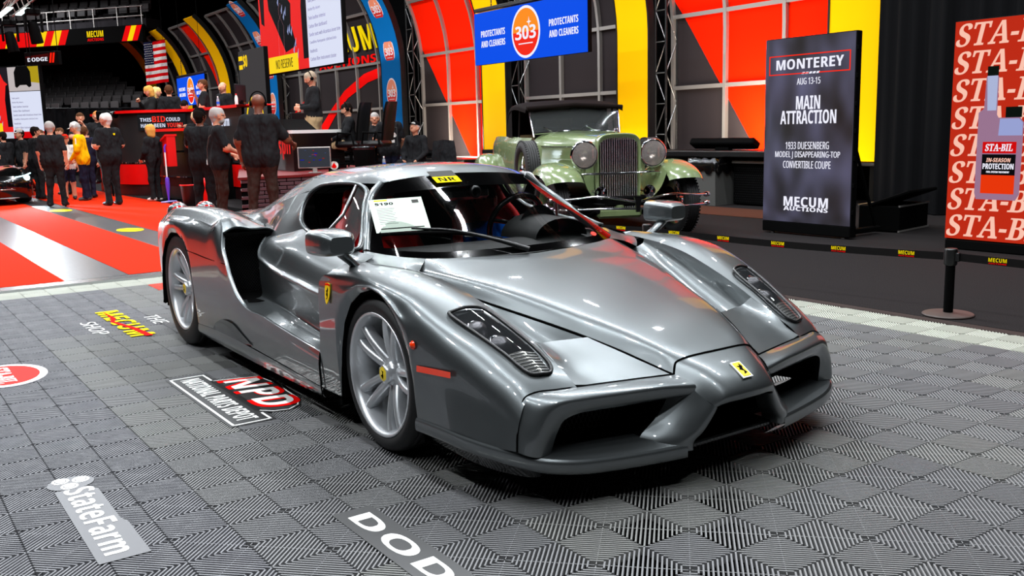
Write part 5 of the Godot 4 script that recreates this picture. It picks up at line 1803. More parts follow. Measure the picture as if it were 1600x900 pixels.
	part(c, "windshield_frame", tube([Vector3(-.61, 1.245, -1.52), Vector3(0, 1.275, -1.50), Vector3(.61, 1.245, -1.52)], .014, 6), M.chrome)
	var wg := patch([[V(-.60, 1.25, -1.53), V(0, 1.28, -1.51), V(.60, 1.25, -1.53)], [V(-.61, 1.60, -1.65), V(0, 1.61, -1.64), V(.61, 1.60, -1.65)]], 4, 3)
	part(c, "windshield_glass", grid_mesh(wg), M.clear)
	for s in [-1, 1]:
		part(c, "wiper", tube([Vector3(s * .30 - .05, 1.27, -1.49), Vector3(s * .30 - .16, 1.33, -1.525)], .008, 5), M.chrome)
	var top := []
	for q in [[-1.60, 1.605, .685, .03], [-1.75, 1.625, .70, .05], [-1.95, 1.65, .71, .07], [-2.2, 1.655, .71, .07], [-2.42, 1.62, .71, .07], [-2.56, 1.50, .71, .05], [-2.62, 1.34, .71, .02], [-2.63, 1.17, .71, .0]]:
		top.append([V(0, q[1] + q[3] * .5, q[0]), V(q[2] * .5, q[1] + q[3] * .35, q[0]), V(q[2] * .85, q[1] + q[3] * .05, q[0]), V(q[2] * .98, q[1] - .03, q[0]), V(q[2], q[1] - .085, q[0])])
	centre(c, "canvas_top", turned(patch(top, 4, 4)), M.canvas_top)
	part(c, "top_header", tube([Vector3(-.67, 1.575, -1.585), Vector3(0, 1.615, -1.575), Vector3(.67, 1.575, -1.585)], .03, 8), M.canvas_top)
	for s in [-1, 1]:
		part(c, "quarter_cloth", grid_mesh(patch([[V(s * .70, 1.58, -2.3), V(s * .705, 1.4, -2.28), V(s * .71, 1.2, -2.26)], [V(s * .70, 1.55, -2.45), V(s * .705, 1.4, -2.46), V(s * .71, 1.19, -2.46)], [V(s * .70, 1.43, -2.57), V(s * .705, 1.3, -2.61), V(s * .71, 1.17, -2.62)]], 3, 3)), M.canvas_top)
	part(c, "rear_window", box_mesh(Vector3(.55, .2, .01), 0, Vector3(0, 1.42, -2.60)), mat(Color(.35, .34, .34), .4))
	part(c, "rear_deck", grid_mesh(patch([[V(-.70, 1.20, -2.60), V(0, 1.24, -2.60), V(.70, 1.20, -2.60)], [V(-.68, 1.19, -3.42), V(0, 1.21, -3.42), V(.68, 1.19, -3.42)], [V(-.50, 1.06, -4.2), V(0, 1.1, -4.2), V(.50, 1.06, -4.2)], [V(-.48, .55, -4.4), V(0, .55, -4.4), V(.48, .55, -4.4)]], 5, 4)), M.green_paint)
	var seat := part(c, "bench_seat", box_mesh(Vector3(1.2, .55, .2), .06, Vector3(0, .95, -2.48), Basis(Vector3.RIGHT, -.2)), M.tan)
	part(seat, "cushion", box_mesh(Vector3(1.2, .2, .6), .06, Vector3(0, .72, -2.2)), M.tan)
	part(c, "instrument_panel", box_mesh(Vector3(1.1, .16, .04), .01, Vector3(0, 1.17, -1.66)), M.black)
	var ring := []
	for k in 33:
		var w := TAU * k / 32.0
		ring.append(Vector3(.33 + cos(w) * .20, 1.20 + sin(w) * .15, -1.92 + sin(w) * .13))
	part(c, "steering_wheel", tube(ring, .012, 6, false), M.black)
	part(c, "steering_column", tube([Vector3(.33, 1.2, -1.92), Vector3(.33, .95, -1.5)], .018, 6), M.black)
	part(c, "inside_mirror", box_mesh(Vector3(.14, .05, .02), .01, Vector3(.0, 1.55, -1.66)), M.black)

func bar_mat(c: Node) -> Material:
	return (c.get_node("grille_bar") as MeshInstance3D).material_override

# ---------------------------------------------------------------- screens, signs, hanging things
func face_x(x: float, y: float, z: float) -> Transform3D:
	# a frame on a surface that faces -x: reads towards +z
	return Transform3D(Basis(Vector3(0, 0, 1), Vector3.UP, Vector3(-1, 0, 0)), Vector3(x, y, z))

func lit_text(c: Color, e: float) -> StandardMaterial3D:
	return glow(c, e)

func screen_light(at: Vector3, size: Vector2, c: Color, e: float, b: Basis):
	var a := AreaLight3D.new()
	a.name = "screen_light"
	a.area_size = size
	a.light_energy = e
	a.light_color = c
	a.area_range = 40.0
	a.shadow_enabled = true
	add_child(a, true)
	a.transform = Transform3D(b, at)

func led_frame(t: Node, xf: Transform3D, w: float, h: float):
	# cabinet behind an LED face: back box and black edge strips
	var st := begin()
	box_into(st, xf * Vector3(0, 0, -.06), Vector3(w, h, .10), xf.basis, .01)
	part(t, "cabinet", st.commit(), M.black)

func build_signs():
	var wt := lit_text(Color(.95, .95, 1.0), 1.0)
	# --- upright display beside the vintage car
	var d := thing("display_screen", "upright black display reading MONTEREY and MAIN ATTRACTION", "display screen")
	var f := face_x(6.45, 1.21, -3.61)
	led_frame(d, f, 1.24, 2.14)
	var scr := mat(Color(.02, .02, .02), .3)
	scr.emission_enabled = true
	scr.emission = Color.BLACK
	scr.emission_energy_multiplier = 1.0
	var nt := noise_tex(77, .009, Color(.13, .12, .125), Color(.36, .36, .47), 256, 2)
	scr.emission_texture = nt
	scr.uv1_scale = Vector3(.8, .45, 1)
	part(d, "screen", slab(rect(-.61, -1.06, .61, 1.06), -.01, .0, f), scr)
	var fr := begin()
	for q in [[0, .865, 1.10, .012], [-.27, .655, .55, .012], [.35, .655, .40, .012]]:
		box_into(fr, f * Vector3(q[0], q[1], .002), Vector3(q[2], q[3], .004), f.basis)
	for x in [-.55, .55]:
		box_into(fr, f * Vector3(x, .76, .002), Vector3(.012, .22, .004), f.basis)
	part(d, "title_frame", fr.commit(), lit_text(Color(1, .16, .05), 1.0))
	for k in 5:
		part(d, "title_dash", slab([Vector2(-.09 + .05 * k, .645), Vector2(-.055 + .05 * k, .645), Vector2(-.04 + .05 * k, .668), Vector2(-.075 + .05 * k, .668)], .001, .003, f), wt)
	for q in [["MONTEREY", .765, .92, .115, 0.0], ["AUG 13-15", .565, .32, .075, 0.0], ["MAIN", .325, .33, .155, 0.0], ["ATTRACTION", .16, .77, .155, 0.0], ["1933 DUESENBERG", -.165, .60, .085, 0.0], ["MODEL J DISAPPEARING-TOP", -.275, .90, .085, 0.0], ["CONVERTIBLE COUPE", -.385, .66, .085, 0.0], ["MECUM", -.815, .62, .115, 0.0], ["AUCTIONS", -.90, .62, .05, 0.0]]:
		letters(d, q[0], wt, f * Transform3D(Basis.IDENTITY, Vector3(.01, q[1], .001)), q[2], q[3], "sans_bold" if q[0] in ["MAIN", "ATTRACTION", "MONTEREY", "MECUM", "AUCTIONS"] else "sans", 0.0)
	part(d, "base_box", box_mesh(Vector3(.12, .13, 1.24), .01, Vector3(6.51, .085, -3.61)), M.black)
	for z in [-4.1, -3.1]:
		part(d, "levelling_foot", lathe([Vector2(.001, 0), Vector2(.03, 0), Vector2(.03, .008), Vector2(.008, .012), Vector2(.008, .03)], 12, Transform3D(Basis.IDENTITY, Vector3(6.5, 0, z))), M.steel)
	part(d, "back_brace", tube([Vector3(6.6, 1.3, -3.15), Vector3(7.15, .10, -3.15)], .02, 6), M.black)
	part(d, "rear_foot", box_mesh(Vector3(.75, .06, .08), .01, Vector3(6.85, .06, -3.15)), M.black)
	for k in 7:
		part(d, "clamp", box_mesh(Vector3(.03, .05, .02), .004, Vector3(6.48, .3 + .3 * k, -2.985)), M.black)
	screen_light(Vector3(6.42, 1.21, -3.61), Vector2(1.2, 2.1), Color(.6, .58, .75), .25, Basis(Vector3.UP, PI / 2))
	# --- red display at the right edge
	var s := thing("display_screen", "upright red display with repeated STA-BIL lettering and a bottle picture", "display screen")
	var g := face_x(6.5, 1.18, -1.28)
	led_frame(s, g, 1.24, 2.16)
	part(s, "screen", slab(rect(-.62, -1.07, .62, 1.07), -.01, .0, g), glow(Color(.74, .16, .07), 1.0))
	var pink := lit_text(Color(.98, .76, .68), 1.0)
	for k in 8:
		letters(s, "STA-BIL", pink, g * Transform3D(Basis.IDENTITY, Vector3(-.06, .935 - .267 * k, .001)), 1.06, .22, "serif_bold", .22)
	part(s, "base_box", box_mesh(Vector3(.12, .10, 1.24), .01, Vector3(6.56, .05, -1.28)), M.black)
	# the bottle shown on it
	var bt := g.translated_local(Vector3(-.10, -.20, .006)) * Transform3D(Basis.IDENTITY.scaled(Vector3(.86, 1, 1)), Vector3.ZERO)
	var b1 := part(s, "bottle_picture", slab([Vector2(-.27, -.40), Vector2(-.25, -.46), Vector2(.20, -.46), Vector2(.24, -.40), Vector2(.245, .28), Vector2(.20, .33), Vector2(-.04, .33), Vector2(-.06, .36), Vector2(-.06, .72), Vector2(-.20, .72), Vector2(-.21, .42), Vector2(-.27, .38)], 0, .003, bt), lit_text(Color(.66, .50, .62), .8))
	part(b1, "bottle_neck", slab([Vector2(-.17, .40), Vector2(-.07, .40), Vector2(-.07, .73), Vector2(-.19, .73)], .003, .005, bt), lit_text(Color(.70, .74, .88), .9))
	part(b1, "bottle_shoulder", slab([Vector2(-.03, .16), Vector2(.235, .16), Vector2(.235, .28), Vector2(.19, .32), Vector2(-.02, .32)], .003, .005, bt), lit_text(Color(.62, .66, .86), .9))
	part(b1, "bottle_cap", slab(rect(-.19, .73, -.065, .82), .003, .006, bt), lit_text(Color(.03, .08, .05), .6))
	part(b1, "bottle_cap", slab(rect(.04, .33, .22, .43), .003, .006, bt), lit_text(Color(.03, .08, .05), .6))
	part(b1, "label_top", slab(rect(-.20, -.01, .18, .10), .003, .006, bt), lit_text(Color(.85, .02, .02), .9))
	part(b1, "label_middle", slab(rect(-.20, -.22, .18, -.02), .003, .006, bt), lit_text(Color(.02, .02, .03), .8))
	part(b1, "label_bottom", slab(rect(-.20, -.40, .18, -.22), .003, .006, bt), lit_text(Color(.95, .22, .02), .9))
	letters(b1, "STA-BIL", wt, bt * Transform3D(Basis.IDENTITY, Vector3(-.01, .045, .006)), .31, .07, "serif_bold", .15)
	letters(b1, "IN-SEASON", pink, bt * Transform3D(Basis.IDENTITY, Vector3(-.01, -.075, .006)), .27, .04, "sans_bold", .2)
	letters(b1, "PROTECTION", wt, bt * Transform3D(Basis.IDENTITY, Vector3(-.01, -.135, .006)), .35, .055, "sans_bold")
	letters(b1, "FUEL SYSTEM TREATMENT", wt, bt * Transform3D(Basis.IDENTITY, Vector3(-.01, -.19, .006)), .26, .018, "sans_bold")
	screen_light(Vector3(6.47, 1.18, -1.28), Vector2(1.2, 2.1), Color(1, .35, .25), .4, Basis(Vector3.UP, PI / 2))
	# --- blue hanging signs
	hang_303(Vector3(8.0, 3.09, -11.15), 3.52, 1.0, "large blue hanging sign reading 303 PROTECTANTS AND CLEANERS above the vintage car", true)
	hang_303(Vector3(8.0, 2.97, -31.9), 3.3, 1.02, "small far blue sign reading 303 behind the tall counter", false)
	# --- video screens
	video(face_x(7.0, 4.41, -19.45), 5.1, 2.98, "large hanging video screen with NO RESERVE banner", 0.0)
	var lb := Basis(Vector3(.60, 0, .80), Vector3.UP, Vector3(-.80, 0, .60))
	video(Transform3D(lb, Vector3(.86, 2.36, -24.35)), 2.6, 1.62, "far left video screen above the crowd", 1.0)
	var dg := thing("dodge_sign", "black lit sign reading DODGE above the left video screen", "sign")
	var dx := Transform3D(lb, Vector3(1.74, 3.35, -23.3)) * Transform3D(Basis.IDENTITY.scaled(Vector3(.8, .8, 1)), Vector3.ZERO)
	led_frame(dg, Transform3D(lb, dx.origin), 1.08, .34)
	part(dg, "face", slab(rect(-.66, -.2, .66, .2), -.01, 0, dx), glow(Color(.06, .01, .012), .6))
	letters(dg, "DODGE", wt, dx * Transform3D(Basis.IDENTITY, Vector3(-.15, -.02, .001)), .78, .12, "sans_bold")
	for k in 2:
		part(dg, "red_stripe", slab([Vector2(.30 + .11 * k, -.14), Vector2(.37 + .11 * k, -.14), Vector2(.44 + .11 * k, .16), Vector2(.37 + .11 * k, .16)], .001, .004, dx), lit_text(Color(1, .12, .03), 1.0))
	part(dg, "color_patch", slab([Vector2(-.62, .08), Vector2(.3, .15), Vector2(.3, .02), Vector2(-.62, .03)], .0005, .001, dx), glow(Color(.32, .02, .02), .6))
	part(dg, "drop_wire", tube([dx * Vector3(-.6, .2, -.05), dx * Vector3(-.6, 10.5, -.05)], .01, 5), M.black)
	part(dg, "drop_wire", tube([dx * Vector3(.6, .2, -.05), dx * Vector3(.6, 10.5, -.05)], .01, 5), M.black)
	# --- digital column by the counter
	var dc := thing("digital_column", "tall dark digital column with yellow price figures and round logo", "display screen")
	var cx := face_x(5.2, 2.0, -17.96)
	led_frame(dc, cx, 1.62, 2.5)
	part(dc, "screen", slab(rect(-.80, -1.24, .80, 1.24), -.01, 0, cx), glow(Color(.24, .23, .235), 1.0))
	var ye := lit_text(Color(1, .83, .05), 1.0)
	letters(dc, "$0", ye, cx * Transform3D(Basis.IDENTITY, Vector3(-.36, 1.0, .001)), .26, .30, "sans_bold")
	for q in [[-.66, 1.08, .26, .10], [-.66, .88, .24, .10]]:
		part(dc, "price_block", slab(rect(q[0] - q[2] * .5, q[1] - q[3] * .5, q[0] + q[2] * .5, q[1] + q[3] * .5), .001, .003, cx), ye)
	var ringm := begin()
	for k in 40:
		var a0 := TAU * k / 40.0
		var a1 := TAU * (k + 1) / 40.0
		var pts := []
		for q in [[a0, 1.0], [a1, 1.0], [a1, .88], [a0, .88]]:
			pts.append(cx * Vector3(cos(q[0]) * .58 * q[1] + .05, sin(q[0]) * .62 * q[1] - .42, .004))
		poly_into(ringm, pts)
	part(dc, "round_logo", ringm.commit(), ye)
	part(dc, "logo_flag", slab([Vector2(.02, -.30), Vector2(.35, -.08), Vector2(.42, -.34), Vector2(.10, -.52)], .001, .003, cx), ye)
	part(dc, "logo_field", slab([Vector2(.05, -.50), Vector2(.5, -.45), Vector2(.35, -.85), Vector2(.1, -.95)], .001, .003, cx), lit_text(Color(.75, .72, .08), .9))
	part(dc, "pedestal", box_mesh(Vector3(.3, .74, 1.6), .01, Vector3(5.32, .37, -17.96)), M.black)
	# --- the flag
	var fl := thing("flag", "United States flag hanging above the tall counter", "flag", Vector3(7.15, 0, -33.0))
	flag_cloth(fl)

func hang_303(c: Vector3, w: float, h: float, label: String, near: bool):
	var t := thing("hanging_sign", label, "sign")
	var f := face_x(c.x, c.y, c.z)
	led_frame(t, f, w, h)
	part(t, "face", slab(rect(-w * .5, -h * .5, w * .5, h * .5), -.01, 0, f), glow(Color(.0, .31, .92), 1.0))
	var wt := lit_text(Color(.95, .95, 1), 1.0)
	var keep := [M.logo_white, M.logo_red, M.logo_peach]
	M.logo_white = wt
	M.logo_red = lit_text(Color(.96, .16, .08), 1.0)
	M.logo_peach = lit_text(Color(1.0, .56, .12), 1.0)
	badge_303(t, f.translated_local(Vector3(-.02 if near else 0.0, 0, .002)), w * .127, h * .475)
	M.logo_white = keep[0]
	M.logo_red = keep[1]
	M.logo_peach = keep[2]
	for s in [-1.0, 1.0]:
		letters(t, "PROTECTANTS", wt, f * Transform3D(Basis.IDENTITY, Vector3(s * w * .315, h * .085, .001)), w * .235, h * .125, "sans_bold")
		letters(t, "AND CLEANERS", wt, f * Transform3D(Basis.IDENTITY, Vector3(s * w * .315, -h * .11, .001)), w * .235, h * .125, "sans_bold")
	part(t, "top_rail", box_mesh(Vector3(.12, .07, w), .01, f * Vector3(0, h * .5 + .06, -.06)), M.black_trim)
	for z in [-.35, .35]:
		var links := begin()
		for k in 8:
			tube_into(links, [f * Vector3(w * z, h * .5 + .09 + .07 * k, -.06), f * Vector3(w * z, h * .5 + .15 + .07 * k, -.06)], .012, 6)
		part(t, "chain", links.commit(), M.black_trim)
		part(t, "hoist_cable", tube([f * Vector3(w * z, h * .5 + .65, -.06), f * Vector3(w * z, 10.8, -.06)], .008, 5), M.black)
	if near:
		screen_light(f * Vector3(0, 0, .05), Vector2(w, h), Color(.2, .35, 1), .5, f.basis * Basis(Vector3.UP, PI))

func video(f: Transform3D, w: float, h: float, label: String, small: float):
	var t := thing("video_screen", label, "screen")
	led_frame(t, f, w + .06, h + .06)
	var red := glow(Color(.93, .14, .13), 1.0)
	part(t, "picture_field", slab(rect(-w * .5, -h * .5, w * .12, h * .5), -.01, 0, f), red)
	var q := func(pts: Array, z: float) -> ArrayMesh:
		var o := []
		for p in pts:
			o.append(Vector2(p[0] * w, p[1] * h))
		return slab(o, z, z + .002, f)
	var blk := glow(Color(.03, .03, .045), .8)
	part(t, "pictured_car", q.call([[-.37, .5], [-.25, .5], [-.17, .38], [-.13, .12], [-.07, .05], [-.08, -.12], [-.02, -.30], [-.16, -.34], [-.28, -.10], [-.36, .05], [-.38, .28]], .001), blk)
	for k in 16:
		var x := -.35 + .022 * k
		var y := .40 - .052 * k + .06 * sin(k * 2.3)
		part(t, "car_glint", q.call([[x, y], [x + .02, y + .05], [x + .012, y - .03]], .003), glow(Color(.62, .66, .85), .9))
	part(t, "pictured_person", q.call([[-.24, -.08], [-.20, -.02], [-.18, .05], [-.205, .08], [-.225, .04], [-.225, -.01], [-.17, -.12], [-.18, -.36], [-.25, -.36]], .004), glow(Color(.9, .62, .68), .9))
	part(t, "pictured_person", q.call([[.06, -.42], [.12, -.42], [.12, .25], [.08, .22], [.055, .0]], .004), glow(Color(.05, .04, .07), .8))
	part(t, "pictured_person", q.call([[-.47, -.05], [-.43, -.08], [-.41, .42], [-.45, .45], [-.485, .25]], .004), glow(Color(.10, .06, .08), .8))
	part(t, "pictured_carpet_edge", q.call([[.0, .5], [.12, .5], [.12, .22], [.06, .30]], .002), glow(Color(.14, .12, .15), .8))
	var dot := []
	for k in 20:
		dot.append([-.085 + cos(TAU * k / 20.0) * .05, .40 + sin(TAU * k / 20.0) * .055])
	part(t, "pictured_sticker", q.call(dot, .003), glow(Color(1, .72, .02), .95))
	part(t, "banner", q.call([[-.40, -.5], [-.01, -.5], [-.01, -.36], [-.40, -.36]], .005), glow(Color(.98, .84, .10), 1.0))
	letters(t, "NO RESERVE", M.ink, f * Transform3D(Basis.IDENTITY, Vector3(-.19 * w, -.43 * h, .007)), .22 * w, .075 * h, "sans")
	# right column: second picture over a white list
	part(t, "second_picture", q.call([[.12, .13], [.5, .13], [.5, .5], [.12, .5]], .001), glow(Color(.78, .74, .74), .9))
	part(t, "pictured_foliage", q.call([[.40, .26], [.5, .24], [.5, .5], [.36, .5], [.40, .38]], .002), glow(Color(.72, .62, .10), .9))
	part(t, "pictured_truck", q.call([[.20, .20], [.22, .18], [.26, .22], [.34, .22], [.37, .18], [.40, .20], [.40, .42], [.37, .5], [.23, .5], [.20, .42]], .003), glow(Color(.025, .025, .03), .8))
	part(t, "list_panel", q.call([[.12, -.5], [.5, -.5], [.5, .12], [.12, .12]], .001), glow(Color(.86, .88, .96), 1.0))
	var lines := ["Twin paint", "Butterfly doors", "Twin leather interior", "Carbon fiber dashboard", "Suede seats with Alcantara inner trim", "Cavallino Rampante stitched into", "headrests", "Carbon fiber instrument cluster"]
	var grey := mat(Color(.42, .40, .55), .8)
	for k in lines.size():
		var ww: float = lines[k].length() * .0093 * w
		letters(t, lines[k], grey, f * Transform3D(Basis.IDENTITY, Vector3(.14 * w + ww * .5, (.02 - .065 * k) * h, .003)), ww, .030 * h, "sans", 0.0, "list_line", .002)
	part(t, "hoist_cable", tube([f * Vector3(-w * .4, h * .5, -.06), f * Vector3(-w * .4, 9.5, -.06)], .012, 5), M.black)
	part(t, "hoist_cable", tube([f * Vector3(w * .4, h * .5, -.06), f * Vector3(w * .4, 9.5, -.06)], .012, 5), M.black)
	if small > .5:
		part(t, "lower_strip", q.call([[-.5, -.60], [.12, -.60], [.12, -.5], [-.5, -.5]], .001), glow(Color(.85, .86, .92), .9))
		part(t, "lower_strip", q.call([[.12, -.60], [.5, -.60], [.5, -.5], [.12, -.5]], .001), glow(Color(.85, .02, .05), .9))
	screen_light(f * Vector3(0, 0, .06), Vector2(w, h), Color(1, .7, .7), .9, f.basis * Basis(Vector3.UP, PI))

func flag_cloth(t: Node):
	# thirteen stripes and a blue field, gently waved; facing the camera along +z / -x
	var W := .78
	var Hh := 1.50
	var b := Basis(Vector3.UP, -.55)
	var at := func(u: float, v: float) -> Vector3:
		return b * Vector3((u - .5) * W, 0, .04 * sin(u * 9.0 + v * 2.0)) + Vector3(0, 4.78 - v * Hh + .10 * (u - .5), 0)
	for k in 13:
		var g := []
		for i in 17:
			var u0 := 0.0 if k >= 7 else .40
			var u := lerpf(u0, 1.0, i / 16.0)
			g.append(PackedVector3Array([at.call(u, k / 13.0), at.call(u, (k + 1) / 13.0)]))
		part(t, "stripe", grid_mesh(g), mat(Color(.78, .04, .06), .8) if k % 2 == 0 else M.cloth_white)
	var c := []
	for i in 9:
		c.append(PackedVector3Array([at.call(.40 * i / 8.0, 0.0), at.call(.40 * i / 8.0, 7.0 / 13.0)]))
	part(t, "star_field", grid_mesh(c), mat(Color(.07, .08, .20), .8))
	for r in 9:
		for q in (6 if r % 2 == 0 else 5):
			var u := (.033 + .066 * q) if r % 2 == 0 else (.066 + .066 * q)
			var p: Vector3 = at.call(u, (r + .9) / 9.8 * 7.0 / 13.0)
			var pts := []
			for m in 10:
				var rr := .020 if m % 2 == 0 else .009
				pts.append(Vector2(sin(TAU * m / 10.0) * rr, cos(TAU * m / 10.0) * rr))
			part(t, "star", slab(pts, .004, .007, Transform3D(b, p)), M.cloth_white)
	part(t, "flag_bar", tube([at.call(-.03, -.005), at.call(1.03, -.005)], .014, 6), M.black)
	part(t, "flag_line", tube([at.call(.1, -.01), at.call(.1, -.01) + Vector3(0, 9.1, 0)], .006, 5), M.black)
	part(t, "flag_line", tube([at.call(.9, -.01), at.call(.9, -.01) + Vector3(0, 9.1, 0)], .006, 5), M.black)

# ---------------------------------------------------------------- people
const CLS := ["body", "shirt", "trousers", "shoes", "hair"]

func field_into(tools: Dictionary, bones: Array, cell: float, k: float, xf: Transform3D):
	# smooth union of tapered capsules [a, b, ra, rb, class], meshed with surface nets into one tool per class
	var lo := Vector3(1e9, 1e9, 1e9)
	var hi := -lo
	for b in bones:
		var r := maxf(b[2], b[3]) + cell * 3.0
		for p in [b[0], b[1]]:
			lo = lo.min(p - Vector3(r, r, r))
			hi = hi.max(p + Vector3(r, r, r))
	var nx := int((hi.x - lo.x) / cell) + 2
	var ny := int((hi.y - lo.y) / cell) + 2
	var nz := int((hi.z - lo.z) / cell) + 2
	var acc := PackedFloat32Array()
	acc.resize(nx * ny * nz)
	var best := PackedFloat32Array()
	best.resize(nx * ny * nz)
	best.fill(1e9)
	var who := PackedByteArray()
	who.resize(nx * ny * nz)
	for b in bones:
		var a: Vector3 = b[0]
		var e: Vector3 = b[1]
		var ra: float = b[2]
		var rb: float = b[3]
		var cl: int = b[4]
		var m := maxf(ra, rb) + 2.6 / k
		var l := a.min(e) - Vector3(m, m, m) - lo
		var h := a.max(e) + Vector3(m, m, m) - lo
		var x0 := maxi(int(l.x / cell), 0)
		var x1 := mini(int(h.x / cell) + 1, nx - 1)
		var y0 := maxi(int(l.y / cell), 0)
		var y1 := mini(int(h.y / cell) + 1, ny - 1)
		var z0 := maxi(int(l.z / cell), 0)
		var z1 := mini(int(h.z / cell) + 1, nz - 1)
		var ab := e - a
		var inv := 1.0 / maxf(ab.length_squared(), 1e-8)
		for iz in range(z0, z1 + 1):
			for iy in range(y0, y1 + 1):
				var row := (iz * ny + iy) * nx
				for ix in range(x0, x1 + 1):
					var ap := lo + Vector3(ix, iy, iz) * cell - a
					var t := clampf(ap.dot(ab) * inv, 0.0, 1.0)
					var d := (ap - ab * t).length() - lerpf(ra, rb, t)
					if d < m:
						var i := row + ix
						acc[i] += exp(-k * d)
						if d < best[i]:
							best[i] = d
							who[i] = cl
	var vid := {}
	var vp := PackedVector3Array()
	var vn := PackedVector3Array()
	var vc := PackedByteArray()
	var off := [0, 1, nx, nx + 1, nx * ny, nx * ny + 1, nx * ny + nx, nx * ny + nx + 1]
	for iz in nz - 1:
		for iy in ny - 1:
			var row := (iz * ny + iy) * nx
			for ix in nx - 1:
				var i := row + ix
				var a0 := acc[i] >= 1.0
				if a0 == (acc[i + 1] >= 1.0) and a0 == (acc[i + off[2]] >= 1.0) and a0 == (acc[i + off[3]] >= 1.0) and a0 == (acc[i + off[4]] >= 1.0) and a0 == (acc[i + off[5]] >= 1.0) and a0 == (acc[i + off[6]] >= 1.0) and a0 == (acc[i + off[7]] >= 1.0):
					continue
				var f := []
				for o in off:
					f.append(-log(maxf(acc[i + o], 1e-4)))
				var s := Vector3.ZERO
				var n := 0
				for c in [[0, 1], [2, 3], [4, 5], [6, 7], [0, 2], [1, 3], [4, 6], [5, 7], [0, 4], [1, 5], [2, 6], [3, 7]]:
					var fa: float = f[c[0]]
					var fb: float = f[c[1]]
					if (fa <= 0.0) != (fb <= 0.0):
						var t := fa / (fa - fb)
						var p0 := Vector3(c[0] & 1, (c[0] >> 1) & 1, c[0] >> 2)
						var p1 := Vector3(c[1] & 1, (c[1] >> 1) & 1, c[1] >> 2)
						s += p0.lerp(p1, t)
						n += 1
				s /= maxf(n, 1)
				var g := Vector3(f[1] + f[3] + f[5] + f[7] - f[0] - f[2] - f[4] - f[6], f[2] + f[3] + f[6] + f[7] - f[0] - f[1] - f[4] - f[5], f[4] + f[5] + f[6] + f[7] - f[0] - f[1] - f[2] - f[3])
				vid[i] = vp.size()
				vp.append(lo + (Vector3(ix, iy, iz) + s) * cell)
				vn.append(g.normalized())
				var bd := 1e9
				var bc := 0
				for o in off:
					if best[i + o] < bd:
						bd = best[i + o]
						bc = who[i + o]
				vc.append(bc)
	var local := {}
	for i in vid:
		var in0 := acc[i] >= 1.0
		for ax in 3:
			var step: int = [1, nx, nx * ny][ax]
			var in1 := acc[i + step] >= 1.0
			if in0 == in1:
				continue
			var u: int = [nx, nx * ny, 1][ax]
			var w: int = [nx * ny, 1, nx][ax]
			if not (vid.has(i - u) and vid.has(i - w) and vid.has(i - u - w)):
				continue
			var q := [vid[i], vid[i - u], vid[i - u - w], vid[i - w]]
			if in0:
				q.reverse()
			var cl := vc[q[0]]
			if not local.has(cl):
				local[cl] = {}
			var st: SurfaceTool = tools[cl]
			var map: Dictionary = local[cl]
			var ids := []
			for v in q:
				if not map.has(v):
					st.set_normal((xf.basis * vn[v]).normalized())
					st.add_vertex(xf * vp[v])
					map[v] = st.get_meta("n")
					st.set_meta("n", map[v] + 1)
				ids.append(map[v])
			for e in [0, 1, 2, 0, 2, 3]:
				st.add_index(ids[e])

func hand_bones(wrist: Vector3, dir: Vector3, palm: Vector3, thumb_side: float) -> Array:
	# palm and five curled fingers; dir = along the hand, palm = the way the palm faces
	var d := dir.normalized()
	var n := (palm - d * palm.dot(d)).normalized()
	var s := d.cross(n) * thumb_side
	var out := [[wrist, wrist + d * .03, .026, .026, 0]]
	for f in [[-.027, .070, .0085], [-.009, .082, .009], [.009, .085, .009], [.027, .078, .009]]:
		var root: Vector3 = wrist + d * .085 + s * f[0]
		out.append([wrist + d * .02 + s * f[0] * .6, root, .016, .012, 0])
		var k1: Vector3 = root + (d * .85 + n * .5).normalized() * f[1] * .5
		var k2: Vector3 = k1 + (d * .35 + n * .93).normalized() * f[1] * .5
		out.append([root, k1, f[2] + .001, f[2], 0])
		out.append([k1, k2, f[2], f[2] - .002, 0])
	var tr: Vector3 = wrist + d * .03 + s * .03
	var t1: Vector3 = tr + (d * .6 + s * .7 + n * .25).normalized() * .04
	out.append([tr, t1, .013, .011, 0])
	out.append([t1, t1 + (d * .85 + n * .4).normalized() * .032, .011, .009, 0])
	return out

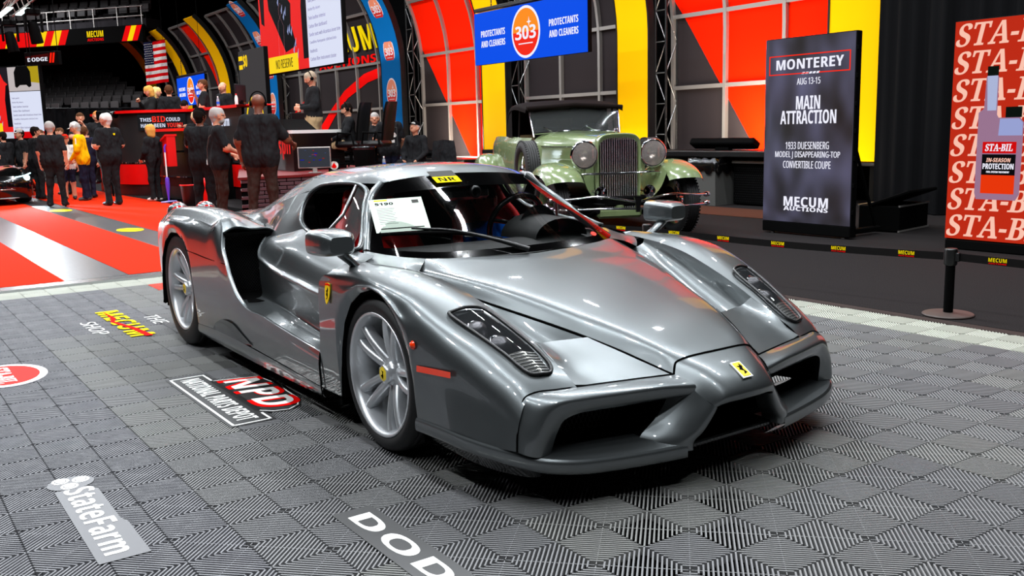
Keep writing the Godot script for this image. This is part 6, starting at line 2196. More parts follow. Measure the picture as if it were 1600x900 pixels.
func person(label: String, at: Vector3, turn: float, o: Dictionary) -> Node3D:
	var H: float = o.get("h", 1.75)
	var sc := H / 1.75
	var b: float = o.get("bulk", 1.0)
	var sit: bool = o.get("sit", false)
	var long: bool = o.get("long", false)
	var t := thing("person", label, "person", at, turn, o.get("group", "people at the auction"))
	var tools := {}
	for c in 5:
		tools[c] = begin()
	var xf := Transform3D(Basis.IDENTITY.scaled(Vector3.ONE * sc), Vector3.ZERO)
	var lean: float = o.get("lean", 0.0)
	var up := func(p: Vector3) -> Vector3:
		# lean the upper body forward about the hips
		if lean == 0.0 or p.y < .93:
			return p
		return Vector3(0, .93, 0) + Basis(Vector3.RIGHT, lean) * (p - Vector3(0, .93, 0))
	var bones := []
	for s in [-1.0, 1.0]:
		bones.append([up.call(Vector3(s * .085 * b, 1.0, .0)), up.call(Vector3(s * .105, 1.34, -.01)), .118 * b, .105, 1])
		bones.append([up.call(Vector3(s * .06, 1.40, -.01)), up.call(Vector3(s * .172, 1.415, -.01)), .062, .066, 1])
		bones.append([Vector3(s * .075, .95, 0), Vector3(s * .095, .90, 0), .118 * b, .112 * b, 2 if o.get("tucked", false) else 1])
	bones.append([up.call(Vector3(0, 1.04, .035 * b)), up.call(Vector3(0, 1.30, .03)), .125 * b, .11, 1])
	bones.append([up.call(Vector3(0, 1.44, -.01)), up.call(Vector3(0, 1.47, .0)), .06, .052, 1])
	for s in [-1.0, 1.0]:
		var hip := Vector3(s * .095, .90, 0)
		var legs: Array = o.get("legs", [])
		var kn := Vector3(s * .10, .50, .015)
		var an := Vector3(s * .105, .09, -.02)
		if sit:
			kn = Vector3(s * .12, .93, .42)
			an = Vector3(s * .12, .50, .45)
		if legs.size() > 0:
			var q: Array = legs[0] if s < 0 else legs[1]
			kn = q[0]
			an = q[1]
		bones.append([hip, kn, .095 * b, .066, 2])
		bones.append([kn, an, .066, .058, 2])
		bones.append([an + Vector3(0, -.035, -.02), an + Vector3(s * .015, -.048, .15), .044, .036, 3])
		if o.get("shorts", false):
			bones[bones.size() - 2][4] = 0
	var arms: Array = o.get("arms", [[Vector3(-.25, 1.14, -.03), Vector3(-.265, .89, .04)], [Vector3(.25, 1.14, -.03), Vector3(.265, .89, .04)]])
	var hands := []
	for k in 2:
		var s := -1.0 if k == 0 else 1.0
		var sh: Vector3 = up.call(Vector3(s * .185, 1.40, -.01))
		var el: Vector3 = arms[k][0]
		var wr: Vector3 = arms[k][1]
		var mid := sh.lerp(el, .72)
		bones.append([sh, mid, .066, .060, 1])
		bones.append([mid, el, .047 if not long else .056, .042 if not long else .050, 1 if long else 0])
		bones.append([el, wr, .042 if not long else .050, .029 if not long else .037, 1 if long else 0])
		hands.append([wr, (wr - el).normalized(), arms[k][2] if arms[k].size() > 2 else Vector3(-s, 0, .25), s])
	var cell: float = o.get("cell", .026)
	field_into(tools, bones, cell, 42.0, xf)
	# the body under the clothes, so that the figure is whole
	var inner := [[up.call(Vector3(0, 1.40, -.01)), up.call(Vector3(0, 1.52, .0)), .05, .045, 0]]
	for q in bones:
		inner.append([q[0], q[1], maxf(q[2] - .016, .02), maxf(q[3] - .016, .02), 0])
	field_into(tools, inner, .042, 42.0, xf)
	for h in hands:
		field_into(tools, hand_bones(h[0], h[1], h[2], h[3]), .0085, 160.0, xf)
	# head
	var hc: Vector3 = up.call(Vector3(0, 1.625, .02))
	var hb := Basis(Vector3.UP, o.get("look", 0.0)) * Basis(Vector3.RIGHT, o.get("nod", 0.0))
	var hp := func(x, y, z): return hc + hb * Vector3(x, y, z)
	var hd := [[up.call(Vector3(0, 1.45, -.01)), hp.call(0, -.06, -.015), .054, .052, 0],
		[hp.call(0, .035, -.02), hp.call(0, .02, .015), .083, .078, 0],
		[hp.call(0, -.03, .02), hp.call(0, -.065, .042), .060, .042, 0],
		[hp.call(-.022, -.03, .035), hp.call(.022, -.03, .035), .05, .05, 0],
		[hp.call(0, .015, .098), hp.call(0, -.016, .112), .011, .016, 0],
		[hp.call(-.03, .025, .082), hp.call(.03, .025, .082), .014, .014, 0]]
	for s in [-1.0, 1.0]:
		hd.append([hp.call(s * .084, .012, .0), hp.call(s * .086, -.028, .008), .016, .011, 0])
	match o.get("hairdo", "short"):
		"short":
			hd.append_array([[hp.call(0, .055, -.03), hp.call(0, .06, .03), .085, .070, 4], [hp.call(0, .0, -.055), hp.call(0, -.045, -.05), .068, .05, 4], [hp.call(-.05, .03, -.01), hp.call(.05, .03, -.01), .045, .045, 4]])
		"bob":
			hd.append_array([[hp.call(0, .055, -.03), hp.call(0, .06, .03), .092, .078, 4], [hp.call(-.06, .0, -.03), hp.call(-.06, -.10, -.03), .055, .05, 4], [hp.call(.06, .0, -.03), hp.call(.06, -.10, -.03), .055, .05, 4], [hp.call(0, .0, -.06), hp.call(0, -.11, -.06), .075, .06, 4]])
		"long":
			hd.append_array([[hp.call(0, .055, -.03), hp.call(0, .06, .03), .092, .078, 4], [hp.call(-.06, .0, -.03), hp.call(-.07, -.20, -.05), .055, .045, 4], [hp.call(.06, .0, -.03), hp.call(.07, -.20, -.05), .055, .045, 4], [hp.call(0, .0, -.06), hp.call(0, -.26, -.10), .075, .05, 4]])
		"bald":
			pass
	if o.get("beard", false):
		hd.append([hp.call(-.03, -.07, .05), hp.call(.03, -.07, .05), .040, .040, 4])
		hd.append([hp.call(0, -.09, .055), hp.call(0, -.115, .05), .034, .022, 4])
	field_into(tools, hd, .0125, 90.0, xf)
	var mats := [o.get("skin", M.skin), o.get("top", M.cloth_black), o.get("pants", M.cloth_black), o.get("shoe", M.shoe), o.get("hair", M.hair_dark)]
	for c in 5:
		if tools[c].get_meta("n") > 0:
			part(t, CLS[c], tools[c].commit(), mats[c])
	var fx := func(v: Vector3): return v * sc
	var eye := begin()
	for s in [-1.0, 1.0]:
		lathe_into(eye, [Vector2(.0005, -.010), Vector2(.007, -.007), Vector2(.010, 0), Vector2(.007, .007), Vector2(.0005, .010)], 8, Transform3D(hb.scaled(Vector3.ONE * sc), fx.call(hp.call(s * .031, .008, .083))))
	part(t, "eyes", eye.commit(), M.ink)
	part(t, "mouth", box_mesh(Vector3(.042, .008, .012) * sc, 0, fx.call(hp.call(0, -.052, .080)), hb), mat(Color(.55, .25, .22), .6))
	if o.has("cap"):
		var cp := begin()
		lathe_into(cp, [Vector2(.0005, .098), Vector2(.05, .092), Vector2(.085, .06), Vector2(.100, .01), Vector2(.098, -.002)], 20, Transform3D(hb.scaled(Vector3.ONE * sc), fx.call(hp.call(0, .058, -.005))))
		var brim := []
		for a in 9:
			var w := -1.0 + 2.0 * a / 8.0
			brim.append(PackedVector3Array([fx.call(hp.call(w * .085, .062, .055 + .03 * (1 - w * w))), fx.call(hp.call(w * .078, .052 - .012 * w * w, .105 + .065 * (1 - w * w)))]))
		grid_into(cp, brim)
		part(t, "cap", cp.commit(), o.cap)
	if o.get("headset", false):
		var arc := []
		for a in 13:
			var w := PI * a / 12.0
			arc.append(fx.call(hp.call(cos(w) * .098, .03 + sin(w) * .125, -.01)))
		var hs := part(t, "headset", tube(arc, .009 * sc, 6), M.black)
		for s in [-1.0, 1.0]:
			part(hs, "ear_cup", lathe([Vector2(.001, .02), Vector2(.032, .018), Vector2(.036, .0), Vector2(.03, -.015)], 16, Transform3D(hb * Basis(Vector3.BACK, -s * PI / 2), fx.call(hp.call(s * .095, .0, -.005)))), M.black)
		part(hs, "microphone", tube([fx.call(hp.call(.095, -.01, .01)), fx.call(hp.call(.08, -.05, .08)), fx.call(hp.call(.03, -.055, .115))], .005 * sc, 5), M.black)
	if o.get("glasses", false):
		part(t, "glasses", tube([fx.call(hp.call(-.088, .012, .0)), fx.call(hp.call(-.07, .012, .085)), fx.call(hp.call(0, .012, .10)), fx.call(hp.call(.07, .012, .085)), fx.call(hp.call(.088, .012, .0))], .004 * sc, 5), M.black)
	if o.get("emblem", false):
		part(t, "back_emblem", slab(oval(.05, 1.36, .022, .02, 10), 0, .006, xf * Transform3D(Basis(Vector3.UP, PI), Vector3(0, 0, -.118 * minf(b, 1.1)))), M.yellow_flat)
	if o.get("stripe", false):
		for k in 2:
			var q: Array = [up.call(Vector3((-1.0 if k == 0 else 1.0) * .25, 1.40, .0)), arms[k][0] + Vector3((-1.0 if k == 0 else 1.0) * .05, 0, 0), arms[k][1]]
			part(t, "sleeve_stripe", tube([fx.call(q[0]), fx.call(q[1]), fx.call(q[2])], .018 * sc, 6), M.cloth_white)
	return t

func build_people():
	var dn := Vector3(0, -1, 0)
	# on the runway
	person("man in black polo seen from behind beside the black car", Vector3(.77, 0, -17.3), 2.65, {h = 1.68, bulk = 1.15, hair = M.hair_grey, legs = [[Vector3(-.12, .5, .02), Vector3(-.15, .09, 0)], [Vector3(.10, .5, .0), Vector3(.13, .09, -.03)]]})
	person("man in yellow jacket and white cap looking down", Vector3(1.62, 0, -18.8), -2.0, {h = 1.68, long = true, stripe = true, top = M.cloth_yellow, pants = M.cloth_navy, cap = M.cloth_white, hair = M.hair_grey, lean = .12, nod = .35, shoe = M.mid_grey, arms = [[Vector3(-.25, 1.14, .05), Vector3(-.16, .93, .22)], [Vector3(.25, 1.14, .05), Vector3(.16, .93, .22)]]})
	person("white-haired man in black shirt standing on red carpet", Vector3(1.69, 0, -16.62), -2.75, {h = 1.81, bulk = 1.2, emblem = true, hair = mat(Color(.82, .80, .77), .8), look = .5, arms = [[Vector3(-.29, 1.15, .0), Vector3(-.10, 1.12, .24)], [Vector3(.29, 1.15, .0), Vector3(.10, 1.10, .24)]]})
	person("blond woman in black jacket and white shoes by the counter", Vector3(2.67, 0, -17.2), -2.5, {h = 1.58, long = true, hairdo = "bob", hair = M.hair_blond, shoe = M.cloth_white, bulk = .95, arms = [[Vector3(-.25, 1.14, .02), Vector3(-.16, .98, .2)], [Vector3(.25, 1.14, .02), Vector3(.16, .98, .2)]]})
	person("large bald man in black T-shirt with headset leaning on the desk", Vector3(2.29, 0, -9.88), 2.55, {h = 1.90, bulk = 1.2, skin = M.skin_dark, pants = M.cloth_brown, hairdo = "bald", headset = true, look = .25, cell = .02, legs = [[Vector3(-.12, .5, .02), Vector3(-.14, .09, 0)], [Vector3(.13, .5, .0), Vector3(.16, .09, -.03)]], arms = [[Vector3(-.33, 1.14, .12), Vector3(-.36, 1.08, .36)], [Vector3(.29, 1.14, -.02), Vector3(.28, .88, .08)]]})
	var bm := person("bearded man in black T-shirt with glasses and shoulder strap", Vector3(2.07, 0, -11.08), 1.45, {h = 1.74, bulk = 1.08, pants = M.cloth_brown, beard = true, hair = M.hair_grey, glasses = true, cell = .02, shoe = mat(Color(.45, .25, .14), .6), arms = [[Vector3(-.26, 1.14, .08), Vector3(-.14, 1.05, .30)], [Vector3(.25, 1.14, .02), Vector3(.20, 1.03, .26)]]})
	part(bm, "shoulder_strap", tube([Vector3(-.16, 1.46, -.02), Vector3(-.02, 1.30, -.135), Vector3(.10, 1.12, -.15), Vector3(.15, .98, -.14)], .009, 6), M.mid_grey)
	part(bm, "key_fob", box_mesh(Vector3(.05, .10, .02), .008, Vector3(.15, .93, -.15)), M.steel)
	person("man in black cap reaching over the lower counter", Vector3(2.02, 0, -11.75), 2.5, {h = 1.74, skin = M.skin_dark, cap = M.black_cloth, cell = .022, arms = [[Vector3(-.26, 1.13, .0), Vector3(-.25, .88, .10)], [Vector3(.28, 1.20, .20), Vector3(.22, 1.14, .44)]]})
	# on the podium platform
	person("standing auctioneer in black shirt, khaki trousers and headset", Vector3(5.05, .65, -14.28), -1.75, {h = 1.86, bulk = 1.12, long = true, tucked = true, pants = M.cloth_khaki, hair = mat(Color(.62, .55, .47), .8), headset = true, nod = .35, cell = .02, arms = [[Vector3(-.27, 1.13, .02), Vector3(-.05, 1.14, .25)], [Vector3(.27, 1.12, .02), Vector3(.14, 1.10, .26)]]})
	person("seated clerk in black shirt with dark hair and headset", Vector3(5.42, .20, -13.50), -1.9, {h = 1.68, sit = true, long = true, pants = M.cloth_khaki, headset = true, hair = M.hair_dark, nod = .35, cell = .02, arms = [[Vector3(-.25, 1.15, .10), Vector3(-.17, 1.05, .34)], [Vector3(.25, 1.15, .10), Vector3(.17, 1.05, .34)]]})
	var ts := person("man in black T-shirt with white car print on its back", Vector3(6.54, 0, -13.96), 2.85, {h = 1.79, pants = M.cloth_navy, hair = M.hair_dark, nod = .5, cell = .02, arms = [[Vector3(-.27, 1.15, .02), Vector3(-.27, .92, .16)], [Vector3(.28, 1.15, .04), Vector3(.27, .95, .2)]]})
	var bx := Transform3D(Basis(Vector3.UP, PI), Vector3(0, 1.22, -.128))
	part(ts, "back_print", slab(rect(-.13, -.19, .13, .19), 0, .006, bx), M.mid_grey)
	part(ts, "print_field", slab(rect(-.12, -.18, .12, .18), .006, .009, bx), M.cloth_black)
	part(ts, "print_car", slab([Vector2(-.12, .03), Vector2(-.06, .05), Vector2(0, .09), Vector2(.08, .08), Vector2(.12, .03), Vector2(.10, -.01), Vector2(-.10, -.01)], .009, .012, bx), M.cloth_white)
	part(ts, "print_caption", slab(rect(-.06, -.12, .07, -.06), .009, .012, bx), M.cloth_white)
	person("man in black half hidden behind the printed T-shirt", Vector3(6.62, 0, -14.75), -.5, {h = 1.72, hair = M.hair_grey, glasses = true})
	person("man in black cap sitting low beside the dark chair", Vector3(6.36, -.15, -12.57), -1.1, {h = 1.64, sit = true, long = true, cap = M.black_cloth, nod = -.35, hair = M.hair_grey, cell = .022, arms = [[Vector3(-.27, 1.13, .06), Vector3(-.12, 1.0, .30)], [Vector3(.27, 1.13, .06), Vector3(.2, .98, .30)]]})
	# behind the tall counter
	var D := .85
	person("blond woman holding a phone behind the tall counter", Vector3(3.44, D, -19.98), -1.5, {h = 1.66, long = true, hairdo = "bob", hair = M.hair_blond, top = M.dark_grey, nod = .2, arms = [[Vector3(-.27, 1.18, .08), Vector3(-.09, 1.38, .24)], [Vector3(.25, 1.15, .08), Vector3(.05, 1.12, .3)]]})
	person("woman with long blond hair behind the phone caller", Vector3(3.73, D, -20.53), 1.0, {h = 1.66, long = true, hairdo = "long", hair = mat(Color(.86, .72, .45), .7), top = M.dark_grey})
	person("dark-suited man with his back turned behind the tall counter", Vector3(3.80, D, -19.68), 2.9, {h = 1.67, bulk = 1.1, long = true, hair = M.hair_brown})
	person("man in black polo drinking behind the tall counter", Vector3(4.25, D, -18.5), -1.9, {h = 1.74, bulk = 1.1, hair = M.hair_brown, arms = [[Vector3(-.28, 1.16, .12), Vector3(-.10, 1.45, .22)], [Vector3(.26, 1.14, .06), Vector3(.2, 1.0, .2)]]})
	person("bald man behind a monitor on the tall counter", Vector3(4.85, D, -18.94), -1.2, {h = 1.71, hairdo = "bald", nod = .3})
	person("dark-haired clerk bent low over the tall counter", Vector3(3.97, .55, -18.95), -.6, {h = 1.60, sit = true, nod = .5, lean = .2, arms = [[Vector3(-.24, 1.16, .16), Vector3(-.14, 1.12, .36)], [Vector3(.24, 1.16, .16), Vector3(.14, 1.12, .36)]]})
	person("blond clerk sitting with head bowed at the lower counter", Vector3(3.72, .25, -17.35), -.6, {h = 1.60, sit = true, hairdo = "long", hair = mat(Color(.72, .62, .48), .7), nod = .9, lean = .25, arms = [[Vector3(-.24, 1.14, .16), Vector3(-.14, 1.10, .36)], [Vector3(.24, 1.14, .16), Vector3(.14, 1.10, .36)]]})
	# crowd at the far left
	person("heavy man in black polo facing right beside the black car", Vector3(.95, 0, -20.3), 1.9, {h = 1.62, bulk = 1.3, hair = M.hair_dark, arms = [[Vector3(-.28, 1.13, .05), Vector3(-.2, .95, .25)], [Vector3(.28, 1.2, .12), Vector3(.16, 1.3, .3)]]})
	person("man in grey cap at the left behind the black car", Vector3(.78, 0, -21.2), -1.4, {h = 1.58, cap = M.hair_grey})
	person("man with crossed arms and hand on chin by the camera", Vector3(2.18, .25, -21.6), -.1, {h = 1.70, hair = M.hair_brown, arms = [[Vector3(-.25, 1.16, .1), Vector3(.02, 1.18, .22)], [Vector3(.2, 1.2, .16), Vector3(.04, 1.46, .16)]]})
	person("fair-haired youth in black behind the camera", Vector3(2.45, .25, -21.04), -.5, {h = 1.72, hair = mat(Color(.72, .45, .25), .8), arms = [[Vector3(-.26, 1.14, .08), Vector3(-.2, 1.05, .3)], [Vector3(.26, 1.14, .08), Vector3(.16, 1.05, .3)]]})
	person("boy in navy top between yellow jacket and white-haired man", Vector3(1.86, 0, -19.7), 2.6, {h = 1.60, top = M.cloth_navy, pants = M.cloth_navy, hair = M.hair_brown, long = true})
	person("child in white with red cap and shorts", Vector3(1.42, 0, -19.5), -.2, {h = 1.42, top = M.cloth_white, pants = M.cloth_navy, cap = mat(Color(.7, .12, .06), .8), shorts = true, hair = M.hair_brown})
	person("man in black polo at the photo's left edge", Vector3(.42, 0, -21.2), -2.6, {h = 1.53, bulk = 1.1, hair = M.hair_dark})
	person("smiling man facing the camera behind the crowd", Vector3(1.22, 0, -21.3), -.2, {h = 1.56, hair = M.hair_brown})
	person("man in white shirt at far left behind others", Vector3(.40, 0, -22.3), -2.4, {h = 1.53, top = M.cloth_white, hair = M.hair_grey})
	person("brown-haired spectator between the polo shirts", Vector3(1.72, 0, -21.7), -1.0, {h = 1.60, hair = M.hair_brown, top = M.cloth_black})
	# in the silver car's driving seat
	person("driver in blue shirt sitting in the silver car", Vector3(.36, -.40, -1.16), 0.0, {h = 1.40, sit = true, top = M.cloth_blue, pants = M.cloth_navy, skin = M.skin_dark, hair = M.hair_dark, cell = .022, legs = [[Vector3(-.11, 1.0, .40), Vector3(-.12, .92, .75)], [Vector3(.11, 1.0, .40), Vector3(.12, .92, .75)]], arms = [[Vector3(-.25, 1.18, .10), Vector3(-.14, 1.22, .32)], [Vector3(.25, 1.18, .10), Vector3(.14, 1.22, .32)]]})

# ---------------------------------------------------------------- the auction block
func wall_run(t: Node, called: String, pts: Array, y0: float, y1: float, thick: float, m: Material, n := 6):
	# an upright curved board along a plan line (x, z)
	var p := spline(pts, n)
	var f := []
	for i in p.size():
		var d: Vector3 = (p[mini(i + 1, p.size() - 1)] - p[maxi(i - 1, 0)]).normalized()
		var nn := Vector3(-d.z, 0, d.x)
		f.append([p[i] - nn * thick * .5, p[i] + nn * thick * .5])
	var st := begin()
	for side in 2:
		var g := []
		for q in f:
			g.append(PackedVector3Array([q[side] + Vector3(0, y0, 0), q[side] + Vector3(0, y1, 0)]))
		grid_into(st, g, false, side == 0)
	var top := []
	for q in f:
		top.append(PackedVector3Array([q[0] + Vector3(0, y1, 0), q[1] + Vector3(0, y1, 0)]))
	grid_into(st, top, false, false)
	return part(t, called, st.commit(), m)

func build_auction_block():
	var ledwall := mat(Color(.10, .10, .105), .5)
	ledwall.albedo_texture = noise_tex(88, .4, Color(.6, .6, .6), Color(1, 1, 1), 128, 2)
	ledwall.uv1_triplanar = true
	ledwall.uv1_scale = Vector3(3, 3, 3)
	var c := thing("tall_counter", "tall black counter with red top edge behind the runway", "counter")
	var line := [Vector3(2.72, 0, -22.5), Vector3(2.70, 0, -21.0), Vector3(2.74, 0, -19.9), Vector3(3.0, 0, -19.3), Vector3(3.5, 0, -18.95), Vector3(4.0, 0, -18.5), Vector3(4.08, 0, -17.6), Vector3(4.08, 0, -16.6), Vector3(4.10, 0, -15.6)]
	wall_run(c, "front", line, .42, 1.88, .06, ledwall)
	wall_run(c, "red_top", line, 1.88, 1.94, .26, M.red_shine)
	wall_run(c, "kick_red", line, .26, .72, .10, M.red_shine)
	wall_run(c, "plinth", line, 0, .26, .04, mat(Color(.16, .05, .055), .4))
	wall_run(c, "chrome_rail", line, .74, .765, .08, M.chrome)
	var cd := part(c, "deck", box_mesh(Vector3(2.6, .85, 6.6), 0, Vector3(4.6, .425, -19.6)), M.black)
	# message screen on its face
	var f := Transform3D(Basis(Vector3(.80, 0, .60), Vector3.UP, Vector3(-.60, 0, .80)), Vector3(3.40, 1.66, -18.96))
	part(c, "message_screen", slab(rect(-.55, -.18, .55, .18), .03, .05, f), glow(Color(.10, .10, .11), 1.0))
	var wt := glow(Color(.9, .92, 1), .9)
	letters(c, "THIS", wt, f * Transform3D(Basis.IDENTITY, Vector3(-.36, .06, .05)), .26, .085)
	letters(c, "BID", glow(Color(.96, .2, .15), 1.0), f * Transform3D(Basis.IDENTITY, Vector3(-.06, .07, .05)), .30, .13)
	letters(c, "COULD", wt, f * Transform3D(Basis.IDENTITY, Vector3(.27, .06, .05)), .32, .085)
	letters(c, "HAVE BEEN", wt, f * Transform3D(Basis.IDENTITY, Vector3(-.20, -.07, .05)), .56, .085)
	letters(c, "YOURS!", glow(Color(.96, .2, .15), 1.0), f * Transform3D(Basis.IDENTITY, Vector3(.30, -.07, .05)), .36, .10)
	var sf := face_x(4.04, 1.62, -16.9)
	letters(c, "StateFarm", wt, sf * Transform3D(Basis.IDENTITY, Vector3(.12, 0, .0)), .95, .2, "sans_bold")
	for q in [[-.52, .05], [-.44, .05], [-.48, -.03]]:
		part(c, "logo_ring", slab(oval(q[0], q[1], .045, .045, 16), 0, .006, sf), wt)
	# lower counter in front
	var l := thing("lower_counter", "lower rounded black counter with red top in front of the tall one", "counter")
	var ll := [Vector3(3.9, 0, -19.1), Vector3(3.35, 0, -18.85), Vector3(3.12, 0, -18.35), Vector3(3.15, 0, -17.6), Vector3(3.28, 0, -16.9), Vector3(3.5, 0, -16.2)]
	wall_run(l, "front", ll, .30, 1.44, .05, M.plum)
	wall_run(l, "red_top", ll, 1.44, 1.50, .30, M.red_shine)
	wall_run(l, "plinth", ll, 0, .30, .03, ledwall)
	wall_run(l, "chrome_rail", ll, .47, .49, .09, M.chrome)
	part(l, "floor_deck", box_mesh(Vector3(.55, .25, 2.2), 0, Vector3(3.72, .125, -17.4)), M.black)
	part(l, "blue_card", box_mesh(Vector3(.02, .62, .30), .004, Vector3(3.13, 1.02, -18.42), Basis(Vector3.UP, -.35)), mat(Color(.05, .25, .8), .6))
	part(l, "red_card", box_mesh(Vector3(.02, .40, .30), .004, Vector3(3.12, .50, -18.42), Basis(Vector3.UP, -.35)), M.red_shine)
	# red box sign with slanted top
	var rb := thing("red_box", "red box with slanted lid hanging on the lower counter", "box", Vector3(2.98, .72, -16.95))
	part(rb, "body", slab([Vector2(-.17, 0), Vector2(.17, 0), Vector2(.17, .62), Vector2(-.17, .52)], -.06, .12, face_x(0, 0, 0)), M.red_shine)
	part(rb, "lid", slab([Vector2(-.21, .51), Vector2(.18, .62), Vector2(.18, .66), Vector2(-.21, .55)], -.09, .15, face_x(0, 0, 0)), M.red_shine)
	part(rb, "bracket", box_mesh(Vector3(.22, .04, .2), 0, Vector3(.13, .30, 0)), M.black)
	# raised podium platform and desk
	var p := thing("podium_platform", "podium platform with red edge and dark brick-pattern face", "platform")
	var flat_up := Transform3D(Basis(Vector3(1, 0, 0), Vector3(0, 0, -1), Vector3(0, 1, 0)), Vector3.ZERO)
	var plan := [Vector2(2.56, 11.61), Vector2(5.98, 11.61), Vector2(5.98, 15.5), Vector2(3.95, 15.5)]
	part(p, "deck", slab(plan, 0, .61, flat_up), M.black)
	part(p, "red_edge", slab([Vector2(2.50, 11.56), Vector2(6.03, 11.56), Vector2(6.03, 15.55), Vector2(3.92, 15.55)], .61, .65, flat_up), mat(Color(.42, .05, .06), .4))
	for r in 9:
		for q in 13:
			part(p, "face_brick", box_mesh(Vector3(.245, .055, .03), .006, Vector3(2.68 + .26 * q + (.13 if r % 2 == 1 else 0.0), .05 + .066 * r, -11.595)), mat(Color(.20, .10, .11), .45) if r == 0 and q == 0 else brick_mat())
	var d := thing("podium_desk", "dark podium desk with white top edge and red logo letters", "desk", Vector3(0, .65, 0))
	var out := [Vector2(4.03, -12.94), Vector2(4.08, -13.95), Vector2(4.9, -14.6), Vector2(5.0, -14.2), Vector2(4.6, -13.6), Vector2(4.85, -13.45), Vector2(5.3, -13.78), Vector2(5.36, -13.62)]
	var pl := []
	for q in out:
		pl.append(Vector2(q.x, -q.y))
	var lay := Transform3D(Basis(Vector3(1, 0, 0), Vector3(0, 0, -1), Vector3(0, 1, 0)), Vector3.ZERO)
	part(d, "body", slab(pl, 0, .68, lay), M.plum)
	part(d, "top", slab(pl, .68, .74, lay), M.white)
	var df := face_x(4.02, .38, -13.42)
	letters(d, "espn", mat(Color(.85, .04, .03), .5), df, .75, .34, "sans_bold")
	var mon := thing("low_monitor", "grey-framed monitor showing a dark desktop in front of podium", "monitor", Vector3(3.96, .655, -11.85), -.50)
	part(mon, "frame", box_mesh(Vector3(.56, .36, .04), .01, Vector3(0, .26, 0)), M.alu)
	part(mon, "screen", box_mesh(Vector3(.52, .32, .005), 0, Vector3(0, .26, .021)), glow(Color(.20, .21, .24), 1.0))
	var rng := RandomNumberGenerator.new()
	rng.seed = 3
	for k in 14:
		part(mon, "screen_icon", box_mesh(Vector3(rng.randf_range(.02, .07), .012, .002), 0, Vector3(rng.randf_range(-.22, .22), .26 + rng.randf_range(-.13, .13), .025)), glow([Color(.05, .08, .7), Color(.7, .08, .03), Color(.25, .3, .45)][k % 3], .8))
	part(mon, "stand", box_mesh(Vector3(.08, .1, .05), .01, Vector3(0, .05, -.01)), M.alu)
	part(mon, "foot", box_mesh(Vector3(.22, .012, .16), .004, Vector3(0, .006, 0)), M.alu)
	var sb := thing("sticker_card", "small black card with round red and white emblem beside the monitor", "card", Vector3(4.34, .655, -11.9), -.5)
	part(sb, "board", box_mesh(Vector3(.20, .22, .02), .004, Vector3(0, .11, 0)), M.black)
	part(sb, "emblem", lathe([Vector2(.001, 0), Vector2(.075, 0), Vector2(.075, .004)], 24, Transform3D(Basis(Vector3.RIGHT, PI / 2), Vector3(0, .11, .012))), M.cloth_white)
	part(sb, "emblem_mark", slab([Vector2(-.045, -.02), Vector2(0, .05), Vector2(.045, -.02), Vector2(.02, -.045), Vector2(-.02, -.045)], .016, .019, Transform3D(Basis.IDENTITY, Vector3(0, .11, 0))), M.red_flat)
	var cs := thing("console_box", "grey mixing console lying on the podium desk", "console", Vector3(4.35, 1.392, -13.5))
	part(cs, "case", slab([Vector2(-.5, 0), Vector2(.45, 0), Vector2(.1, .20), Vector2(-.5, .20)], -.12, .12, Transform3D(Basis(Vector3.UP, .5), Vector3.ZERO)), M.dark_grey)
	part(cs, "screen_back", box_mesh(Vector3(.4, .2, .05), .01, Vector3(.05, .22, -.05), Basis(Vector3.UP, .5)), M.black_trim)
	var ch := office_chair("black leather office chair with high back under the seated clerk", Vector3(5.40, .66, -13.42), -2.45)
	office_chair("second black leather office chair right behind the clerk", Vector3(5.70, .66, -12.95), -2.45, ch)
	var tb := thing("waste_bin", "black waste bin with liner beside the office chairs", "bin", Vector3(5.15, .65, -12.35))
	part(tb, "body", lathe([Vector2(.001, 0), Vector2(.17, 0), Vector2(.21, .40), Vector2(.20, .40)], 20), M.black)
	part(tb, "liner", lathe([Vector2(.205, .36), Vector2(.222, .39), Vector2(.215, .42), Vector2(.20, .40)], 20), M.black_gloss)
	bottle("clear water bottle with blue label behind the waste bin", Vector3(5.52, .65, -12.3), Color(.1, .35, .8))
	bottle("clear water bottle on the tall red counter", Vector3(4.13, 1.94, -17.2), Color(.1, .35, .8))
	bottle("white bottle with red cap on the tall red counter", Vector3(4.10, 1.94, -15.95), Color(.8, .05, .05), true)
	var m2 := thing("counter_monitor", "black monitor seen from behind on the tall counter", "monitor", Vector3(4.42, 1.94, -16.6), .9)
	part(m2, "shell", box_mesh(Vector3(.62, .38, .05), .015, Vector3(0, .26, 0)), M.black_trim)
	part(m2, "stand", box_mesh(Vector3(.1, .12, .06), .01, Vector3(0, .06, .02)), M.black)
	part(m2, "foot", box_mesh(Vector3(.26, .012, .2), .004, Vector3(0, .006, 0)), M.black)
	part(c, "monitor_shelf", box_mesh(Vector3(.5, .03, 3.0), .005, Vector3(4.42, 1.925, -16.8)), M.red_shine)
	# broom, dust pan bucket, extinguisher
	var br := thing("push_broom", "purple and white upright broom beside the lower counter", "broom", Vector3(2.72, 0, -16.45))
	part(br, "handle", tube([Vector3(0, .12, 0), Vector3(0, 1.02, 0)], .014, 8), M.white)
	part(br, "grip", tube([Vector3(0, 1.02, 0), Vector3(0, 1.12, 0), Vector3(.03, 1.18, .01)], .019, 8), M.purple)
	part(br, "sleeve", lathe([Vector2(.015, .52), Vector2(.04, .50), Vector2(.045, .36), Vector2(.02, .12), Vector2(.015, .04)], 14), M.purple)
	part(br, "head", box_mesh(Vector3(.36, .03, .12), .01, Vector3(0, .018, 0), Basis(Vector3.UP, .6)), mat(Color(.62, .58, .85), .5))
	var bk := thing("bucket", "dark bucket with red rim beside the extinguisher", "bucket", Vector3(2.92, 0, -15.6))
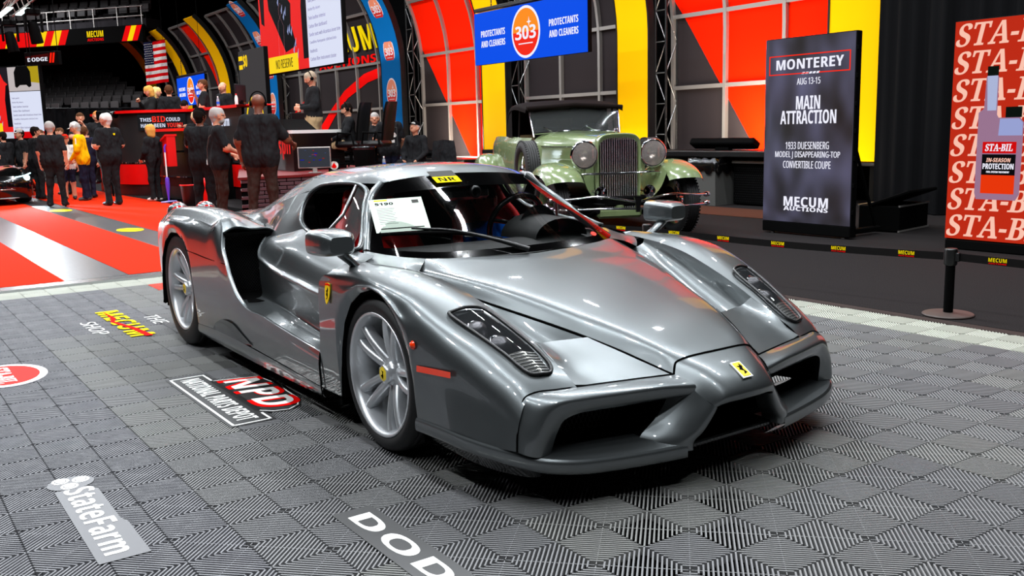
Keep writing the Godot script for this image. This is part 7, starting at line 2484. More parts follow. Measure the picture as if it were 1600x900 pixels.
	part(bk, "body", lathe([Vector2(.001, .0), Vector2(.15, .0), Vector2(.19, .38), Vector2(.18, .38)], 22), mat(Color(.10, .03, .035), .4))
	part(bk, "rim", lathe([Vector2(.18, .365), Vector2(.20, .37), Vector2(.20, .39), Vector2(.18, .392)], 22), M.red_shine)
	var ex := thing("fire_extinguisher", "red fire extinguisher standing at the counter's foot", "extinguisher", Vector3(2.92, 0, -14.6))
	part(ex, "cylinder", lathe([Vector2(.001, .0), Vector2(.09, .0), Vector2(.09, .44), Vector2(.06, .52), Vector2(.025, .55)], 22), M.red_shine)
	part(ex, "valve", box_mesh(Vector3(.04, .08, .12), .01, Vector3(0, .59, .02)), M.black)
	part(ex, "hose", tube([Vector3(0, .58, .06), Vector3(.09, .48, .07), Vector3(.10, .25, .03)], .012, 6), M.black)

func brick_mat() -> StandardMaterial3D:
	if not M.has("brick"):
		M.brick = mat(Color(.34, .22, .24), .4)
	return M.brick

func bottle(label: String, at: Vector3, c: Color, white := false):
	var t := thing("bottle", label, "bottle", at)
	part(t, "body", lathe([Vector2(.001, 0), Vector2(.033, .002), Vector2(.033, .13), Vector2(.026, .165), Vector2(.013, .19), Vector2(.013, .205)], 16), M.white if white else glass(Color(.8, .85, .9), .35, .05))
	part(t, "label_band", lathe([Vector2(.034, .06), Vector2(.034, .11)], 16), M.white if white else mat(c, .5))
	part(t, "cap", lathe([Vector2(.015, .20), Vector2(.015, .225), Vector2(.001, .226)], 12), mat(c, .4) if white else M.white)

func office_chair(label: String, at: Vector3, turn: float, from: Node3D = null) -> Node3D:
	if from != null:
		return copy(from, at, turn, label)
	var t := thing("office_chair", label, "chair", at, turn, "leather office chairs on the podium")
	var rows := []
	for k in 7:
		var u := k / 6.0
		var y := .50 + .72 * u
		var w := lerp_table([[1.0, .20], [.85, .25], [.4, .26], [0.0, .23]], u)
		var r := []
		for q in [-1.0, -.75, -.3, 0.0, .3, .75, 1.0]:
			r.append(Vector3(q * w, y, -.26 - .12 * u + q * q * .05 + (.014 if absf(q) == .3 else 0.0)))
		rows.append(r)
	var st := begin()
	var g := patch(rows, 3, 3)
	grid_into(st, g)
	var back := []
	for r in rows:
		var b := []
		for p in r:
			b.append(p + Vector3(0, 0, -.10 + absf(p.x) * .25))
		back.append(b)
	grid_into(st, patch(back, 3, 3), false, true)
	part(t, "backrest", st.commit(), M.leather)
	for k in 4:
		part(t, "back_tuft", tube([Vector3(-.20, .62 + .15 * k, -.265 - .025 * k), Vector3(0, .62 + .15 * k, -.27 - .025 * k), Vector3(.20, .62 + .15 * k, -.265 - .025 * k)], .035, 8, true, .5), M.leather)
	part(t, "seat", box_mesh(Vector3(.52, .12, .50), .05, Vector3(0, .44, .0)), M.leather)
	for s in [-1, 1]:
		part(t, "armrest", tube([Vector3(s * .28, .42, -.2), Vector3(s * .29, .64, -.16), Vector3(s * .29, .66, .12), Vector3(s * .28, .45, .16)], .022, 8), M.black)
	part(t, "column", tube([Vector3(0, .08, 0), Vector3(0, .40, 0)], .03, 10), M.black)
	for k in 5:
		var a := TAU * k / 5.0
		part(t, "base_arm", tube([Vector3(0, .09, 0), Vector3(cos(a) * .28, .06, sin(a) * .28)], .02, 6), M.black)
		part(t, "caster", lathe([Vector2(.001, -.012), Vector2(.028, -.012), Vector2(.028, .012), Vector2(.001, .012)], 12, Transform3D(Basis(Vector3.UP, -a) * Basis(Vector3.RIGHT, PI / 2), Vector3(cos(a) * .28, .028, sin(a) * .28))), M.black)
	return t

# ---------------------------------------------------------------- arena stands, lights, loose props, floor decals
func build_arena():
	# stands at the far end: a frame along e, rows stepping up and away
	var e := Vector3(-.60, 0, -.80)
	var n := Vector3(-.80, 0, .60)
	var o := Vector3(8.95, 0, -41.1)
	var B := Basis(-e, Vector3.UP, n)
	var st := thing("seating_tier", "dark concrete seating tier at the arena's far end", "stands")
	for r in 9:
		part(st, "step", box_mesh(Vector3(14, .34, .95), 0, o + e * (7.0 + 1.13 * r) - n * (.85 * r) + Vector3(0, 2.15 + .30 * r, 0), B), M.concrete)
	part(st, "front_wall", box_mesh(Vector3(14, 2.3, .2), 0, o + e * 7.0 + n * .6 + Vector3(0, 1.15, 0), B), M.black)
	part(st, "rear_wall", box_mesh(Vector3(14, 3.2, .2), 0, o + e * 16.5 - n * 7.4 + Vector3(0, 6.3, 0), B), M.concrete)
	var q0 := Vector3(8.34, 0, -39.2)
	for r in 4:
		part(st, "upper_step", box_mesh(Vector3(14, .4, .95), 0, q0 + e * (7.0 + 1.13 * r) - n * (.8 + .85 * r) + Vector3(0, 6.15 + .42 * r, 0), B), M.concrete)
	part(st, "upper_wall", box_mesh(Vector3(14, 5.0, .2), 0, q0 + e * 12.5 - n * 4.8 + Vector3(0, 9.6, 0), B), mat(Color(.22, .20, .22), .9))
	for k in 4:
		part(st, "wall_pillar", box_mesh(Vector3(.10, 5.0, .1), 0, q0 + e * (6.6 + 2.2 * k) - n * 4.6 + Vector3(0, 9.6, 0), B), M.concrete)
	part(st, "section_plate", box_mesh(Vector3(.34, .26, .03), 0, o + e * 10.4 - n * 7.25 + Vector3(0, 5.6, 0), B), M.cloth_navy)
	var rail := thing("handrail", "steel handrail above the LED ribbon board", "handrail")
	for y in [6.45, 6.85]:
		part(rail, "bar", tube([q0 - n * .2 + Vector3(0, y, 0), q0 + e * 14.0 - n * .2 + Vector3(0, y, 0)], .03, 6), M.alu)
	for k in 12:
		part(rail, "post", tube([q0 + e * (.1 + 1.25 * k) - n * .2 + Vector3(0, 5.9, 0), q0 + e * (.1 + 1.25 * k) - n * .2 + Vector3(0, 6.85, 0)], .03, 6), M.alu)
	# ribbon board
	var rb := thing("ribbon_board", "LED ribbon board with red and yellow slanted stripes across the stands", "LED board")
	var rf := Transform3D(B, q0 + Vector3(0, 5.72, 0))
	part(rb, "cabinet", slab(rect(-13, -.34, .05, .34), -.2, -.01, rf), M.black)
	part(rb, "face", slab(rect(-13, -.32, .02, .32), -.01, 0, rf), glow(Color(.02, .015, .015), .6))
	var ry := glow(Color(1, .85, .02), .95)
	var rr := glow(Color(.95, .02, .03), .95)
	var stripe := func(x: float, w: float, m: Material):
		part(rb, "stripe", slab([Vector2(x, -.31), Vector2(x + w, -.31), Vector2(x + w + .28, .31), Vector2(x + .28, .31)], .001, .004, rf), m)
	var x := 1.05
	for q in [[-.52, .27, rr], [-.78, .26, ry], [-1.06, .28, rr]]:
		stripe.call(q[0], q[1], q[2])
	for q in [[-4.45, .38, rr], [-4.85, .4, ry], [-5.25, .4, rr], [-5.65, .4, ry], [-6.95, 1.3, rr], [-7.4, .45, ry], [-7.9, .5, rr], [-8.35, .45, ry], [-8.9, .55, rr], [-9.4, .5, ry], [-10.2, .8, rr]]:
		stripe.call(q[0], q[1], q[2])
	letters(rb, "MECUM", ry, rf * Transform3D(Basis.IDENTITY, Vector3(-2.42, .07, .001)), .86, .26, "sans_bold")
	letters(rb, "AUCTIONS", rr, rf * Transform3D(Basis.IDENTITY, Vector3(-2.42, -.17, .001)), .86, .12, "sans_bold")
	# seats
	var s0 := thing("stadium_seat", "folded dark stadium seat in the lower tier", "seat", Vector3.ZERO, 0.0, "folded seats of the lower tier")
	part(s0, "back", box_mesh(Vector3(.46, .40, .06), .02, Vector3(0, .62, -.16), Basis(Vector3.RIGHT, -.15)), M.seat)
	part(s0, "seat", box_mesh(Vector3(.44, .36, .06), .02, Vector3(0, .50, -.02), Basis(Vector3.RIGHT, -.1)), mat(Color(.22, .20, .20), .6))
	part(s0, "stanchion", box_mesh(Vector3(.06, .35, .08), 0, Vector3(0, .17, -.08)), M.black)
	var turn := atan2(n.x, n.z)
	var first := true
	var rng := RandomNumberGenerator.new()
	rng.seed = 12
	for r in 9:
		for k in 18:
			if rng.randf() < .04:
				continue
			var p := o + e * (.3 + 1.13 * r + .56 * k) - n * (.85 * r) + Vector3(0, 2.32 + .30 * r, 0)
			if first:
				s0.position = p
				s0.rotation.y = turn
				first = false
			else:
				copy(s0, p, turn)
	for r in 4:
		for k in 14:
			if r == 0 and k % 5 == 4:
				continue
			var u := copy(s0, q0 + e * (.4 + 1.13 * r + .56 * k) - n * (.8 + .85 * r) + Vector3(0, 6.35 + .42 * r, 0), turn, "folded dark stadium seat in the upper tier")
			u.set_meta("group", "folded seats of the upper tier")
	# unseen lamp rows above the view that light the hall: truss and battens
	var rows := {}
	for p in battens():
		if not rows.has(p[0]):
			rows[p[0]] = []
		rows[p[0]].append(p)
	for rx in rows:
		var a: Array = rows[rx]
		var z0: float = a[0][2] - .8
		var z1: float = a[a.size() - 1][2] + .8
		var tr := thing("unseen_light_truss", "unseen overhead truss carrying a row of white light battens", "truss", Vector3(rx, 7.75, 0), 0.0, "unseen overhead lighting trusses")
		for q in [[-.15, 0.0], [.15, 0.0], [0.0, .28]]:
			part(tr, "chord", tube([Vector3(q[0], q[1], z0), Vector3(q[0], q[1], z1)], .025, 6), M.alu)
		var nb := int((z1 - z0) / .6)
		var br := begin()
		for k in nb:
			var za := z0 + (z1 - z0) * k / nb
			var zb := z0 + (z1 - z0) * (k + 1) / nb
			tube_into(br, [Vector3(-.15, 0, za), Vector3(0, .28, zb)], .012, 4, false)
			tube_into(br, [Vector3(.15, 0, za), Vector3(0, .28, zb)], .012, 4, false)
			tube_into(br, [Vector3(-.15, 0, za), Vector3(.15, 0, zb)], .012, 4, false)
		part(tr, "braces", br.commit(), M.alu)
		for z in [z0 + .5, z1 - .5]:
			part(tr, "hoist_cable", tube([Vector3(0, .28, z), Vector3(0, 6.2, z)], .012, 5), M.black)
	var b0: Node3D = null
	for p in battens():
		if b0 == null:
			b0 = thing("unseen_light_batten", "unseen white LED batten on an overhead truss, lighting the hall", "light", Vector3(p[0], p[1], p[2]), 0.0, "unseen LED battens on the overhead trusses")
			part(b0, "housing", box_mesh(Vector3(.2, .08, .56), .015, Vector3(0, .06, 0)), M.black_trim)
			part(b0, "lens", box_mesh(Vector3(.12, .015, .3), .003, Vector3(0, .008, 0)), glow(Color(1, 1, 1), 1.5))
			part(b0, "clamp", box_mesh(Vector3(.34, .12, .05), .01, Vector3(0, .16, 0)), M.black)
		else:
			copy(b0, Vector3(p[0], p[1], p[2]))
	# the truss seen at the top left, with its panels and two moving heads
	var vt := thing("near_truss", "truss with bright white panel lights at the upper left corner", "truss", Vector3(.72, 4.0, -19.2), 0.0)
	for q in [[-.14, .1], [.14, .1], [0.0, .36]]:
		part(vt, "chord", tube([Vector3(q[0], q[1], -1.8), Vector3(q[0], q[1], 1.6)], .022, 6), M.alu)
	for k in 5:
		part(vt, "brace", tube([Vector3(-.14, .1, -1.6 + .6 * k), Vector3(0, .36, -1.3 + .6 * k)], .01, 5), M.alu)
		part(vt, "brace", tube([Vector3(.14, .1, -1.3 + .6 * k), Vector3(0, .36, -1.0 + .6 * k)], .01, 5), M.alu)
	part(vt, "end_plate", box_mesh(Vector3(.34, .5, .02), .01, Vector3(0, .3, 1.62)), M.alu)
	for z in [-1.5, 1.3]:
		part(vt, "hoist_cable", tube([Vector3(0, .36, z), Vector3(0, 9.8, z)], .012, 5), M.black)
	for q in [[-.2, -1.2], [-.2, -.55], [-.2, .1], [.12, -.6], [.12, .1]]:
		part(vt, "panel_light", box_mesh(Vector3(.13, .03, .48), .01, Vector3(q[0], .02, q[1])), glow(Color(.92, 1, 1), 2.2))
	for q in [[Vector3(.72, 3.28, -20.6), "black moving-head lamp under the corner truss, left of two"], [Vector3(.86, 3.28, -18.4), "black moving-head lamp under the corner truss, right of two"]]:
		var mh := thing("moving_head", q[1], "stage light", q[0], 0.0, "moving heads under the corner truss")
		part(mh, "base", box_mesh(Vector3(.26, .12, .26), .02, Vector3(0, .62, 0)), M.black)
		for s in [-1, 1]:
			part(mh, "yoke_arm", box_mesh(Vector3(.04, .36, .12), .01, Vector3(s * .15, .40, 0)), M.black)
		part(mh, "head", lathe([Vector2(.001, .2), Vector2(.09, .18), Vector2(.11, 0), Vector2(.12, -.24), Vector2(.10, -.25)], 18, Transform3D(Basis(Vector3.BACK, .15), Vector3(0, .24, 0))), M.black)
		part(mh, "hanger", tube([Vector3(0, .68, 0), Vector3(0, .82, 0)], .02, 6), M.black)
	# drapes at the right and behind the crowd
	drape("tall black pleated drape right of the near yellow rib", 9.65, -4.9, 6.5, 0.0, 8.0, false)
	drape("dark drape behind the crowd under the seating tier", -2.0, -34.6, 9.0, 0.0, 2.45, true)

func drape(label: String, x: float, z: float, w: float, y0: float, y1: float, across: bool):
	var t := thing("drape", label, "curtain")
	var g := []
	var n := int(w * 22)
	for k in n + 1:
		var u := w * k / n
		var d := .05 * sin(u * 11.0) + .03 * sin(u * 27.0 + 1.0) + .02 * sin(u * 5.0)
		var r := PackedVector3Array()
		for j in 5:
			var y := lerpf(y0 + .01, y1, j / 4.0)
			var dd := d * (1.25 - .25 * j / 4.0)
			r.append(Vector3(x + u, y, z + dd) if across else Vector3(x + dd, y, z + u))
		g.append(r)
	part(t, "cloth", grid_mesh(g), M.curtain)
	part(t, "top_pipe", tube([Vector3(x, y1, z), Vector3(x + w, y1, z) if across else Vector3(x, y1, z + w)], .025, 6), M.black_trim)

func build_props():
	# paper and sticker on the silver car's windshield
	var sheet := [Vector3(-.605, .985, -.615), Vector3(-.40, 1.01, -.61), Vector3(-.415, .835, -.44), Vector3(-.625, .815, -.50)]
	var ws := thing("price_sheet", "white lot sheet numbered 5190 behind the windshield", "paper")
	var a := Vector3(-.625, .845, -.585)
	var ux := Vector3(.215, .012, .145)
	var uy := Vector3(.045, .145, -.165)
	var fr := Transform3D(Basis(ux.normalized(), uy.normalized(), ux.cross(uy).normalized()), a + ux * .5 + uy * .5)
	var sx := ux.length() * .5
	var sy := uy.length() * .5
	part(ws, "sheet", slab(rect(-sx, -sy, sx, sy), 0, .001, fr), M.paper)
	letters(ws, "5190", M.ink, fr * Transform3D(Basis.IDENTITY, Vector3(-sx * .45, sy * .70, .001)), sx * .68, sy * .15, "sans_bold", 0.0, "lot_number", .001)
	part(ws, "yellow_header", slab(rect(-sx * .8, sy * .88, -sx * .3, sy * .95), .001, .0015, fr), M.yellow_flat)
	part(ws, "bar_code", slab(rect(sx * .6, sy * .65, sx * .85, sy * .85), .001, .0015, fr), M.mid_grey)
	for k in 10:
		part(ws, "text_line", slab(rect(-sx * .78, sy * (.40 - .10 * k), sx * (-.1 - .05 * (k % 3)), sy * (.425 - .10 * k)), .001, .0015, fr), mat(Color(.55, .58, .56), .8))
	part(ws, "footer_bar", slab(rect(-sx * .8, -sy * .82, sx * .8, -sy * .76), .001, .0015, fr), M.ink)
	var nr := thing("windshield_sticker", "yellow NR sticker on the windshield's black top band", "sticker")
	var nf := Transform3D(Basis(Vector3(1, 0, .0), Vector3(0, .47, -.883), Vector3(0, .883, .47)), Vector3(-.115, 1.083, -.795))
	part(nr, "grey_grid", slab(rect(-.075, .0, .075, .055), 0, .002, nf), M.mid_grey)
	part(nr, "yellow_field", slab(rect(-.075, -.06, .075, -.002), 0, .002, nf), M.yellow_flat)
	letters(nr, "NR", M.ink, nf * Transform3D(Basis.IDENTITY, Vector3(0, -.031, .002)), .10, .036, "sans_bold", 0.0, "lettering", .001)
	var rs := thing("inspection_sticker", "small round-cornered red sticker low on the windshield", "sticker")
	part(rs, "face", slab(oval(0, 0, .022, .018, 14), 0, .002, Transform3D(Basis(Vector3(1, 0, -.3).normalized(), Vector3(.1, .5, -.86).normalized(), Vector3(.25, .86, .45).normalized()), Vector3(.46, .775, -.285))), mat(Color(.95, .15, .03), .5))
	# low stanchions with printed belt
	var s1 := stanchion("low black stanchion post beside the red display", Vector3(3.36, 0, -.02))
	stanchion("low black stanchion post in front of the vintage car", Vector3(3.12, 0, -2.72), s1)
	stanchion("low black stanchion post behind the silver car's roof", Vector3(3.0, 0, -5.6), s1)
	belt(Vector3(3.36, .40, -.02), Vector3(3.12, .40, -2.72), "black stanchion belt printed with auction logos, near span", 5)
	belt(Vector3(3.12, .40, -2.72), Vector3(3.0, .40, -5.6), "black stanchion belt printed with auction logos, far span", 5)
	belt(Vector3(3.36, .40, -.02), Vector3(3.6, .40, 2.6), "black stanchion belt leaving the photo at the right", 5)
	# grey bin with black liner, speaker grille
	var gb := thing("waste_bin", "square grey bin with black plastic liner behind the vintage car", "bin", Vector3(9.12, 0, -7.55), .12)
	part(gb, "body", slab([Vector2(-.27, 0), Vector2(.27, 0), Vector2(.29, .70), Vector2(-.29, .70)], -.27, .27, Transform3D(Basis(Vector3.UP, 0.0), Vector3.ZERO)), M.mid_grey)
	var bag := []
	for k in 41:
		var w := TAU * k / 40.0
		var cx := clampf(cos(w) * 1.3, -1, 1) * .31
		var cy := clampf(sin(w) * 1.3, -1, 1) * .31
		bag.append(PackedVector3Array([Vector3(cx * 1.02, .54 + .05 * sin(k * 1.7), cy * 1.02), Vector3(cx * 1.03, .66, cy * 1.03), Vector3(cx * .98, .76 + .02 * sin(k * 2.1), cy * .98), Vector3(cx * .85, .74, cy * .85)]))
	part(gb, "liner", grid_mesh(bag), M.black_gloss)
	var sp := thing("speaker_box", "black loudspeaker with perforated grille under the ledge", "speaker", Vector3(9.2, 0, -6.65))
	part(sp, "case", box_mesh(Vector3(.2, .66, 1.1), .02, Vector3(.14, .34, 0)), M.black)
	part(sp, "top_rail", box_mesh(Vector3(.25, .05, 1.1), .01, Vector3(.12, .70, 0)), M.alu)
	var holes := begin()
	for i in 24:
		for j in 15:
			var p := Vector3(.035, .07 + .038 * j, -.5 + .042 * i + (.021 if j % 2 == 1 else 0.0))
			box_into(holes, p, Vector3(.006, .012, .014))
	var gr := part(sp, "grille_bosses", holes.commit(), M.dark_grey)
	gr.set_meta("kind", "stuff")
	# dark chair and low flight case
	var dc := thing("folding_chair", "dark grey quilted chair back beside the seated man", "chair", Vector3(6.75, 0, -12.2), -.6)
	part(dc, "back", grid_mesh(patch([[V(-.22, .42, 0), V(0, .42, -.06), V(.22, .42, 0)], [V(-.24, .8, -.08), V(0, .8, -.15), V(.24, .8, -.08)], [V(-.20, 1.12, -.16), V(0, 1.14, -.2), V(.20, 1.12, -.16)]], 5, 4)), M.cloth_black)
	part(dc, "seat", box_mesh(Vector3(.46, .07, .44), .02, Vector3(0, .44, .2)), M.cloth_black)
	for q in [[-.2, 0.0], [.2, 0.0], [-.2, .4], [.2, .4]]:
		part(dc, "leg", tube([Vector3(q[0], 0, q[1]), Vector3(q[0], .43, q[1])], .014, 6), M.black)
	var fc := thing("flight_case", "open black flight case with metal edges behind the display", "case", Vector3(7.75, 0, -3.3), .15)
	part(fc, "box", box_mesh(Vector3(.8, .30, .5), .01, Vector3(0, .16, 0)), M.black)
	part(fc, "lid", box_mesh(Vector3(.8, .04, .5), .01, Vector3(-.02, .40, .12), Basis(Vector3.RIGHT, -.35)), M.black)
	for z in [-.25, .25]:
		part(fc, "metal_edge", box_mesh(Vector3(.82, .02, .02), 0, Vector3(0, .31, z)), M.alu)
		part(fc, "metal_edge", box_mesh(Vector3(.82, .02, .02), 0, Vector3(0, .015, z)), M.alu)
	# camera on tripod behind the crowd
	var tv := thing("broadcast_camera", "television camera on tripod behind the white-haired man", "camera", Vector3(2.45, 0, -20.3), .4)
	part(tv, "body", box_mesh(Vector3(.16, .22, .42), .03, Vector3(0, 1.86, 0)), M.black)
	part(tv, "lens", lathe([Vector2(.05, 0), Vector2(.07, .05), Vector2(.085, .22), Vector2(.07, .22)], 18, Transform3D(Basis(Vector3.RIGHT, PI / 2), Vector3(0, 1.86, .2))), M.black_trim)
	for k in 3:
		var w := TAU * k / 3.0
		part(tv, "tripod_leg", tube([Vector3(0, 1.72, 0), Vector3(cos(w) * .5, 0, sin(w) * .5)], .022, 6), M.black)
	black_car()

func stanchion(label: String, at: Vector3, from: Node3D = null) -> Node3D:
	if from != null:
		return copy(from, at, 0.0, label)
	var t := thing("stanchion", label, "stanchion", at, 0.0, "low belt stanchions")
	part(t, "base", lathe([Vector2(.001, .022), Vector2(.10, .020), Vector2(.158, .014), Vector2(.165, .008), Vector2(.165, 0), Vector2(.001, 0)], 36), mat(Color(.24, .19, .17), .55))
	part(t, "post", lathe([Vector2(.031, .02), Vector2(.031, .36)], 20), M.black)
	part(t, "belt_head", lathe([Vector2(.034, .34), Vector2(.042, .35), Vector2(.042, .445), Vector2(.036, .455), Vector2(.001, .456)], 20), M.black_trim)
	part(t, "belt_clip", box_mesh(Vector3(.03, .06, .035), .005, Vector3(0, .40, .045)), M.black_trim)
	return t

func belt(a: Vector3, b: Vector3, label: String, n: int):
	var t := thing("stanchion_belt", label, "belt", Vector3.ZERO, 0.0, "printed belts between the stanchions")
	var d := (b - a).normalized()
	var fwd := d if d.z > 0 else -d
	var a2 := a + d * .05
	var b2 := b - d * .05
	var path := []
	for k in 9:
		var u := k / 8.0
		path.append(a2.lerp(b2, u) + Vector3(0, -.02 * sin(PI * u), 0))
	var g := []
	for p in path:
		g.append(PackedVector3Array([p + Vector3(0, -.026, 0), p + Vector3(0, .026, 0)]))
	part(t, "webbing", grid_mesh(g), mat(Color(.10, .095, .095), .9))
	for k in n:
		var u := (k + .5) / n
		var p := a2.lerp(b2, u) + Vector3(0, -.02 * sin(PI * u), 0)
		var f := Transform3D(Basis(fwd, Vector3.UP, fwd.cross(Vector3.UP)), p + fwd.cross(Vector3.UP) * .002)
		letters(t, "MECUM", M.yellow_flat, f * Transform3D(Basis.IDENTITY, Vector3(0, .007, 0)), .115, .026, "sans_bold", 0.0, "belt_lettering", .001)
		letters(t, "AUCTIONS", M.red_flat, f * Transform3D(Basis.IDENTITY, Vector3(0, -.016, 0)), .115, .010, "sans_bold", 0.0, "belt_lettering", .001)

func black_car():
	# front corner of a low black car entering at the left edge
	var c := thing("black_sports_car", "low glossy black car with lit head lamps at the photo's left edge", "car", Vector3(-.36, 0, -19.6), .12)
	var rows := [
		[V(0, .62, 1.02), V(.4, .60, .98), V(.75, .56, .85), V(.92, .50, .62), V(.97, .40, .45)],
		[V(0, .72, .6), V(.4, .71, .6), V(.72, .74, .5), V(.92, .66, .3), V(.98, .45, .2)],
		[V(0, .80, .1), V(.4, .80, .1), V(.7, .82, .0), V(.92, .74, -.15), V(.98, .5, -.25)],
		[V(0, .88, -.5), V(.4, .87, -.5), V(.65, .86, -.55), V(.9, .76, -.65), V(.98, .5, -.75)],
		[V(0, 1.16, -1.2), V(.35, 1.14, -1.2), V(.55, 1.06, -1.25), V(.8, .84, -1.3), V(.96, .5, -1.3)],
		[V(0, 1.20, -1.8), V(.35, 1.18, -1.8), V(.55, 1.1, -1.85), V(.8, .86, -1.9), V(.97, .5, -1.9)],
		[V(0, .95, -3.1), V(.4, .94, -3.1), V(.7, .92, -3.1), V(.92, .8, -3.1), V(.98, .5, -3.1)],
		[V(0, .8, -3.7), V(.4, .8, -3.7), V(.7, .78, -3.65), V(.9, .7, -3.6), V(.95, .5, -3.5)]]
	centre(c, "body_shell", turned(patch(rows, 5, 4)), mat(Color(.012, .015, .014), .1, 0.0, 1.0))
	var nose := [
		[V(0, .62, 1.02), V(.4, .60, .98), V(.75, .56, .85), V(.92, .50, .62), V(.97, .40, .45)],
		[V(0, .50, 1.10), V(.4, .48, 1.06), V(.76, .45, .92), V(.94, .42, .65), V(.98, .36, .45)],
		[V(0, .30, 1.10), V(.4, .29, 1.06), V(.76, .28, .92), V(.95, .27, .65), V(.99, .26, .45)],
		[V(0, .14, 1.06), V(.4, .14, 1.02), V(.76, .14, .88), V(.95, .14, .62), V(.99, .14, .45)]]
	centre(c, "front_bumper", turned(patch(nose, 5, 4)), mat(Color(.02, .02, .022), .15, 0.0, 1.0))
	part(c, "lower_side", box_mesh(Vector3(1.94, .38, 2.4), .08, Vector3(0, .33, -1.75)), M.black_gloss)
	for s in [-1, 1]:
		var hl := Node3D.new()
		hl.name = "head_lamp"
		c.add_child(hl, true)
		part(hl, "daytime_strip", tube([Vector3(s * .50, .575, .99), Vector3(s * .72, .60, .86), Vector3(s * .88, .64, .66)], .014, 6), glow(Color(.75, .95, 1), 3.0))
		part(hl, "lamp", lathe([Vector2(.001, .03), Vector2(.05, .02), Vector2(.06, 0)], 16, Transform3D(Basis(Vector3.RIGHT, 1.3), Vector3(s * .74, .555, .90))), glow(Color(.85, .97, 1), 6.0))
		var sl := SpotLight3D.new()
		sl.name = "head_lamp_light"
		sl.light_energy = 14.0
		sl.light_color = Color(.9, .97, 1)
		sl.light_size = .06
		sl.spot_angle = 38.0
		sl.spot_range = 40.0
		sl.shadow_enabled = true
		hl.add_child(sl)
		sl.position = Vector3(s * .74, .57, .99)
		sl.rotation = Vector3(-.06, PI, 0)
		part(c, "side_reflector", box_mesh(Vector3(.02, .04, .08), .005, Vector3(s * .965, .42, .55), Basis(Vector3.UP, s * .3)), M.amber)
		part(c, "red_side_blade", grid_mesh(patch([[V(s * .93, .42, .72), V(s * .985, .40, .5)], [V(s * .955, .24, .70), V(s * 1.0, .22, .48)]], 3, 3)), M.red_shine)
		for z in [0.0, -2.75]:
			var h := Node3D.new()
			h.name = "wheel"
			c.add_child(h, true)
			h.position = Vector3(s * .86, .34, z)
			h.rotation.z = -s * PI / 2
			part(h, "tyre", lathe([Vector2(.25, -.12), Vector2(.33, -.12), Vector2(.34, -.10), Vector2(.34, .10), Vector2(.33, .12), Vector2(.25, .12)], 32), M.rubber)
			part(h, "rim", lathe([Vector2(.25, .115), Vector2(.22, .06), Vector2(.05, .05), Vector2(.001, .07)], 10), M.rim)
	part(c, "front_strip", tube([Vector3(-.9, .30, .78), Vector3(-.4, .33, 1.075), Vector3(0, .34, 1.115), Vector3(.4, .33, 1.075), Vector3(.9, .30, .78)], .012, 6), M.chrome)
	part(c, "lower_lip", tube([Vector3(-.9, .15, .78), Vector3(-.4, .15, 1.05), Vector3(0, .15, 1.08), Vector3(.4, .15, 1.05), Vector3(.9, .15, .78)], .012, 6), M.steel)

func flat(o: Node, called: String, outline: Array, y0: float, y1: float, m: Material):
	# outline in (z, x): reads along +z, top towards +x
	return part(o, called, slab(outline, y0, y1, Transform3D(Basis(Vector3(0, 0, 1), Vector3(1, 0, 0), Vector3(0, 1, 0)), Vector3.ZERO)), m)

func floor_text(o: Node, text: String, m: Material, z: float, x: float, w: float, h: float, y := .004, kind := "sans_bold", slant := 0.0):
	return letters(o, text, m, Transform3D(Basis(Vector3(0, 0, 1), Vector3(1, 0, 0), Vector3(0, 1, 0)), Vector3(x, y, z)), w, h, kind, slant, "lettering", .0012)

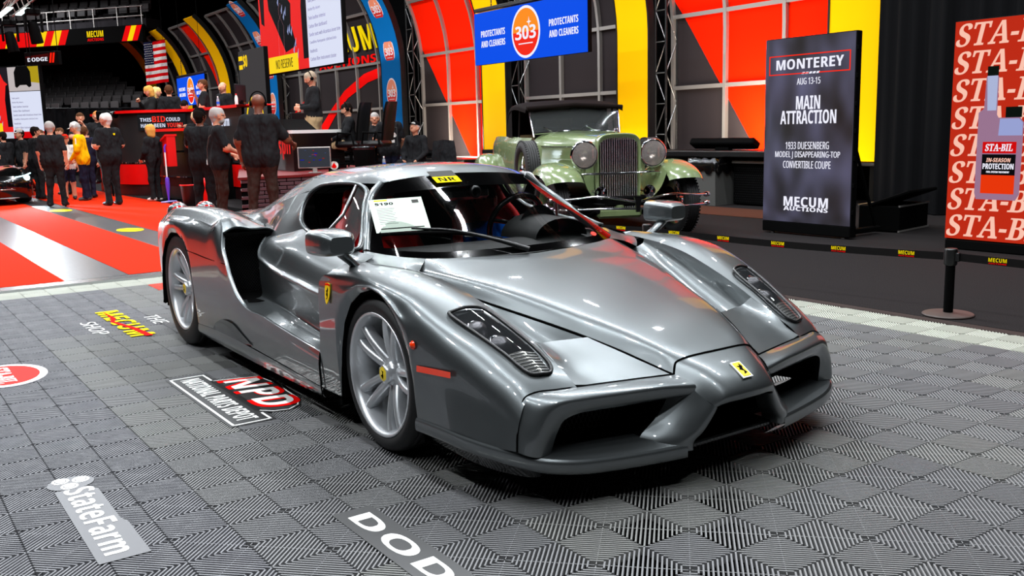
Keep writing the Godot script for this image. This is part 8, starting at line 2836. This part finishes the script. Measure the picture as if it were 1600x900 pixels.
func build_decals():
	var W: Material = M.white
	var dark := mat(Color(.10, .10, .10), .5)
	# parts depot sticker
	var n := thing("floor_decal", "black floor decal reading NPD NATIONAL PARTS DEPOT beside the car", "floor decal", Vector3.ZERO, 0.0, "sponsor decals on the tiles")
	var arch := [Vector2(-1.52, -1.12), Vector2(-1.46, -.86)]
	for k in 9:
		arch.append(Vector2(-1.10 + .16 * sin(PI * k / 16.0), -.845 - .02 * k * .3))
	var box1 := [Vector2(-1.79, -1.345), Vector2(-.72, -1.345), Vector2(-.72, -1.125), Vector2(-1.79, -1.125)]
	var top := [Vector2(-1.62, -1.16), Vector2(-1.56, -.90), Vector2(-1.28, -.865), Vector2(-1.16, -.885), Vector2(-.98, -.895), Vector2(-.86, -.945), Vector2(-.81, -1.02), Vector2(-.83, -1.10), Vector2(-.90, -1.16)]
	flat(n, "backing", box1, .0005, .0015, dark)
	flat(n, "backing", top, .0005, .0015, dark)
	for q in [[-1.775, -1.33, -.735, -1.318], [-1.775, -1.152, -1.62, -1.14], [-.86, -1.152, -.735, -1.14], [-1.775, -1.33, -1.763, -1.14], [-.747, -1.33, -.735, -1.14]]:
		flat(n, "white_border", rect(q[0], q[1], q[2], q[3]), .0015, .0022, W)
	floor_text(n, "NPD", M.red_flat, -1.225, -1.02, .66, .225, .0022, "sans_bold", .18)
	floor_text(n, "NPD", W, -1.225, -1.02, .60, .175, .0036, "sans_bold", .18)
	floor_text(n, "NATIONAL PARTS DEPOT", W, -1.255, -1.235, .93, .105, .0016, "sans_bold")
	var bo := begin()
	var pth := []
	for q in [Vector2(-1.605, -1.14), Vector2(-1.545, -.915), Vector2(-1.28, -.88), Vector2(-1.16, -.90), Vector2(-.98, -.91), Vector2(-.872, -.955), Vector2(-.827, -1.02), Vector2(-.845, -1.09), Vector2(-.90, -1.14)]:
		pth.append(Vector3(q.y, .002, q.x))
	tube_into(bo, pth, .0055, 4, true, .25)
	part(n, "white_border", bo.commit(), W)
	# auction shop sticker
	var m := thing("floor_decal", "yellow MECUM floor decal between THE and SHOP", "floor decal", Vector3.ZERO, 0.0, "sponsor decals on the tiles")
	floor_text(m, "MECUM", M.yellow_flat, -3.68, -1.125, 1.12, .165)
	flat(m, "red_swoosh", [Vector2(-4.22, -1.155), Vector2(-3.9, -1.13), Vector2(-3.75, -1.17), Vector2(-3.4, -1.10), Vector2(-3.08, -1.075), Vector2(-3.08, -1.12), Vector2(-3.4, -1.14), Vector2(-3.75, -1.20), Vector2(-3.9, -1.165)], .0052, .006, M.red_flat)
	floor_text(m, "THE", W, -3.66, -.905, .36, .10, .001, "sans", .1)
	floor_text(m, "SHOP", W, -3.62, -1.335, .52, .10, .001, "sans", .1)
	# round sponsor sticker at the left edge
	var s := thing("floor_decal", "round red STA-BIL floor decal cut by the photo's left edge", "floor decal", Vector3.ZERO, 0.0, "sponsor decals on the tiles")
	flat(s, "backing", oval(-2.52, -2.04, .30, .22, 36), .0005, .0015, mat(Color(.66, .64, .66), .5))
	flat(s, "white_ring", oval(-2.52, -2.04, .27, .195, 36), .0015, .0022, W)
	flat(s, "red_field", oval(-2.52, -2.04, .25, .178, 36), .0022, .003, mat(Color(.80, .22, .20), .7))
	floor_text(s, "STA-BIL", W, -2.52, -2.05, .42, .10, .003, "serif_bold", .15)
	# insurance sticker
	var f := thing("floor_decal", "grey-backed white StateFarm floor decal with three rings", "floor decal", Vector3.ZERO, 0.0, "sponsor decals on the tiles")
	var gb := mat(Color(.38, .38, .39), .5)
	flat(f, "backing", [Vector2(-.36, -2.145), Vector2(.40, -2.145), Vector2(.40, -1.985), Vector2(.1, -1.985), Vector2(.05, -2.0), Vector2(-.30, -2.0), Vector2(-.36, -2.03)], .0005, .0015, gb)
	flat(f, "backing", oval(-.43, -2.075, .075, .085, 24), .0005, .0015, gb)
	floor_text(f, "StateFarm", W, .0, -2.065, .70, .105, .0016)
	for q in [[-.465, -2.095], [-.405, -2.05], [-.455, -2.035]]:
		pass
	for q in [[-.47, -2.105], [-.45, -2.035], [-.395, -2.085]]:
		flat(f, "ring", oval(q[0], q[1], .034, .032, 20), .0015, .0022, W)
		flat(f, "ring_gap", oval(q[0], q[1], .024, .022, 20), .0022, .0026, gb)
		flat(f, "ring_core", oval(q[0], q[1], .020, .018, 20), .0026, .003, W)
	# car brand strip in the foreground
	var d := thing("floor_decal", "dark strip decal with white DODGE letters in the foreground", "floor decal", Vector3.ZERO, 0.0, "sponsor decals on the tiles")
	flat(d, "backing", rect(.50, -1.40, 1.62, -1.25), .0005, .0015, mat(Color(.26, .26, .26), .5))
	floor_text(d, "DODGE", W, 1.06, -1.325, 1.0, .085, .0016)
	# round yellow stickers on the dark lane
	var r := thing("lane_sticker", "round yellow sticker on the dark lane nearer the car", "sticker", Vector3.ZERO, 0.0, "yellow stickers on the runway lane")
	flat(r, "disc", oval(-11.0, .66, .30, .18, 30), .0, .003, M.yellow_flat)
	var r2 := thing("lane_sticker", "round yellow sticker on the dark lane by the polo man", "sticker", Vector3.ZERO, 0.0, "yellow stickers on the runway lane")
	flat(r2, "disc", oval(-16.1, .62, .34, .19, 30), .0, .003, M.yellow_flat)
